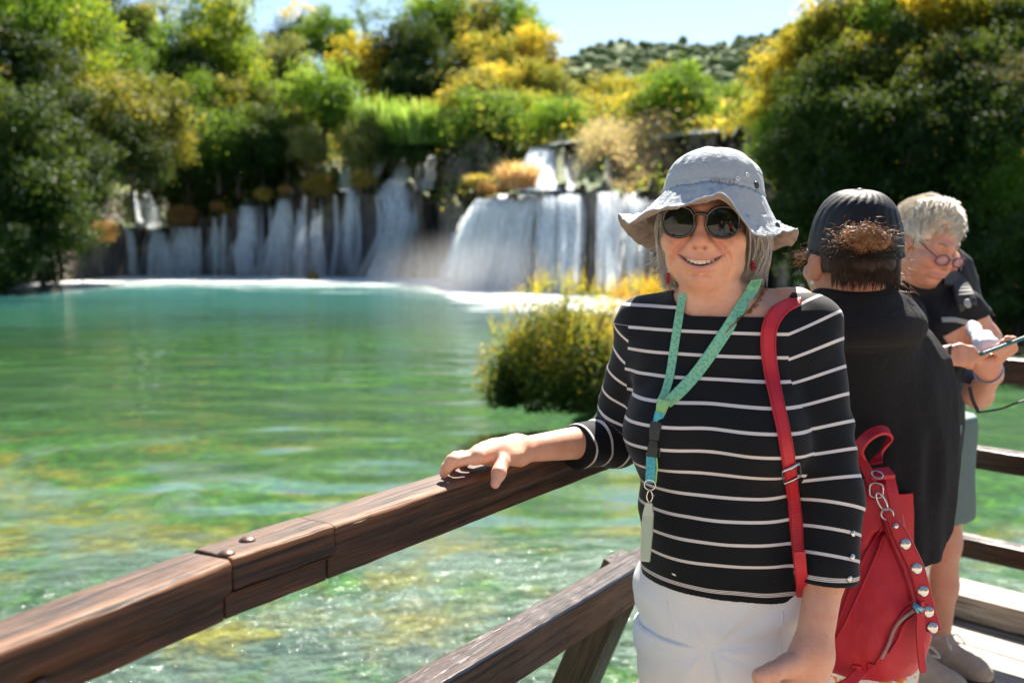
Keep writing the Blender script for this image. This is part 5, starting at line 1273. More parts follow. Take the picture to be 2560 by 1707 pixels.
# ================================================================ THINGS WORN AND CARRIED BY THE SMILING PERSON
def cloth_mat(name, col, scale=520, var=.12, bump=.35, rough=.85, wr=None):
    t = NT(name); o = t.coord()
    wv = t.n('TexWave'); wv.inputs['Scale'].default_value = scale; wv.bands_direction = 'X'; t.l(o, wv.inputs[0])
    n = t.noise(o, 45, 5, .65); n2 = t.noise(o, 160, 3, .6)
    c = t.mix(n, tuple(x * (1 - var) for x in col), tuple(min(1, x * (1 + var)) for x in col))
    c = t.mix(t.math('MULTIPLY', wv.outputs[1], .12), c, tuple(x * .6 for x in col))
    h = t.math('ADD', t.math('MULTIPLY', n, 1.6), n2)
    t.set(Base_Color=c, Roughness=rough, Normal=t.bump(h, bump, .004))
    t.b.inputs['Specular IOR Level'].default_value = .25
    return t
def front_things(K):
    fr, person, steel = K['fr'], K['person'], K['steel']; bvs = [K['bv_top'], K['bv_body']]
    # ---------------- hat
    hat = empty('sun_hat', W(1783, 500, 1.84))
    tag(hat, 'crumpled pale grey sun hat with a wavy brim', 'hat')
    ht = cloth_mat('hat_cloth', (.40, .43, .46), 620, .07, .55).m
    hu = cloth_mat('hat_lining', (.33, .27, .24), 620, .07, .45).m
    edge = [(1805, 481, 1.665), (1770, 492, 1.668), (1735, 502, 1.675), (1690, 513, 1.69), (1644, 520, 1.70), (1603, 540, 1.715), (1573, 557, 1.74), (1556, 547, 1.785), (1545, 535, 1.83), (1552, 562, 1.89), (1588, 601, 1.95), (1641, 632, 2.00), (1720, 640, 2.03), (1800, 640, 2.04), (1880, 636, 2.03), (1934, 627, 1.99), (1962, 615, 1.945), (1983, 612, 1.91), (1995, 590, 1.87), (1994, 572, 1.825), (1975, 576, 1.78), (1940, 586, 1.745), (1908, 590, 1.715), (1889, 586, 1.69), (1868, 560, 1.675), (1845, 526, 1.668), (1826, 496, 1.665)]
    E = np.array([W(*e) for e in edge]); E = catmull(np.vstack([E[-2:], E, E[:2]]), 8); E = E[16:-17 - 0]
    hc = W(1783, 500, 1.838); hM = rotz(R(-12)) @ rotx(R(-13)) @ roty(R(2))               # tipped back a little
    HF = Frame(hc, hM)
    El = HF.loc(E); ang = np.arctan2(El[:, 1], El[:, 0])
    o = np.argsort(ang); n = 220; th = np.linspace(-math.pi, math.pi, n, endpoint=False)
    ap = np.concatenate([ang[o] - 2 * math.pi, ang[o], ang[o] + 2 * math.pi]); Ep = np.concatenate([El[o]] * 3)
    edge_l = np.stack([np.interp(th, ap, Ep[:, k]) for k in range(3)], 1)
    for _ in range(2): edge_l = .25 * np.roll(edge_l, 1, 0) + .5 * edge_l + .25 * np.roll(edge_l, -1, 0)
    rx, ry = .0935, .112
    base = np.stack([rx * np.cos(th), ry * np.sin(th), 0 * th], 1)
    V = []; ns = 22
    for i in range(ns):
        s = i / (ns - 1); e = s ** .9
        p = base * (1 - e) + edge_l * e; p[:, 2] += -.020 * math.sin(math.pi * s) * (1 - .3 * s)
        pw = HF.wld(p); w = fbm(np.stack([th * 6, 0 * th + s * 5, 0 * th], 1), 1.5, 3, 3) * .0022 * s + vnoise(np.stack([np.cos(th) * 7, np.sin(th) * 7, 0 * th + s * 14], 1), 1, 9) * .0034 * math.sin(math.pi * min(1, s * 1.1)) + fbm(np.stack([np.cos(th) * 16, np.sin(th) * 16, 0 * th + s * 8], 1), 1, 19, 2) * .0022
        pw[:, 2] += w; V.append(pw)
    V = np.concatenate(V); F = np.array([(i * n + k, i * n + (k + 1) % n, (i + 1) * n + (k + 1) % n, (i + 1) * n + k) for i in range(ns - 1) for k in range(n)])
    me = mesh_from('brim', V, F); brim = link('brim', me, ht, hat); me.materials.append(hu)
    sol = brim.modifiers.new('thick', 'SOLIDIFY'); sol.thickness = .0022; sol.offset = 0; sol.material_offset = 1; sol.use_rim = True; sol.material_offset_rim = 0; me.flip_normals()
    brim.matrix_parent_inverse = Matrix.Translation([-float(v) for v in hat.location])
    # flip check: the upper side must carry the outer cloth
    cr = []; prof = [(1.0, -.004), (1.008, .002), (1.0, .012), (.985, .024), (.965, .038), (.945, .050), (.925, .0565), (.928, .0595), (.895, .068), (.84, .079), (.77, .089), (.64, .103), (.46, .1155), (.24, .1265), (.06, .132)]
    prof = [(rr, z * .735) for rr, z in prof]
    for i, (rr, z) in enumerate(prof):
        p = np.stack([rx * rr * np.cos(th), ry * rr * np.sin(th), 0 * th + z], 1)
        if i > 6:
            pk = (.0022 if i < 11 else .0016) * (np.sin(th * 23 + 2 * np.sin(th * 3)) * .6 + vnoise(np.stack([np.cos(th) * 9, np.sin(th) * 9, 0 * th + z * 60], 1), 1, 5)) * (1.2 - i / 16)
            p *= (1 + pk * 9)[:, None] if i < 12 else 1; p[:, 2] += vnoise(np.stack([p[:, 0] * 60, p[:, 1] * 60, 0 * th + 1], 1), 1, 6) * .0028
        else:
            p[:, :2] *= (1 + .010 * vnoise(np.stack([np.cos(th) * 3, np.sin(th) * 3, 0 * th + z * 45], 1), 1, 2) * min(1, i / 2) + .006 * vnoise(np.stack([np.cos(th) * 8, np.sin(th) * 8, 0 * th + z * 130], 1), 1, 12) * min(1, i / 2))[:, None]
        cr.append(HF.wld(p))
    cr.append(HF.wld([[0, 0, .0972]])); m = len(prof); Vc = np.concatenate(cr)
    Fc = [(i * n + k, i * n + (k + 1) % n, (i + 1) * n + (k + 1) % n, (i + 1) * n + k) for i in range(m - 1) for k in range(n)] + [((m - 1) * n + k, (m - 1) * n + (k + 1) % n, m * n) for k in range(n)]
    crown = link('crown', mesh_from('crown', Vc, Fc), ht, hat); crown.matrix_parent_inverse = brim.matrix_parent_inverse.copy()
    ss = crown.modifiers.new('smooth', 'SUBSURF'); ss.levels = 1; ss.render_levels = 1
    bvh = BVHTree.FromPolygons([tuple(p) for p in Vc], [tuple(f) for f in Fc]); bvb = BVHTree.FromPolygons([tuple(p) for p in V], [tuple(f) for f in F])
    dark = plain('dark_snap', (.03, .03, .032), .3, .4); pale = plain('pale_eyelet', (.72, .72, .74), .4, .3)
    def onhat(px, py, bv, lift=.001): P_, N_ = drape([(px - .5, py), (px + .5, py)], [bv], 1.75, lift, 1); return P_[0], N_[0]
    def hat_part(mb, name, mat):
        q = mb.build(name, mat, hat); q.matrix_parent_inverse = brim.matrix_parent_inverse.copy()
    for px, py, r, mt, nm, bv in ((1844, 447, .0045, pale, 'eyelet', bvh), (1868, 438, .004, pale, 'eyelet', bvh), (1891, 463, .0068, dark, 'snap', bvh), (1943, 565, .0075, dark, 'snap', bvb)):
        c, nn = onhat(px, py, bv); mb = MB(); z = nn; u = np.cross(z, A(0, 0, 1)); u /= np.linalg.norm(u); Mx = np.stack([u, z, np.cross(u, z)], 1)
        ring(mb, c, Mx, r * .75, r * .75, r * .28, 18, 6); mb.dome(c - nn * .001, nn, r * (.5 if nm == 'snap' else .35), .0022, 12, 3); hat_part(mb, nm, mt)
    # stitched rows on the brim and the band seams
    th_mat = plain('hat_stitch', (.34, .38, .42), .8)
    mb = MB()
    for s in (.93,):
        k = int(s * (ns - 1)); row = V[k * n:(k + 1) * n] + A(0, 0, .0013); mb.tube(list(row) + [row[0]], .0006, 4, False)
    for i in (2, 6):
        row = cr[i]; mb.tube(list(row) + [row[0]], .0008, 5, False)
    hat_part(mb, 'stitching', th_mat)
    # lettering on the crown band
    cu = bpy.data.curves.new('lettering', 'FONT'); cu.body = 'FORCLAZ'; cu.size = 1.0; cu.space_character = 1.25; tmp = bpy.data.objects.new('lettering', cu); COL.objects.link(tmp)
    dg = bpy.context.evaluated_depsgraph_get(); tm = bpy.data.meshes.new_from_object(tmp.evaluated_get(dg)); bpy.data.objects.remove(tmp)
    co = np.array([v.co[:] for v in tm.vertices]); w = co[:, 0].max(); x0, x1, yb, hgt = 1777, 1836, 458.5, 12.0
    for v, c in zip(tm.vertices, co):
        px = x0 + (x1 - x0) * c[0] / w; py = yb + 3.0 * (c[0] / w) - c[1] / .72 * hgt
        p, nn = onhat(px, py, bvh, .0030); v.co = p
    tm.update(); lo = link('lettering', tm, plain('print_grey', (.10, .13, .17), .7), hat); lo.matrix_parent_inverse = brim.matrix_parent_inverse.copy()

    # ---------------- sunglasses
    sg = empty('sunglasses', fr.w1(0, -.10, 0)); tag(sg, 'dark round sunglasses with a thick smoky frame', 'sunglasses')
    inv = Matrix.Translation([-float(v) for v in sg.location])
    fm = NT('smoky_acetate'); fm.set(Base_Color=fm.mix(fm.noise(fm.coord(), 60, 3), (.006, .006, .008), (.035, .030, .034)), Roughness=.16); fm.b.inputs['Coat Weight'].default_value = .5
    lm = NT('dark_lens'); lm.set(Base_Color=(.006, .007, .006), Roughness=.03); lm.b.inputs['IOR'].default_value = 1.42
    for s in (-1, 1):
        Mx = fr.M @ rotz(R(5 * s)); c = fr.w1(.0385 * s, -.1035, -.0015)
        mb = MB(); ring(mb, c, Mx, .0285, .0265, .0027, 40, 8, 2.35)
        q = mb.build('rim', fm.m, sg); q.matrix_parent_inverse = inv
        mb = MB(); nn = 36; Vl = [c + Mx @ A(0, -.0030, 0)]; Fl = []
        for r_ in (.35, .7, 1.0):
            for k in range(nn):
                t = 2 * math.pi * k / nn; ct, st_ = math.cos(t), math.sin(t)
                Vl.append(c + Mx @ A(.0280 * r_ * math.copysign(abs(ct) ** (2 / 2.35), ct), -.0030 + .0026 * r_ * r_, .0260 * r_ * math.copysign(abs(st_) ** (2 / 2.35), st_)))
        Fl += [(0, 1 + k, 1 + (k + 1) % nn) for k in range(nn)]
        for j in range(2): Fl += [(1 + j * nn + k, 1 + (j + 1) * nn + k, 1 + (j + 1) * nn + (k + 1) % nn, 1 + j * nn + (k + 1) % nn) for k in range(nn)]
        mb.add(Vl, Fl); q = mb.build('lens', lm.m, sg); q.matrix_parent_inverse = inv
        mb = MB(); mb.tube([c + Mx @ A(.024 * s, 0, .0150), fr.w1(.0685 * s, -.099, .0150), fr.w1(.0745 * s, -.090, .0150)], [.0045, .0052, .0045], 8)
        q = mb.build('hinge', fm.m, sg); q.matrix_parent_inverse = inv
        mb = MB(); mb.tube(catmull([fr.w1(.0745 * s, -.092, .0150), fr.w1(.0780 * s, -.05, .0140), fr.w1(.0795 * s, .0, .010), fr.w1(.077 * s, .030, -.010)], 5), .0027, 8)
        q = mb.build('temple', fm.m, sg); q.matrix_parent_inverse = inv
    mb = MB(); mb.tube(catmull([fr.w1(-.0125, -.1050, .0080), fr.w1(-.005, -.1085, .0125), fr.w1(.005, -.1085, .0125), fr.w1(.0125, -.1050, .0080)], 5), .0036, 8)
    q = mb.build('bridge', fm.m, sg); q.matrix_parent_inverse = inv

    # ---------------- grey bobbed hair
    hm = NT('grey_hair'); o_ = hm.coord(); rn = hm.attr('tone')
    hm.set(Base_Color=hm.ramp(rn, [(0, (.22, .19, .17)), (.5, (.52, .48, .44)), (1, (.80, .77, .73))]), Roughness=.42); hm.b.inputs['Sheen Weight'].default_value = .2
    def hair_f(P):
        L = fr.loc(P); S = L.copy(); S[:, 0] = np.abs(S[:, 0])
        d = elld(L, (0, .030, .015), (.081, .088, .088)); d = smin(d, elld(S, (.056, .030, -.062), (.029, .050, .058)), .03)
        d = smax(d, -elld(L, (0, -.085, -.03), (.0705, .096, .14)), .012)
        d = d + .004 * vnoise(L * [60, 60, 12], 1, 7)
        return d
    pos, q_ = surface_nets(hair_f, fr.O - .16, fr.O + .16, .004)
    me = mesh_from('hair', pos, q_); attr(me, 'tone', np.clip(.35 + .25 * vnoise(fr.loc(pos) * [120, 120, 20], 1, 3), 0, 1)); hair = link('hair', me, hm.m, person)
    r = np.random.default_rng(5); mb = MB(); tones = []
    for i in range(2400):
        side = -1 if r.uniform() < .45 else 1
        a = r.uniform(-.55, 1.25); yy = -.035 + .075 * (a + .55) / 1.8 + (0.0)
        rootx = (.074 + r.uniform(-.002, .005)) * side; rooty = -.034 + r.uniform(0, .10); rootz = .035 + r.uniform(-.03, .01)
        ln = r.uniform(.105, .150) - .02 * (rooty < -.01); out = r.uniform(.000, .034) * (1.25 if side > 0 else .62); flick = r.normal(.006, .014)
        pts = []
        for t in np.linspace(0, 1, 7):
            b = math.sin(math.pi * min(1, t * .85)); x = rootx + side * (out * b - .020 * t ** 2 + flick * max(0, t - .7) * 3)
            y = rooty + .012 * t + .006 * math.sin(5 * t + i) * t + (.010 * (t ** 2) if side > 0 else -.004 * t)
            z = rootz - ln * t + .004 * math.sin(3 * t + i * 1.7) * t
            pts.append(fr.w1(x, y, z))
        strands(mb, [catmull(pts, 2)], r.uniform(.0007, .0013)); tones += [np.clip(r.normal(.55, .25), 0, 1)] * (13 * 3)
    # wisps blown out to the left
    for i in range(26):
        z0 = -.03 + r.uniform(-.03, .02); c = [fr.w1(-.080, .0, z0), fr.w1(-.092, -.005, z0 - .03), fr.w1(-.108 - r.uniform(0, .012), -.01, z0 - .045 + r.uniform(-.006, .006)), fr.w1(-.125 - r.uniform(0, .028), -.01, z0 - .042 + r.uniform(-.012, .014))]
        cc = catmull(c, 4); strands(mb, [cc], .0004); tones += [.7] * (13 * 3)
    # strands in front of the ear
    for i in range(60):
        z0 = .02 + r.uniform(-.01, .01); y0 = -.045 + r.uniform(-.012, .02); c = [fr.w1(.073, y0, z0), fr.w1(.0795, y0 + .006, z0 - .035), fr.w1(.0805, y0 + .016, z0 - .07), fr.w1(.076, y0 + .028, z0 - .105)]
        cc = catmull(c, 4); strands(mb, [cc], .0005); tones += [.55] * (13 * 3)
    so = mb.build('hair_strands', hm.m, None); so.parent = hair
    if len(tones) == len(so.data.vertices): attr(so.data, 'tone', tones)
    else: attr(so.data, 'tone', np.full(len(so.data.vertices), .5))
    # ---------------- earrings
    red = plain('red_bead', (.32, .008, .012), .2)
    for s, px, py, d in ((1, 1883, 634, 1.80), (-1, 1671, 668, 1.83)):
        er = empty('earring', W(px, py, d)); tag(er, 'red beaded drop earring beside the grey hair on the ' + ('right' if s > 0 else 'left'), 'earring', 'pair of earrings')
        def ep(name, mb, m): x = mb.build(name, m, er); x.matrix_parent_inverse = Matrix.Translation([-float(v) for v in er.location])
        mb = MB(); mb.tube([W(px, py - 1, d), W(px - 1, py + 18, d)], .0008, 6); ep('hook', mb, steel)
        for dy in (20, 29, 38):
            mb = MB(); c = W(px - 1, py + dy, d); mb.dome(c, (0, 0, 1), .0044, .0034, 10, 4); mb.dome(c, (0, 0, -1), .0044, .0034, 10, 4); ep('bead', mb, red)

    # ---------------- necklace chain
    gold = plain('copper_chain', (.35, .16, .06), .35, .9)
    P_, N_ = drape([(1908, 724), (1897, 745), (1880, 768), (1862, 786), (1840, 806), (1800, 850), (1760, 903), (1722, 958), (1700, 982)], bvs, 1.78, .0035, 8); P_ = smooth_line(P_, 2)
    nk = MB(); nk.tube(P_, .0011, 5); r = np.random.default_rng(3)
    for i in range(0, int(len(P_) * .36)):
        for j in range(4):
            c = P_[i] + r.normal(0, .0016, 3); nk.tube([c, c + r.normal(0, .0022, 3) + A(.003, 0, -.002)], .0006, 4)
    o = nk.build('necklace', gold, None); tag(o, 'thin copper chain necklace partly hidden behind the green lanyard', 'necklace')

    # ---------------- lanyard
    ly = empty('lanyard', W(1655, 1000, 1.70)); tag(ly, 'mint green lanyard with a black buckle and a clear badge', 'lanyard'); li = Matrix.Translation([-float(v) for v in ly.location])
    lt = NT('mint_webbing'); o_ = lt.coord(); vz = lt.voro(lt.mapping(o_, (1, .2, 1)), 190, 'F1')
    c = lt.mix(lt.math('GREATER_THAN', vz, .42), (.13, .42, .27), (.22, .55, .38)); zz = lt.sep(lt.geo())[2]
    c = lt.mix(lt.math('MULTIPLY', lt.math('SUBTRACT', 1.205, zz), 28, clamp=True), c, (.30, .55, .16)); lt.set(Base_Color=c, Roughness=.75, Normal=lt.bump(lt.noise(o_, 700, 2), .25, .0008))
    tq = NT('teal_webbing'); tq.set(Base_Color=tq.mix(tq.math('GREATER_THAN', tq.voro(tq.mapping(tq.coord(), (1, .2, 1)), 190), .42), (.035, .36, .44), (.10, .46, .52)), Roughness=.75)
    blk = plain('black_plastic', (.008, .008, .009), .28)
    def lp(name, mb, m):
        x = mb.build(name, m, ly, smooth=False); x.matrix_parent_inverse = li; return x
    Sx = A(0, -1, 0)
    PL, NL = drape([(1712, 735), (1704, 762), (1698, 800), (1690, 850), (1682, 905), (1675, 950), (1664, 985), (1657, 1008)], bvs, 1.75, .004, 8)
    PR, NR = drape([(1893, 700), (1874, 735), (1846, 782), (1810, 838), (1768, 900), (1730, 950), (1692, 990), (1668, 1012)], bvs, 1.75, .005, 8)
    def ease(P_):
        P_ = smooth_line(P_, 30); return P_
    for P_, N_, w0 in ((PL, NL, .0155), (PR, NR, .0215)):
        mb = MB(); m = len(P_); wd = [w0] * m; wd = np.array(wd); wd[-10:] = np.linspace(w0, .019, 10)
        Nn = smooth_line(N_, 60) * .5 + A(-.15, -1.0, 0); ribbon(mb, ease(P_), Nn, wd, .0016); lp('band', mb, lt.m)
    j = PR[-1]; dj = DEP(j) - .004
    zf = lambda px, py: W(px, py, dj)
    face = A(-.30, -.95, 0)
    mb = MB(); ribbon(mb, np.array([zf(1660, 1000), zf(1655, 1016), zf(1650, 1036)]), np.array([face] * 3), [.024, .021, .0165], .003); lp('join', mb, lt.m)
    mb = MB(); ribbon(mb, np.array([zf(1650, 1030), zf(1647, 1045), zf(1642, 1062)]), np.array([face] * 3), .0185, .004); lp('tab', mb, tq.m)
    mb = MB(); ribbon(mb, np.array([zf(1642, 1055), zf(1639, 1075), zf(1637, 1100)]), np.array([face + A(-.2, 0, 0)] * 3), [.024, .0235, .020], .009); lp('buckle', mb, blk)
    mb = MB(); ribbon(mb, np.array([zf(1636, 1102), zf(1633, 1118), zf(1631, 1142)]), np.array([face + A(-.2, 0, 0)] * 3), [.017, .021, .022], .008); lp('buckle', mb, blk)
    mb = MB(); mb.tube([zf(1652, 1066), zf(1652, 1085), zf(1648, 1098), zf(1650, 1120), zf(1646, 1142)], .0022, 6); lp('buckle_edge', mb, blk)
    mb = MB(); ribbon(mb, np.array([zf(1628, 1132), zf(1627, 1165), zf(1625, 1206)]), np.array([face] * 3), .0175, .003); lp('strap_end', mb, tq.m)
    mb = MB(); ribbon(mb, np.array([zf(1638, 1140), zf(1640, 1165), zf(1636, 1205)]), np.array([A(-.9, -.4, 0)] * 3), .010, .002); lp('strap_fold', mb, lt.m)
    Mf = rotz(R(-17))
    mb = MB(); ring(mb, zf(1625, 1212), Mf, .0098, .0090, .0011, 24, 6); lp('key_ring', mb, steel)
    mb = MB(); ring(mb, zf(1624, 1240), Mf @ rotz(R(20)), .0052, .0105, .0013, 22, 6, 1.7); mb.dome(zf(1624, 1226), (0, 0, 1), .0035, .004, 10, 3); mb.tube([zf(1629, 1238), zf(1637, 1238)], .0012, 6); lp('swivel_clip', mb, steel)
    gl = NT('clear_badge'); gl.set(Base_Color=(.62, .72, .58), Roughness=.12, Transmission_Weight=.25); pk = plain('badge_card', (.42, .52, .40), .5)
    bd = A(-.25, -.95, 0)
    mb = MB(); ribbon(mb, np.array([zf(1622, 1256), zf(1620, 1285), zf(1616, 1340), zf(1612, 1402)]), np.array([bd] * 4), [.012, .020, .021, .018], .0075); o = lp('badge_sleeve', mb, gl.m)
    mb = MB(); ribbon(mb, np.array([zf(1619, 1290), zf(1616, 1340), zf(1613, 1396)]) + A(-.0002, -.0042, 0), np.array([bd] * 3), [.016, .017, .015], .0012); lp('badge_card', mb, pk)

    # ---------------- red backpack hung over the left shoulder
    bp = empty('backpack', W(2180, 1650, 2.0)); tag(bp, 'red leather backpack with a studded strap hanging from one shoulder', 'backpack'); bi = Matrix.Translation([-float(v) for v in bp.location])
    t = NT('red_leather'); o_ = t.coord(); vr = t.voro(o_, 330, 'DISTANCE_TO_EDGE'); nn = t.noise(o_, 14, 3)
    t.set(Base_Color=t.mix(nn, (.48, .007, .020), (.64, .018, .032)), Roughness=t.math('ADD', .34, t.math('MULTIPLY', t.noise(o_, 60, 3), .2)), Normal=t.bump(t.math('ADD', t.math('MINIMUM', vr, .16), t.math('MULTIPLY', t.noise(t.mapping(o_, (1, 1, .45)), 30, 5, .65), 1.1)), .55, .004)); red = t.m
    dred = plain('dark_red_thread', (.16, .004, .012), .6); brs = plain('blued_steel', (.22, .42, .52), .25, .9)
    def bpart(name, mb, m, smooth=True):
        x = mb.build(name, m, bp, smooth=smooth); x.matrix_parent_inverse = bi; return x
    sp_ = [(1985, 757), (1966, 766), (1942, 782), (1925, 812), (1919, 853), (1924, 914), (1938, 991), (1955, 1067), (1968, 1140), (1980, 1235), (1990, 1310), (1998, 1370), (2003, 1410), (2004, 1450), (2004, 1500)]
    P_, N_ = drape(sp_[:13], [K['bv_top']], 1.76, .0042, 8); P_ = smooth_line(P_, 6); P_[:, 1] -= .002
    # over the shoulder and down the back
    back = np.array([P_[0] + A(.01, .03, .004), P_[0] + A(.02, .075, -.012), P_[0] + A(.05, .115, -.07)]); back = catmull(np.vstack([back[::-1], P_[:2]]), 5)[:-6]
    PP = np.vstack([back, P_]); NN = np.vstack([np.array([A(0, .4, 1)] * len(back)), smooth_line(N_ + A(0, -.3, 0), 10)]); wd = np.interp(np.linspace(0, 1, len(PP)), [0, .12, .3, .6, 1], [.024, .024, .029, .025, .024])
    mb = MB(); ribbon(mb, PP, NN, wd, .0034); bpart('shoulder_strap', mb, red, False)
    mb = MB(); S = np.gradient(PP, axis=0); S /= np.linalg.norm(S, axis=1)[:, None]; Nn = NN - (NN * S).sum(1)[:, None] * S; Nn /= np.linalg.norm(Nn, axis=1)[:, None]; X = np.cross(S, Nn)
    for sgn in (-1, 1): mb.tube(PP + X * (wd[:, None] * .36 * sgn) + Nn * .0016, .0006, 4, False)
    bpart('stitching', mb, dred)
    # strap below the buckle, going back under the arm to the foot of the bag
    low = np.array([W(1998, 1378, 1.695), W(2002, 1425, 1.70), W(2006, 1465, 1.735), W(2004, 1525, 1.82), W(2010, 1600, 1.93)]); mb = MB(); ribbon(mb, catmull(low, 6), np.array([A(-.1, -1, .1)] * 25), .022, .004); bpart('lower_strap', mb, red, False)
    i0 = int(np.argmin(((PP - W(1981, 1248, DEP(P_[60]))) ** 2).sum(1))); c0 = PP[i0]; Tn = S[i0]; Nn0 = Nn[i0]; X0 = X[i0]; Mx = np.stack([X0, -Nn0, -Tn], 1)
    mb = MB(); ring(mb, c0 + Nn0 * .0032, Mx, .0170, .0195, .0013, 28, 6, 7.0); mb.tube([c0 + Nn0 * .004 - X0 * .016 - Tn * .018, c0 + Nn0 * .004 + X0 * .016 - Tn * .018], .0024, 8); mb.tube([c0 + Nn0 * .005 - Tn * .019, c0 + Nn0 * .0045 - Tn * .008], .0014, 6); mb.box(c0 + Nn0 * .0042 + Tn * .0195, (.0165, .0009, .0028), Mx); bpart('strap_buckle', mb, steel)
    for dy in (1140 - 28, 1140, 1165, 1190, 1330): 
        k = int(np.argmin(np.abs(np.array([CY - FPX * ((p - EYE)[1] * math.sin(PITCH) + (p - EYE)[2] * math.cos(PITCH)) / DEP(p) for p in PP]) - dy))); mb = MB(); mb.dome(PP[k] + Nn[k] * .0012, Nn[k], .0014, .0007, 8, 2); bpart('strap_hole', mb, blk)
    # the bag
    bc = lambda px, py, d=2.0: W(px, py, d)
    bM = rotz(R(-20))
    def bag_f(P):
        d = elld(P, bc(2165, 1540, 2.02), (.118, .095, .118), bM)
        d = smin(d, elld(P, bc(2160, 1600, 2.02), (.110, .100, .075), bM), .05)
        d = smin(d, capd(squash(P, bc(2180, 1400, 2.03), bM @ A(0, 1, 0), 1.15), bc(2150, 1260, 2.01), bc(2150, 1500, 2.03), .050, .100), .06)
        d = smin(d, capd(P, bc(2205, 1225, 2.0), bc(2195, 1420, 2.02), .028, .075), .03)
        # seam valleys
        for pl in (SE1, SE2):
            for a, b in zip(pl[:-1], pl[1:]): d = smax(d, -(capd(P, a, b, .0022, .0022)), .012)
        d = d + .0035 * fbm(P * [1, 1, .6], 15, 6, 3) + .0030 * vnoise(np.stack([P[:, 0] * 34 + P[:, 2] * 20, P[:, 1] * 6, P[:, 2] * 7 - P[:, 0] * 6], 1), 1, 4)
        return np.maximum(d, bc(2165, 1683, 1.98)[2] - P[:, 2])
    front = lambda x, y, d=1.93: bc(x, y, d)
    SE1 = [front(2205, 1310, 1.98), front(2155, 1395, 1.945), front(2105, 1512, 1.925), front(2078, 1580, 1.93)]; SE2 = [front(2205, 1330, 1.965), front(2170, 1420, 1.935), front(2120, 1530, 1.915), front(2085, 1600, 1.92)]
    bag_o, pb = sdf_object('bag_body', bag_f, bc(2165, 1460, 2.02) - A(.2, .2, .27), bc(2165, 1460, 2.02) + A(.2, .2, .25), .0042, red, bp); bag_o.matrix_parent_inverse = bi
    bvbag = BVHTree.FromPolygons([v.co[:] for v in bag_o.data.vertices], [tuple(p.vertices) for p in bag_o.data.polygons])
    c6 = lambda x, y: (2060 + x / 2.218, 1000 + y / 2.218)
    for pl in ([(330, 700), (215, 880), (110, 1150), (60, 1280)], [(335, 745), (270, 900), (140, 1190), (70, 1320)], [(330, 660), (380, 800), (440, 940), (490, 1110)], [(490, 1130), (430, 1185), (380, 1270), (345, 1360), (300, 1440), (255, 1490)], [(500, 1190), (440, 1240), (410, 1320), (360, 1400)]):
        P_, N_ = drape([c6(*p) for p in pl], [bvbag], 1.95, .0008, 8); P_ = smooth_line(P_, 4); mb = MB(); mb.tube(P_, .0026, 6); bpart('piping', mb, red)
        mb = MB(); mb.tube(P_ + A(-.006, -.002, -.001), .0007, 4); bpart('stitching', mb, dred)
    P_, N_ = drape([c6(*p) for p in [(318, 1425), (360, 1340), (385, 1270), (425, 1215), (495, 1163)]], [bvbag], 1.95, .002, 14); P_ = smooth_line(P_, 4)
    mb = MB(); T = np.gradient(P_, axis=0); T /= np.linalg.norm(T, axis=1)[:, None]
    ln = np.concatenate([[0], np.cumsum(np.linalg.norm(np.diff(P_, axis=0), axis=1))])
    for s in np.arange(0, ln[-1], .0034):
        c = np.array([np.interp(s, ln, P_[:, k]) for k in range(3)]); k = np.searchsorted(ln, s); k = min(k, len(P_) - 1); x = np.cross(T[k], N_[k]); x /= np.linalg.norm(x); mb.box(c + N_[k] * .0012, (.0032, .0009, .0010), np.stack([x, T[k], N_[k]], 1))
    bpart('zip', mb, plain('zip_metal', (.55, .50, .44), .35, .9))
    # zip slider and leather pull
    zc = bc(*c6(520, 1150), 1.905); mb = MB(); mb.box(zc, (.010, .005, .006), rotz(R(-20)) @ roty(R(30))); mb.tube([zc + A(-.008, 0, .010), zc + A(.0, -.004, -.012), zc + A(.011, 0, -.020)], .0035, 7); bpart('zip_slider', mb, brs)
    pull = np.array([bc(*c6(528, 1180), 1.90), bc(*c6(530, 1290), 1.90), bc(*c6(538, 1400), 1.90), bc(*c6(550, 1510), 1.90)]); mb = MB(); ribbon(mb, catmull(pull, 6), np.array([A(.1, -1, 0)] * 19), [.012] * 4 + [.015] * 14 + [.010], .003); bpart('zip_pull', mb, red, False)
    pull = pull + A(.008, .006, .02); mb = MB(); ribbon(mb, catmull(pull[:3], 6), np.array([A(.5, -1, 0)] * 13), .010, .003); bpart('zip_pull', mb, red, False)
    # carry loop
    lpz = np.array([bc(*c6(205, 330), 2.00), bc(*c6(190, 275), 1.99), bc(*c6(225, 215), 1.98), bc(*c6(290, 172), 1.985), bc(*c6(345, 168), 2.0), bc(*c6(368, 200), 2.03), bc(*c6(335, 262), 2.045), bc(*c6(300, 310), 2.04), bc(*c6(290, 350), 2.02)])
    cc = catmull(lpz, 6); cn = cc - cc.mean(0); mb = MB(); ribbon(mb, cc, np.stack([cn[:, 0], cn[:, 1] * .2 - .015, cn[:, 2]], 1), .026, .005); bpart('carry_loop', mb, red, False)
    # gathered mouth of the bag, flap and back panel
    mb = MB(); ribbon(mb, catmull(np.array([bc(*c6(195, 320), 2.0), bc(*c6(245, 400), 1.985), bc(*c6(275, 500), 1.975), bc(*c6(300, 620), 1.97)]), 6), np.array([A(-.25, -1, .1)] * 19), [.020] * 19, .010); bpart('flap_edge', mb, red, False)
    mb = MB(); ribbon(mb, catmull(np.array([bc(*c6(360, 425), 1.985), bc(*c6(375, 500), 1.975), bc(*c6(395, 600), 1.97), bc(*c6(400, 690), 1.97)]), 6), np.array([A(.1, -1, .1)] * 19), np.linspace(.024, .030, 19), .008); bpart('flap', mb, red, False)
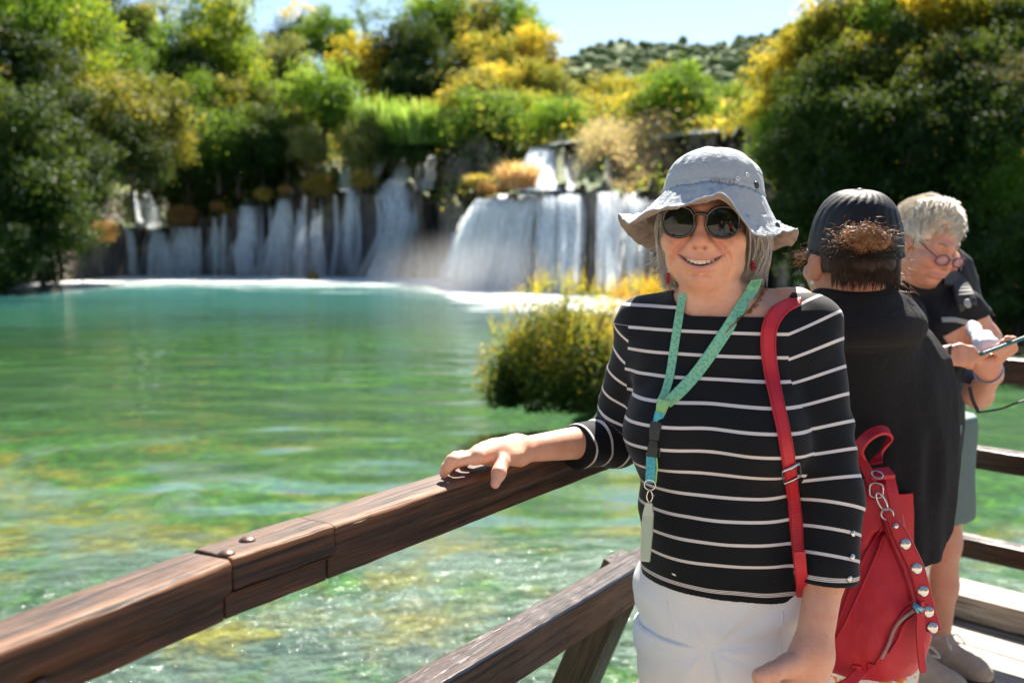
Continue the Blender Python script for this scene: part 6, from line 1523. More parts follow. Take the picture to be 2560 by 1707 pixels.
    mb = MB(); ribbon(mb, catmull(np.array([bc(*c6(430, 520), 2.06), bc(*c6(438, 640), 2.06), bc(*c6(440, 800), 2.07), bc(*c6(455, 1000), 2.08)]), 6), np.array([A(.05, -1, .15)] * 19), np.linspace(.05, .045, 19), .012); bpart('back_panel', mb, red, False)
    mb = MB(); ribbon(mb, np.array([bc(*c6(255, 412), 1.985), bc(*c6(310, 405), 1.98), bc(*c6(375, 400), 1.985)]), np.array([A(-.1, -.5, 1)] * 3), .030, .008); bpart('flap_top', mb, red, False)
    # rings, carabiner, studded strap
    def wire(name, x, y, d, rx_, ry_, rad, rot, m=steel, sq=2.0):
        mb = MB(); ring(mb, bc(*c6(x, y), d), rotz(R(-20)) @ roty(R(rot)), rx_, ry_, rad, 24, 6, sq); bpart(name, mb, m)
    wire('strap_ring', 295, 412, 1.955, .011, .007, .0016, 20, brs); wire('d_ring', 290, 500, 1.955, .0125, .0145, .0016, 0, steel, 3.0); wire('carabiner', 320, 563, 1.95, .0070, .0190, .0022, -28, steel); wire('d_ring', 350, 632, 1.945, .0110, .0110, .0020, 0, steel)
    mb = MB(); ribbon(mb, np.array([bc(*c6(287, 470), 1.965), bc(*c6(287, 540), 1.96)]), np.array([A(0, -1, 0)] * 2), .017, .004); bpart('ring_tab', mb, red, False)
    sl = [(352, 630), (375, 665), (400, 705), (447, 795), (510, 930), (546, 1056), (574, 1170), (596, 1250), (604, 1278)]; SP = catmull([bc(*c6(*p), 1.935 - .03 * i / 8) for i, p in enumerate(sl)], 6)
    wds = np.interp(np.linspace(0, 1, len(SP)), [0, .12, .22, .3, .9, 1], [.014, .016, .026, .033, .033, .032]); mb = MB(); ribbon(mb, SP, np.array([A(-.1, -1, .12)] * len(SP)), wds, .0045); bpart('studded_strap', mb, red, False)
    for sg_ in (-1, 1):
        T = np.gradient(SP, axis=0); T /= np.linalg.norm(T, axis=1)[:, None]; X = np.cross(T, A(0, -1, 0)); mb = MB(); mb.tube(SP[10:] + X[10:] * wds[10:, None] * .40 * sg_ + A(0, -.0026, 0), .0006, 4, False); bpart('stitching', mb, dred)
    for x, y, r_ in ((395, 695, .0062), (449, 796, .0112), (511, 933, .0112), (547, 1057, .0112), (574, 1170, .0116), (590, 1252, .0112)):
        mb = MB(); k = int(np.argmin(((SP - bc(*c6(x, y), 1.92)) ** 2).sum(1))); mb.dome(SP[k] + A(0, -.0024, 0), (-.15, -1, .15), r_, .0042, 20, 5); bpart('stud', mb, steel)
    # foot tabs and bottom strap
    for x, y in ((182, 1490), (268, 1480)):
        P_, N_ = drape([c6(x, y - 25), c6(x - 4, y + 20)], [bvbag], 1.95, .003, 3); mb = MB(); ribbon(mb, P_, N_, .017, .004); bpart('strap_tab', mb, red, False)
    mb = MB(); ribbon(mb, catmull(np.array([bc(2158, 1672, 1.93), bc(2140, 1690, 1.92), bc(2115, 1712, 1.90), bc(2050, 1740, 1.82)]), 6), np.array([A(-.1, -1, .4)] * 19), .022, .004); bpart('lower_strap', mb, red, False)
    # loose strap end in the hand
    hs = np.array([W(1905, 1676, 1.66), W(1912, 1700, 1.648), W(1918, 1730, 1.65), W(1935, 1790, 1.67)]); mb = MB(); ribbon(mb, catmull(hs, 5), np.array([A(-.3, -1, 0)] * 16), .024, .004); bpart('strap_end', mb, red, False)
# ================================================================ THE TWO PEOPLE BEHIND
def yarn_mat(name, col, rough=.95):
    t = NT(name); o = t.coord(); n = t.noise(o, 420, 3, .65); v = t.noise(o, 90, 3, .6)
    t.set(Base_Color=t.mix(t.mix(.5, n, v), tuple(x * .5 for x in col), tuple(x * 1.5 for x in col)), Roughness=rough, Normal=t.bump(t.math('ADD', t.math('MULTIPLY', t.noise(o, 28, 4, .6), 2.0), t.math('ADD', n, v)), .75, .006))
    t.b.inputs['Sheen Weight'].default_value = .07; t.b.inputs['Sheen Roughness'].default_value = .35; t.b.inputs['Sheen Tint'].default_value = (.8, .75, .7, 1); t.b.inputs['Specular IOR Level'].default_value = .15
    return t.m
def curl_strands(center, M, n, length, seed, r0=.0006, spread=(.05, .03, .02), bias=(0, 0, 0)):
    r = np.random.default_rng(seed); mb = MB()
    for i in range(n):
        p = A(*(r.normal(0, 1, 3) * spread)); d = r.normal(0, 1, 3) * [1, .7, .55] + np.asarray(bias); d /= np.linalg.norm(d); pts = []; L = length * r.uniform(.5, 1.3); w = r.uniform(90, 220); ph = r.uniform(0, 6)
        a = np.cross(d, r.normal(0, 1, 3)); a /= np.linalg.norm(a); b = np.cross(d, a); q = p.copy()
        for k in range(9):
            s = k / 8; pts.append(center + M @ (q + d * L * s + a * .0035 * math.sin(w * L * s + ph) * s + b * .0035 * math.cos(w * L * s + ph) * s - A(0, 0, .35) * L * s * s))
        mb.tube(pts, [r0 * (1 - .8 * k / 8) for k in range(9)], 3, False)
    return mb
def build_cap_person(K):
    yaw = R(186)                                     # looks away over the water, a little to the left
    fr = Frame(W(2128, 640, 2.06), rotz(yaw) @ roty(R(0)), 1.0)
    C = A(.770, 2.19, 0)
    TR = rotz(R(172))
    tl = lambda x, y, z: C + TR @ A(x, y, z)
    neckb = A(.735, 2.12, 1.29)
    neck = limb([fr.w1(0, .030, -.05), fr.w1(0, .036, -.14), neckb], [.055, .053, .056])
    tz = [.55, .75, .85, 1.0, 1.15, 1.25, 1.31, 1.35]; ta = [.14, .15, .15, .15, .15, .13, .09, .05]; tb = [.11, .11, .11, .11, .10, .085, .065, .045]
    def torso(P, g=0.):
        Q = (P - C) @ TR; z = Q[:, 2]; a = np.interp(z, tz, ta) + g; b = np.interp(z, tz, tb) + g
        k = (np.abs(Q[:, 0] / a) ** 2.2 + np.abs(Q[:, 1] / b) ** 2.2) ** (1 / 2.2); return np.maximum((k - 1) * np.minimum(a, b), z - 1.35 - g)
    hl, hr = A(.66, 2.22, .78), A(.74, 2.20, .78)
    legs = limb([hl, A(.61, 2.22, .44), A(.61, 2.25, .07)], [.085, .06, .045]) + limb([hr, A(.71, 2.20, .44), A(.71, 2.22, .07)], [.085, .06, .045])
    sh = [A(.90, 2.21, 1.21), A(.91, 2.24, 1.0), A(.88, 2.40, .95)]; sh2 = [A(.64, 2.25, 1.21), A(.63, 2.30, 1.0), A(.66, 2.42, .95)]
    arms = limb(sh, [.05, .042, .03]) + limb(sh2, [.05, .042, .03])
    for a_, b_ in ((sh[2], A(.83, 2.47, .96)), (sh2[2], A(.72, 2.48, .96))):
        for i in range(4): arms += limb([a_, b_ + A(.01 * i - .015, .012 * i, -.012 * i), b_ + A(-.04 + .01 * i, .02, -.03 - .01 * i)], [.02, .010, .008])
        arms += limb([a_, a_ + A(-.02, .03, .03)], [.018, .009])
    def body_f(P):
        d = near(P, fr.O, .28, lambda Q: head_sdf(fr.loc(Q), 0.1, .9), .25)
        d = smin(d, near(P, fr.O, .2, lambda Q: (lambda L: elld(np.stack([np.abs(L[:, 0]), L[:, 1], L[:, 2]], 1), (.084, .018, -.020), (.0075, .020, .033), rotz(.45)))(fr.loc(Q)), .25), .006)
        d = smin(d, U(P, neck, .04), .02); m = P[:, 2] < 1.5; d[m] = smin(d[m], torso(P[m]), .04)
        return smin(d, U(P, legs + arms, .03), .03)
    SK = skin_material('skin_tan', (.48, .24, .15), (.40, .17, .10))
    pos, q = surface_nets(body_f, (.40, 1.85, .0), (1.12, 2.70, 1.62), .0045)
    me = mesh_from('person', pos, q); body_attrs(me, pos, fr, .1); person = link('person', me, SK)
    tag(person, 'person seen from behind in a black quilted cap and a dark knitted wrap', 'person')
    # knitted wrap with a rolled collar
    KN = yarn_mat('charcoal_knit', (.020, .021, .024))
    hemz = lambda Q: .62 + .30 * np.clip(np.abs(Q[:, 0] + .16) * 2.2, 0, 1) * 0 
    wt = np.array([.50, .62, .75, .90, 1.05, 1.15, 1.22, 1.27, 1.305, 1.335]); wa = np.array([.150, .170, .192, .204, .205, .200, .186, .150, .112, .085]); wb = np.array([.12, .14, .150, .150, .148, .142, .13, .112, .095, .08])
    def wrap_f(P):
        Q = (P - C) @ TR; z = Q[:, 2]; a = np.interp(z, wt, wa); b = np.interp(z, wt, wb); an = np.arctan2(Q[:, 1] / b, Q[:, 0] / a)
        k = (np.abs(Q[:, 0] / a) ** 2.3 + np.abs(Q[:, 1] / b) ** 2.3) ** (1 / 2.3); d = np.maximum((k - 1) * np.minimum(a, b) * .8, z - 1.33)
        dn = np.clip((1.15 - z) / .5, 0, 1)
        d = d + .010 * dn * np.sin(an * 13 + 2 * np.sin(an * 3) + z * 4) * .6 + .006 * vnoise(np.stack([an * 5, z * 7, 0 * z], 1), 1, 4)
        # shoulder fold hanging at the right and the rolled collar
        for cz, rr, th_, sg in ((1.288, .104, .034, 1.0), (1.320, .088, .026, .9), (1.340, .080, .018, .8)):
            cc = A(.724, 2.055, cz); qx = P - cc; qx = qx + A(0, 0, 1) * (-.20 * qx[:, :1] * 0)
            rad = np.sqrt(qx[:, 0] ** 2 + (qx[:, 1] * 1.05) ** 2); d = smin(d, np.sqrt((rad - rr - .006 * np.sin(an * 4 + cz * 60)) ** 2 + ((qx[:, 2] + .012 * np.sin(an * 2 + cz * 40)) * .8) ** 2) - th_ * .8, .018)
        d = smin(d, capd(P, A(.724, 2.06, 1.300), A(.76, 2.15, 1.19), .090, .135), .04)
        d = smin(d, capd(P, W(2190, 800, 2.08), W(2288, 812, 2.09), .016, .012), .02)          # lower edge of the thrown over end
        d = smin(d, capd(P, W(2110, 815, 2.08), W(2120, 900, 2.07), .010, .014), .02)
        hz = np.interp(P[:, 0] - C[0], [-.25, -.05, .08, .15, .20, .3], [.90, .80, .78, .79, .86, 1.0])
        return np.maximum(d, hz - z)
    pos, q = surface_nets(wrap_f, (.40, 1.88, .70), (1.10, 2.56, 1.44), .0050)
    me = mesh_from('knitted_wrap', pos, q); wr = link('knitted_wrap', me, KN, person)
    bvw = BVHTree.FromPolygons([tuple(p) for p in pos], [tuple(x) for x in q])
    P_, N_ = drape([(2372, 900), (2384, 990), (2389, 1090), (2376, 1200), (2345, 1330)], [bvw], 2.05, .001, 8)
    # floral trousers and shoes
    t = NT('floral_cloth'); o = t.coord(); n1 = t.noise(o, 22, 3, .6); n2 = t.noise(t.mapping(o, loc=(4, 2, 1)), 30, 3, .6); n3 = t.noise(t.mapping(o, loc=(9, 1, 5)), 26, 3, .6)
    c = t.mix(t.math('GREATER_THAN', n1, .56), (.72, .68, .64), (.015, .015, .015)); c = t.mix(t.math('GREATER_THAN', n2, .57), c, (.80, .20, .02)); c = t.mix(t.math('GREATER_THAN', n3, .62), c, (.38, .42, .05)); t.set(Base_Color=c, Roughness=.8)
    tg = limb([hl, A(.61, 2.22, .44), A(.61, 2.24, .12)], [.095, .08, .075]) + limb([hr, A(.71, 2.20, .44), A(.71, 2.21, .12)], [.090, .08, .075])
    def tr_f(P): return np.maximum(np.maximum(smin(U(P, tg, .03), torso(P, .012) + np.where(P[:, 2] > .9, .3, 0), .03) + .004 * fbm(P, 14, 2, 2), P[:, 2] - .86), .10 - P[:, 2])
    sdf_object('trousers', tr_f, (.50, 1.95, .05), (1.05, 2.50, .92), .008, t.m, person)
    shoe = plain('pale_trainer', (.55, .50, .44), .6)
    for x, y in ((.61, 2.25), (.71, 2.21)):
        f = lambda P: np.maximum(smin(capd(P, A(x, y - .05, .045), A(x - .02, y + .14, .035), .046, .040), capd(P, A(x, y, .05), A(x, y, .09), .048, .044), .03), .004 - P[:, 2])
        sdf_object('shoe', f, A(x - .12, y - .15, 0), A(x + .12, y + .25, .16), .006, shoe, person)
    # cap: quilted crown with seams, rear opening and band
    cap = empty('cap', fr.w1(0, .02, .06)); tag(cap, 'black quilted baseball cap with a button on top', 'cap'); ci = Matrix.Translation([-float(v) for v in cap.location])
    ct = NT('black_quilt'); o = ct.coord(); n = ct.noise(o, 90, 4, .6); ct.set(Base_Color=ct.mix(n, (.004, .004, .005), (.011, .011, .013)), Roughness=.62, Normal=ct.bump(n, .3, .003)); ct.b.inputs['Specular IOR Level'].default_value = .3
    cf = Frame(fr.w1(0, .020, .040), fr.M @ rotx(R(-6)))
    n = 160; ns = 26; V = []; th = np.linspace(-math.pi, math.pi, n, endpoint=False)
    for i in range(ns):
        e = i / (ns - 1) * math.pi / 2 * 1.0; z = -.034 + .128 * math.sin(e) * 1.0; rr = math.cos(e) ** .66 if e < 1.57 else 0
        seam = np.abs(np.sin(th * 3)) ** .25; q1 = np.abs(np.sin(th * 12 + 3 * np.sin(e * 3))) ** .4; q2 = abs(math.sin(e * 9)) ** .5
        off = 1 + .020 * (seam - 1) + .018 * (q1 - 1) + .006 * (q2 - 1)
        V.append(cf.wld(np.stack([(.0915 * rr * off) * np.cos(th), (.1085 * rr * off) * np.sin(th), 0 * th + z + .002 * (q1 - .5)], 1)))
    V = np.concatenate(V); F = np.array([(i * n + k, i * n + (k + 1) % n, (i + 1) * n + (k + 1) % n, (i + 1) * n + k) for i in range(ns - 1) for k in range(n)])
    x = link('crown', mesh_from('crown', V, F), ct.m, cap); x.matrix_parent_inverse = ci
    mb = MB(); row = V[:n]; mb.tube(list(row) + [row[0]], .003, 6, False); x = mb.build('band', ct.m, cap); x.matrix_parent_inverse = ci
    mb = MB(); mb.dome(cf.w1(0, 0, .092), cf.dirw(0, 0, 1), .009, .006, 14, 4); x = mb.build('button', ct.m, cap); x.matrix_parent_inverse = ci
    Vp = []; m1 = 24                                                                      # peak pointing away
    for i in range(m1 + 1):
        a = math.pi * (1.12 + .76 * i / m1)
        for s in (0, .5, 1): Vp.append(cf.w1(.086 * math.cos(a) * (1 + .05 * s), .100 * math.sin(a) - .075 * s * math.sin(math.pi * i / m1) ** .6, -.028 - .012 * s - .016 * s * abs(math.cos(a))))
    Fp = [(i * 3 + k, i * 3 + k + 1, i * 3 + 4 + k, i * 3 + 3 + k) for i in range(m1) for k in range(2)]
    x = link('peak', mesh_from('peak', Vp, Fp), ct.m, cap); x.matrix_parent_inverse = ci; so = x.modifiers.new('thick', 'SOLIDIFY'); so.thickness = .004
    # dark hair: nape, tuft through the back of the cap, wisps
    hm = NT('dark_hair'); hm.set(Base_Color=hm.mix(hm.noise(hm.mapping(hm.coord(), (1, 1, .2)), 200, 2), (.008, .004, .003), (.040, .018, .009)), Roughness=.55); hm.b.inputs['Specular IOR Level'].default_value = .3
    hb = NT('brown_hair_sunlit'); hb.set(Base_Color=hb.mix(hb.noise(hb.coord(), 120, 2), (.10, .040, .016), (.50, .25, .10)), Roughness=.34)  # brown hair brightened to gold, sunlight on the tuft put into the colour
    def hair_f(P):
        L = fr.loc(P); d = elld(L, (0, .032, -.010), (.080, .089, .075)); d = smax(d, .030 - L[:, 1], .01)
        d = smax(d, -(L[:, 2] + .038 + .010 * np.cos(L[:, 0] * 60)), .01); return d + .003 * vnoise(L * [90, 90, 15], 1, 3)
    hair, _ = sdf_object('hair', hair_f, fr.O - .15, fr.O + .15, .0045, hm.m, person)
    r = np.random.default_rng(11); mb = MB()
    for i in range(1300):
        a = r.uniform(.45, math.pi - .45); x, y = .081 * math.cos(a), .030 + .0885 * math.sin(a); z0 = r.uniform(-.046, -.0); L = r.uniform(.008, .028)
        mb.tube([fr.w1(x, y, z0), fr.w1(x * 1.0, y + .001, z0 - L * .5), fr.w1(x * .96, y - .005, z0 - L)], [.0008, .0007, .0003], 3, False)
    x = mb.build('hair_strands', hm.m, None); x.parent = hair
    tc = W(2163, 592, 1.918); mb = curl_strands(tc, np.eye(3), 1300, .016, 21, .00045, (.026, .008, .012), (0, -.2, .35)); x = mb.build('hair_tuft', hb.m, None); x.parent = hair
    bun, _ = sdf_object('hair_bun', lambda P: elld(P, W(2165, 598, 1.938), (.048, .022, .026)) + .007 * fbm(P, 70, 4, 3), W(2165, 598, 1.938) - .09, W(2165, 598, 1.938) + .09, 0.0040, hb.m, None); bun.parent = hair
    mb = curl_strands(W(2150, 620, 1.93), np.eye(3), 420, .022, 22, .0008, (.036, .006, .012), (.1, -.2, -.5)); x = mb.build('hair_tuft', hm.m, None); x.parent = hair
    mb = curl_strands(W(2012, 640, 2.06), np.eye(3), 50, .026, 23, .0005, (.010, .010, .010), (-1.2, 0, .1)); x = mb.build('hair_wisps', hb.m, None); x.parent = hair
    mb = curl_strands(W(2254, 690, 2.06), np.eye(3), 80, .026, 24, .0006, (.010, .012, .030), (.7, -.2, -.3)); x = mb.build('hair_wisps', hb.m, None); x.parent = hair
    # sunglasses seen from behind and a pearl stud
    sg = empty('sunglasses', fr.w1(.06, -.08, 0)); tag(sg, 'brown sunglasses peeking past the ear of the person in the black cap', 'sunglasses'); si = Matrix.Translation([-float(v) for v in sg.location])
    fm = plain('tortoise_frame', (.05, .02, .01), .2); ln = plain('brown_lens', (.02, .012, .008), .08)
    for s in (-1, 1):
        mb = MB(); Mx = fr.M @ rotz(R(12 * s)); c = fr.w1(.036 * s, -.104, -.004); ring(mb, c, Mx, .028, .026, .0025, 24, 6, 2.2); x = mb.build('rim', fm, sg); x.matrix_parent_inverse = si
        mb = MB(); mb.dome(c, Mx @ A(0, -1, 0), .027, .004, 24, 3); x = mb.build('lens', ln, sg); x.matrix_parent_inverse = si
        mb = MB(); mb.tube([fr.w1(.066 * s, -.098, .004), fr.w1(.080 * s, -.04, .006), fr.w1(.080 * s, .01, .006)], .0022, 6); x = mb.build('temple', fm, sg); x.matrix_parent_inverse = si
    mb = MB(); mb.tube([fr.w1(-.010, -.106, .004), fr.w1(.010, -.106, .004)], .002, 6); x = mb.build('bridge', fm, sg); x.matrix_parent_inverse = si
    mb = MB(); c = W(2030, 706, 2.03); mb.dome(c, (-.4, -1, 0), .0045, .0045, 12, 4); o = mb.build('earring', plain('pearl', (.8, .78, .74), .15)); tag(o, 'pearl stud on the ear below the black cap', 'earring')

def build_phone_person(K):
    # head bent down towards the phone on the right
    M = rotz(R(19)) @ rotx(R(24)) @ roty(R(7))
    fr = Frame(W(2325, 606, 2.95), M, .92)
    C = A(1.285, 3.12, 0); TR = rotz(R(30)); tl = lambda x, y, z: C + TR @ A(x, y, z)
    tz = [.70, .82, .95, 1.05, 1.15, 1.28, 1.36, 1.42, 1.46]; ta = [.17, .185, .18, .165, .170, .180, .175, .12, .05]; tb = [.13, .14, .135, .13, .13, .125, .10, .075, .05]
    def torso(P, g=0.):
        Q = (P - C) @ TR; z = Q[:, 2]; a = np.interp(z, tz, ta) + g; b = np.interp(z, tz, tb) + g; yo = np.interp(z, [.8, 1.1, 1.42], [.05, .02, -.03])
        k = (np.abs(Q[:, 0] / a) ** 2.2 + np.abs((Q[:, 1] - yo) / b) ** 2.2) ** (1 / 2.2); d = (k - 1) * np.minimum(a, b)
        for s in (-1, 1): d = smin(d, elld(Q, (.075 * s, -.11, 1.20), (.08 + g, .07 + g, .08 + g)), .05)
        return np.maximum(d, z - 1.46 - g)
    neck = limb([fr.w1(0, .03, -.05), fr.w1(0, .035, -.12), tl(-.02, -.02, 1.40)], [.055, .055, .068])
    # limbs from the picture
    hipA, hipB = A(1.27, 3.24, .86), A(1.44, 3.30, .86)
    kneeA, kneeB = A(1.30, 3.16, .47), A(1.445, 3.27, .47); anA, anB = A(1.33, 3.20, .10), W(2345, 1560, 3.42)
    anB = A(anB[0], anB[1], .11)
    legs = limb([hipB, kneeB, (kneeB * .55 + anB * .45) + A(.005, .02, 0), anB], [.085, .060, .060, .040]) + limb([hipA, kneeA, (kneeA * .55 + anA * .45) + A(0, .02, 0), anA], [.085, .060, .060, .040])
    shL = W(2412, 772, 2.98); elL = W(2500, 955, 2.92); wrL = W(2490, 925, 2.70)
    elL = W(2446, 985, 2.93); wrL = W(2478, 936, 2.70); hdL = W(2452, 905, 2.64)
    shR = W(2262, 790, 2.90); elR = W(2275, 1000, 2.72); wrR = W(2352, 890, 2.60)
    arms = limb([shL, W(2462, 850, 3.0), elL], [.050, .042, .036]) + limb([elL, wrL], [.038, .026]) + limb([shR, elR, wrR], [.048, .040, .026])
    hands = []
    for i in range(4):
        z = i
        hands.append((limb([wrR, W(2368, 876 + 9 * z, 2.585), W(2400, 868 + 12 * z, 2.575), W(2428, 874 + 9 * z, 2.57), W(2443 - 10 * z * .6, 886 + 7 * z, 2.57)], [.022, .0125, .0105, .0095, .0075]), .008))
    hands.append((limb([wrR, W(2390, 900, 2.60), W(2425, 915, 2.59)], [.02, .012, .009]), .01))
    palm = limb([wrL, hdL], [.028, .030]) + limb([wrL, W(2480, 905, 2.66)], [.026, .022])
    hands.append((palm, .02))
    hands.append((limb([hdL, W(2440, 893, 2.60), W(2466, 883, 2.58)], [.018, .0125, .009]), .008))
    for i in range(4): hands.append((limb([W(2462 + 12 * i, 905 - 3 * i, 2.655), W(2490 + 14 * i, 896 - 8 * i, 2.63), W(2496 + 12 * i, 880 - 10 * i, 2.60), W(2482 + 12 * i, 876 - 10 * i, 2.585)], [.014, .011, .0095, .008]), .008))
    feetm = []
    def body_f(P):
        d = near(P, fr.O, .30, lambda Q: head_sdf(fr.loc(Q), 0.0, .95) * fr.s, .25)
        d = smin(d, U(P, neck, .04), .02); m = (P[:, 2] < 1.56) & (P[:, 2] > .6); d[m] = smin(d[m], torso(P[m]), .04)
        d = smin(d, U(P, legs + arms, .03), .03)
        for it, k in hands: d = smin(d, U(P, it, k), .008)
        return d
    SK = skin_material('skin_rosy', (.68, .34, .235), (.62, .25, .165))
    pos, q = surface_nets(body_f, (.92, 2.45, .0), (1.72, 3.62, 1.80), .0048)
    me = mesh_from('person', pos, q); body_attrs(me, pos, fr, 0.0); person = link('person', me, SK)
    tag(person, 'fair haired person in glasses and a black top looking down at a phone', 'person')
    # black T-shirt
    BT = cloth_mat('black_jersey', (.012, .012, .014), 300, .3, .4, .75).m
    slL = limb([shL, W(2432, 800, 2.99)], [.062, .062]); slR = limb([shR, elR * .5 + shR * .5], [.06, .058])
    def shirt_f(P):
        Q = (P - C) @ TR; d = smin(smin(torso(P, .012), U(P, slL, .02), .03), U(P, slR, .02), .03); d = d + .006 * fbm(P * [1, 1, .7], 12, 3, 3)
        v = 1.475 - .10 * np.clip(1 - np.abs(Q[:, 0] + .02) / .085, 0, 1) ** .8 * (Q[:, 1] < -.01) - .02 * (np.abs(Q[:, 0] + .02) < .09)
        v = np.where(np.abs(Q[:, 0] + .02) < .10, v, 9.)
        d = np.maximum(d, (Q[:, 2] - v) * .7); dv = W(2440, 850, 2.99) - shL; dv /= np.linalg.norm(dv); d = np.maximum(d, np.where(np.linalg.norm(P - shL, axis=1) < .14, (P - W(2438, 792, 2.985)) @ dv, -9))
        return np.maximum(d, .80 - P[:, 2])
    sdf_object('t_shirt', shirt_f, (.92, 2.75, .76), (1.66, 3.45, 1.54), .0065, BT, person)
    # shorts, shoes, socks
    SH = cloth_mat('grey_green_cotton', (.17, .235, .23), 200, .15, .4).m
    sg_ = limb([hipB, kneeB + A(.0, 0, .05)], [.115, .098]) + limb([hipA, kneeA + A(0, 0, .05)], [.115, .096])
    def shorts_f(P): return np.maximum(np.maximum(smin(U(P, sg_, .02), torso(P, .006), .03) + .006 * fbm(P * [1, 1, .5], 11, 4, 3), P[:, 2] - .90), W(2400, 1322, 3.22)[2] - P[:, 2] + .10 * (P[:, 0] - 1.40))
    sdf_object('shorts', shorts_f, (1.0, 2.85, .40), (1.72, 3.55, .95), .007, SH, person)
    SM = NT('suede_trainer'); SM.set(Base_Color=SM.mix(SM.noise(SM.coord(), 40, 4), (.34, .26, .19), (.58, .49, .39)), Roughness=.85); sole = plain('rubber_sole', (.05, .045, .04), .7); lace = plain('shoe_lace', (.75, .68, .58), .8); sock = plain('grey_sock', (.42, .42, .44), .9)
    for an in (anB, anA):
        hd = A(.60, -.80, 0); hd /= np.linalg.norm(hd); sd = A(hd[1], -hd[0], 0); M_ = np.stack([hd, sd, A(0, 0, 1)], 1)
        f0 = an + A(0, 0, -an[2])
        def shoe_f(P):
            L = (P - f0) @ M_; d = capd(L, A(-.045, 0, .058), A(.155, 0, .046), .046, .040); d = smin(d, capd(L, A(-.01, 0, .075), A(.0, 0, .115), .047, .046), .04); d = smin(d, capd(L, A(.03, 0, .085), A(.13, 0, .055), .036, .030), .04); return np.maximum(d + .002 * fbm(P, 40, 2, 2), .022 - L[:, 2])
        def sole_f(P):
            L = (P - f0) @ M_; d = capd(squash(L, A(0, 0, .02), A(0, 0, 1), 1.8), A(-.05, 0, .02), A(.155, 0, .02), .051, .046); return np.maximum(d, .003 - L[:, 2])
        s_, _ = sdf_object('shoe', shoe_f, f0 + A(-.25, -.25, 0), f0 + A(.25, .25, .2), .006, SM.m, person); so_, _ = sdf_object('sole', sole_f, f0 + A(-.25, -.25, 0), f0 + A(.25, .25, .1), .006, sole, s_)
        mb = MB()
        for k in range(6):
            x = .035 + .016 * k; h = .120 - .0095 * k
            mb.tube([f0 + M_ @ A(x, -.028, h - .012), f0 + M_ @ A(x + .006, 0, h + .004), f0 + M_ @ A(x, .028, h - .012)], .0038, 6)
        for s in (-1, 1): mb.tube(catmull([f0 + M_ @ A(.04, 0, .125), f0 + M_ @ A(.05, .03 * s, .140), f0 + M_ @ A(.075, .045 * s, .110), f0 + M_ @ A(.06, .02 * s, .118)], 5), .003, 6)
        l_ = mb.build('laces', lace, None); l_.parent = s_
        mb = MB(); mb.tube([an + A(0, 0, -.03), an + A(0, 0, .0), an + A(0, 0, .035)], [.050, .046, .044], 16); mb.build('sock', sock, person)
    # blonde hair
    hm = NT('blonde_hair'); tn = hm.attr('tone'); hm.set(Base_Color=hm.ramp(tn, [(0, (.42, .34, .25)), (.4, (.76, .66, .50)), (1, (.93, .88, .79))]), Roughness=.4)
    def hair_f(P):
        L = fr.loc(P); d = elld(L, (0, .030, .046), (.087, .106, .094)); d = smin(d, elld(L, (0, .09, -.01), (.08, .06, .075)), .04)
        d = smax(d, -elld(L, (0, -.085, -.035), (.082, .085, .092)), .015); d = smax(d, -elld(L, (.0, -.045, -.09), (.10, .070, .085)), .02)
        return (d + .009 * vnoise(L * [26, 16, 26], 1, 5) + .004 * vnoise(L * [70, 22, 70], 1, 6)) * fr.s
    pos, q = surface_nets(hair_f, fr.O - .20, fr.O + .20, .005); me = mesh_from('hair', pos, q); attr(me, 'tone', np.clip(.5 + .35 * vnoise(fr.loc(pos) * [60, 30, 60], 1, 8), 0, 1)); hair = link('hair', me, hm.m, person)
    r = np.random.default_rng(6); mb = MB(); tones = []
    nv = len(pos); idx = rng.integers(0, nv, 2600)
    for k, i in enumerate(idx):
        p = fr.loc(pos[i:i + 1])[0]
        if p[2] < -.05 or (p[1] < -.035 and p[2] < .048): continue
        nrm = p - A(0, .03, .03); nrm /= np.linalg.norm(nrm); flow = A(-.55 + p[0] * 2.0 + r.normal(0, .12), -.75 + .9 * (p[1] > .05), -.35 - .6 * (p[1] > .05) + r.normal(0, .1)); flow -= nrm * (flow @ nrm); flow /= np.linalg.norm(flow) + 1e-6
        L = r.uniform(.025, .055) * (.6 if p[1] < -.02 else 1); pts = [p + nrm * .001 + flow * L * s + nrm * (.007 * math.sin(math.pi * s * .9) + .0015 * r.normal() * s) for s in np.linspace(0, 1, 5)]
        mb.tube([fr.w1(*x) for x in pts], [.0013, .0013, .0012, .0009, .0004], 3, False); tones += [np.clip(r.normal(.62, .22), 0, 1)] * 15
    so = mb.build('hair_strands', hm.m, None); so.parent = hair; attr(so.data, 'tone', tones if len(tones) == len(so.data.vertices) else np.full(len(so.data.vertices), .6))
    # eyebrows
    bm_ = plain('brow_hair', (.30, .20, .13), .6); mb = MB()
    for s in (-1, 1): mb.tube(catmull([fr.w1(.015 * s, -.089, .021), fr.w1(.032 * s, -.084, .027), fr.w1(.047 * s, -.072, .020)], 4), [.002, .0025, .0028, .003, .003, .0028, .0025, .002, .001], 6)
    mb.build('eyebrows', bm_, person)
    # spectacles
    gs = empty('eyeglasses', fr.w1(0, -.10, -.012)); tag(gs, 'thin rimmed pinkish reading glasses low on the nose', 'glasses'); gi = Matrix.Translation([-float(v) for v in gs.location])
    fm = plain('plum_metal', (.10, .03, .05), .3, .5); gl = NT('tinted_glass'); gl.set(Base_Color=(.75, .42, .48), Roughness=.05, Alpha=.38)
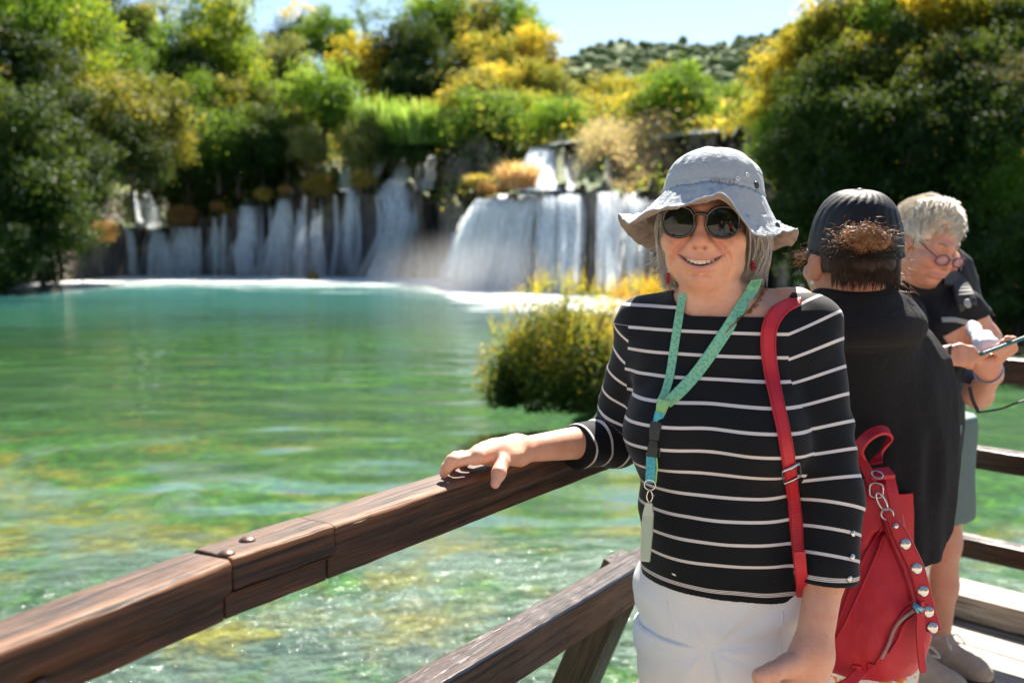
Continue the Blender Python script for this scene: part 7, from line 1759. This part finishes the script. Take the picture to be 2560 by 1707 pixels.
    for s in (-1, 1):
        Mx = fr.M @ rotz(R(6 * s)); c = fr.w1(.034 * s, -.112, -.016); mb = MB(); ring(mb, c, Mx, .024, .0145, .0016, 26, 6, 2.6); x = mb.build('rim', fm, gs); x.matrix_parent_inverse = gi
        mb = MB(); mb.dome(c, Mx @ A(0, -1, 0), .018, .0015, 20, 2); x = mb.build('lens', gl.m, gs); x.matrix_parent_inverse = gi
        mb = MB(); mb.tube([fr.w1(.057 * s, -.108, -.010), fr.w1(.074 * s, -.06, .004), fr.w1(.083 * s, .0, .014)], .0017, 6); x = mb.build('temple', fm, gs); x.matrix_parent_inverse = gi
    mb = MB(); mb.tube(catmull([fr.w1(-.011, -.113, -.012), fr.w1(0, -.117, -.008), fr.w1(.011, -.113, -.012)], 4), .0014, 6); x = mb.build('bridge', fm, gs); x.matrix_parent_inverse = gi
    # phone
    ph = empty('phone', W(2500, 868, 2.57)); tag(ph, 'dark teal smartphone held in both hands', 'phone'); pi_ = Matrix.Translation([-float(v) for v in ph.location])
    a, b = W(2440, 888, 2.585), W(2540, 850, 2.62); ax = b - a; L = np.linalg.norm(ax); ax /= L; up = A(-.45, -.75, .55); up = up - ax * (up @ ax); up /= np.linalg.norm(up); up = A(.05, .30, .95); up = up - ax * (up @ ax); up /= np.linalg.norm(up); sd = np.cross(up, ax)
    Mx = np.stack([ax, sd, up], 1); c = (a + b) / 2
    pb = plain('teal_case', (.015, .14, .15), .35); scn = plain('dark_glass', (.01, .012, .014), .05)
    mb = MB(); mb.box(c, (.072, .036, .0045), Mx); x = mb.build('case', pb, ph, False, .003); x.matrix_parent_inverse = pi_
    mb = MB(); mb.box(c + up * .0050, (.068, .033, .0006), Mx); x = mb.build('screen', scn, ph, False); x.matrix_parent_inverse = pi_
    # bracelet, rings, straps, badges
    st_ = K['steel']; mb = MB(); c = wrL * .75 + hdL * .25; d_ = hdL - wrL; d_ /= np.linalg.norm(d_); u = np.cross(d_, A(0, 0, 1)); u /= np.linalg.norm(u); Mx = np.stack([u, d_, np.cross(u, d_)], 1); ring(mb, c, Mx, .036, .034, .0035, 24, 6); o = mb.build('bracelet', plain('blue_silver', (.42, .46, .55), .3, .8)); tag(o, 'silver and blue bangle on the wrist under the phone', 'bracelet')
    mb = MB(); ring(mb, W(2376, 876, 2.578), rotz(R(60)), .0125, .0125, .0045, 18, 6); o = mb.build('ring', plain('black_ring', (.012, .012, .014), .3)); tag(o, 'chunky black ring on the tapping hand', 'ring')
    wb = NT('backpack_web'); wb.set(Base_Color=(.03, .031, .033), Roughness=.55)
    bvS = BVHTree.FromPolygons([v.co[:] for v in bpy.data.objects['t_shirt'].data.vertices], [tuple(p.vertices) for p in bpy.data.objects['t_shirt'].data.polygons])
    ds = empty('day_pack', W(2420, 780, 2.9)); tag(ds, 'dark day pack whose straps cross the black top of the fair haired person', 'backpack'); di = Matrix.Translation([-float(v) for v in ds.location])
    P_, N_ = drape([(2356, 690), (2390, 700), (2412, 740), (2425, 800), (2428, 850), (2432, 910), (2425, 960)], [bvS], 2.86, .006, 6); P_ = smooth_line(P_, 8); mb = MB(); ribbon(mb, P_, smooth_line(N_, 12) + A(0, -.4, .1), .058, .008); x = mb.build('shoulder_strap', wb.m, ds, False); x.matrix_parent_inverse = di
    m_ = len(P_) // 2; mb = MB(); mb.dome(P_[len(P_) * 2 // 5] + A(0, -.006, 0), (.2, -1, .25), .014, .0012, 20, 2); x = mb.build('badge', plain('pale_patch', (.30, .33, .34), .5), ds); x.matrix_parent_inverse = di
    mb = MB(); mb.box(P_[len(P_) // 2] + A(.002, -.008, 0), (.018, .002, .005), rotz(R(8))); x = mb.build('patch', plain('white_patch', (.62, .62, .63), .5), ds); x.matrix_parent_inverse = di
    P2, N2_ = drape([(2352, 800), (2385, 800), (2418, 806)], [bvS], 2.86, .004, 6); mb = MB(); ribbon(mb, P2, N2_, .016, .004); x = mb.build('chest_strap', plain('grey_web', (.28, .28, .28), .5), ds, False); x.matrix_parent_inverse = di
    bx = tl(.02, .20, 1.22); f = lambda P: boxd(P, bx, (.14, .07, .20), .06, TR) + .006 * fbm(P, 9, 2, 2); sdf_object('pack_body', f, bx - .3, bx + .3, .012, wb.m, ds)[0].matrix_parent_inverse = di
    # white rolled cloth under the arm
    t = cloth_mat('white_cloth', (.72, .72, .76), 100, .1, .6).m
    a, b = W(2432, 822, 2.83), W(2470, 868, 2.72); f = lambda P: capd(P, a, b, .022, .030) + .008 * fbm(P, 22, 3, 3); o, _ = sdf_object('rolled_cloth', f, np.minimum(a, b) - .08, np.maximum(a, b) + .08, .006, t, None); tag(o, 'white rolled cloth tucked behind the phone', 'cloth')
    # dangling spectacle or camera cord
    mb = MB(); mb.tube(catmull([W(2424, 968, 2.62), W(2432, 1000, 2.60), W(2446, 1030, 2.58)], 6), [.005] * 13, 8); mb.tube(catmull([W(2446, 1031, 2.58), W(2500, 1022, 2.57), W(2545, 1006, 2.56), W(2600, 990, 2.55)], 8), .0028, 8); o = mb.build('camera_strap', wb.m); tag(o, 'thin black camera strap dangling below the phone', 'strap')
    # fine necklace
    P_, N_ = drape([(2285, 725), (2295, 745), (2315, 757), (2330, 745), (2336, 715)], [BVHTree.FromPolygons([tuple(v.co) for v in person.data.vertices], [tuple(p.vertices) for p in person.data.polygons])], 2.95, .002, 5); mb = MB(); mb.tube(smooth_line(P_, 3), .0010, 5); mb.dome(P_[len(P_) // 2 - 4], (0, -1, 0), .004, .003, 8, 3); o = mb.build('necklace', st_); tag(o, 'fine silver chain at the neckline of the fair haired person', 'necklace')

def build_bystanders(K):
    """people on the near bank whom only the sunglasses mirror"""
    SK = K['skin']; wh = plain('white_cotton', (.74, .74, .76), .9); bk = plain('black_cotton', (.015, .015, .017), .9); bl = plain('pale_blue_cotton', (.35, .45, .60), .9); rd = plain('red_cotton', (.45, .02, .03), .9); hr = plain('brown_hair_mass', (.06, .035, .02), .6)
    for i, (x, y, yaw, topm, botm, lab) in enumerate(((.62, -1.9, 180, bk, wh, 'person in white shorts mirrored in the sunglasses'), (-.55, -1.5, 150, bk, bl, 'person in pale blue trousers mirrored in the sunglasses'), (1.25, -2.6, 200, wh, bk, 'person in a white shirt mirrored in the sunglasses'), (.05, -2.8, 190, rd, bk, 'person in a red top mirrored in the sunglasses'))):
        M = rotz(R(yaw)); O = A(x, y, 0); T = lambda *v: O + M @ A(*v); fr = Frame(T(0, 0, 1.58), M, 1.0)
        tz = [.80, .95, 1.08, 1.25, 1.38, 1.44]; ta = [.16, .165, .14, .17, .16, .05]; tb = [.12, .12, .10, .11, .09, .05]
        def torso(P, g=0.):
            Q = (P - O) @ M; a = np.interp(Q[:, 2], tz, ta) + g; b = np.interp(Q[:, 2], tz, tb) + g
            return np.maximum((np.sqrt((Q[:, 0] / a) ** 2 + (Q[:, 1] / b) ** 2) - 1) * np.minimum(a, b), Q[:, 2] - 1.44 - g)
        lim = []
        for s in (-1, 1):
            lim += limb([T(.09 * s, 0, .85), T(.10 * s, -.02, .46), T(.10 * s, .02, .08), T(.11 * s, -.12, .04)], [.085, .055, .040, .035])
            lim += limb([T(.17 * s, 0, 1.36), T(.22 * s, .02, 1.08), T(.14 * s, -.20, 1.02)], [.048, .040, .028])
            for f in range(4): lim += limb([T(.14 * s, -.20, 1.02), T(.10 * s + .015 * f * s, -.27, 1.03 - .012 * f), T(.07 * s + .012 * f * s, -.28, 1.00 - .012 * f)], [.022, .011, .008])
            lim += limb([T(.14 * s, -.20, 1.02), T(.10 * s, -.22, 1.06)], [.018, .009])
        nk = limb([fr.w1(0, .03, -.06), T(0, 0, 1.40)], [.052, .06])
        def f(P):
            d = near(P, fr.O, .28, lambda Q: head_sdf(fr.loc(Q), 0., .9), .25); d = smin(d, U(P, lim + nk, .02), .02); return smin(d, torso(P), .03)
        pos, q_ = surface_nets(f, O + A(-.42, -.42, 0), O + A(.42, .42, 1.76), .0095)
        me = mesh_from('person', pos, q_); body_attrs(me, pos, fr, 0.); pe = link('person', me, SK); tag(pe, lab, 'person')
        sdf_object('shirt', lambda P: np.maximum(np.maximum(smin(torso(P, .014), U(P, limb([T(-.17, 0, 1.36), T(-.205, .012, 1.2)], [.06, .056]) + limb([T(.17, 0, 1.36), T(.205, .012, 1.2)], [.06, .056]), .03), .03), P[:, 2] - 1.43), .93 - P[:, 2]), O + A(-.35, -.3, .85), O + A(.35, .3, 1.5), .012, topm, pe)
        sdf_object('shorts', lambda P: np.maximum(np.maximum(smin(torso(P, .012), U(P, limb([T(.09, 0, .85), T(.10, -.01, .5)], [.105, .09]) + limb([T(-.09, 0, .85), T(-.10, -.01, .5)], [.105, .09]), .02), .03), P[:, 2] - .96), .52 - P[:, 2]), O + A(-.35, -.3, .45), O + A(.35, .3, 1.05), .012, botm, pe)
        sdf_object('hair', lambda P: (lambda L: smax(elld(L, (0, .03, .04), (.085, .10, .10)), -elld(L, (0, -.09, -.04), (.09, .08, .10)), .01))(fr.loc(P)), fr.O - .16, fr.O + .16, .010, hr, pe)
# ================================================================ BUILD
build_water(); build_bed(); build_terrain(); build_hill()
LM, CROWNS, BARK = build_trees()
build_undergrowth(LM); build_tufts(CROWNS); build_falls(); build_mist(); build_islet(LM)
build_rear(LM, CROWNS, BARK)
build_rails()
build_people()
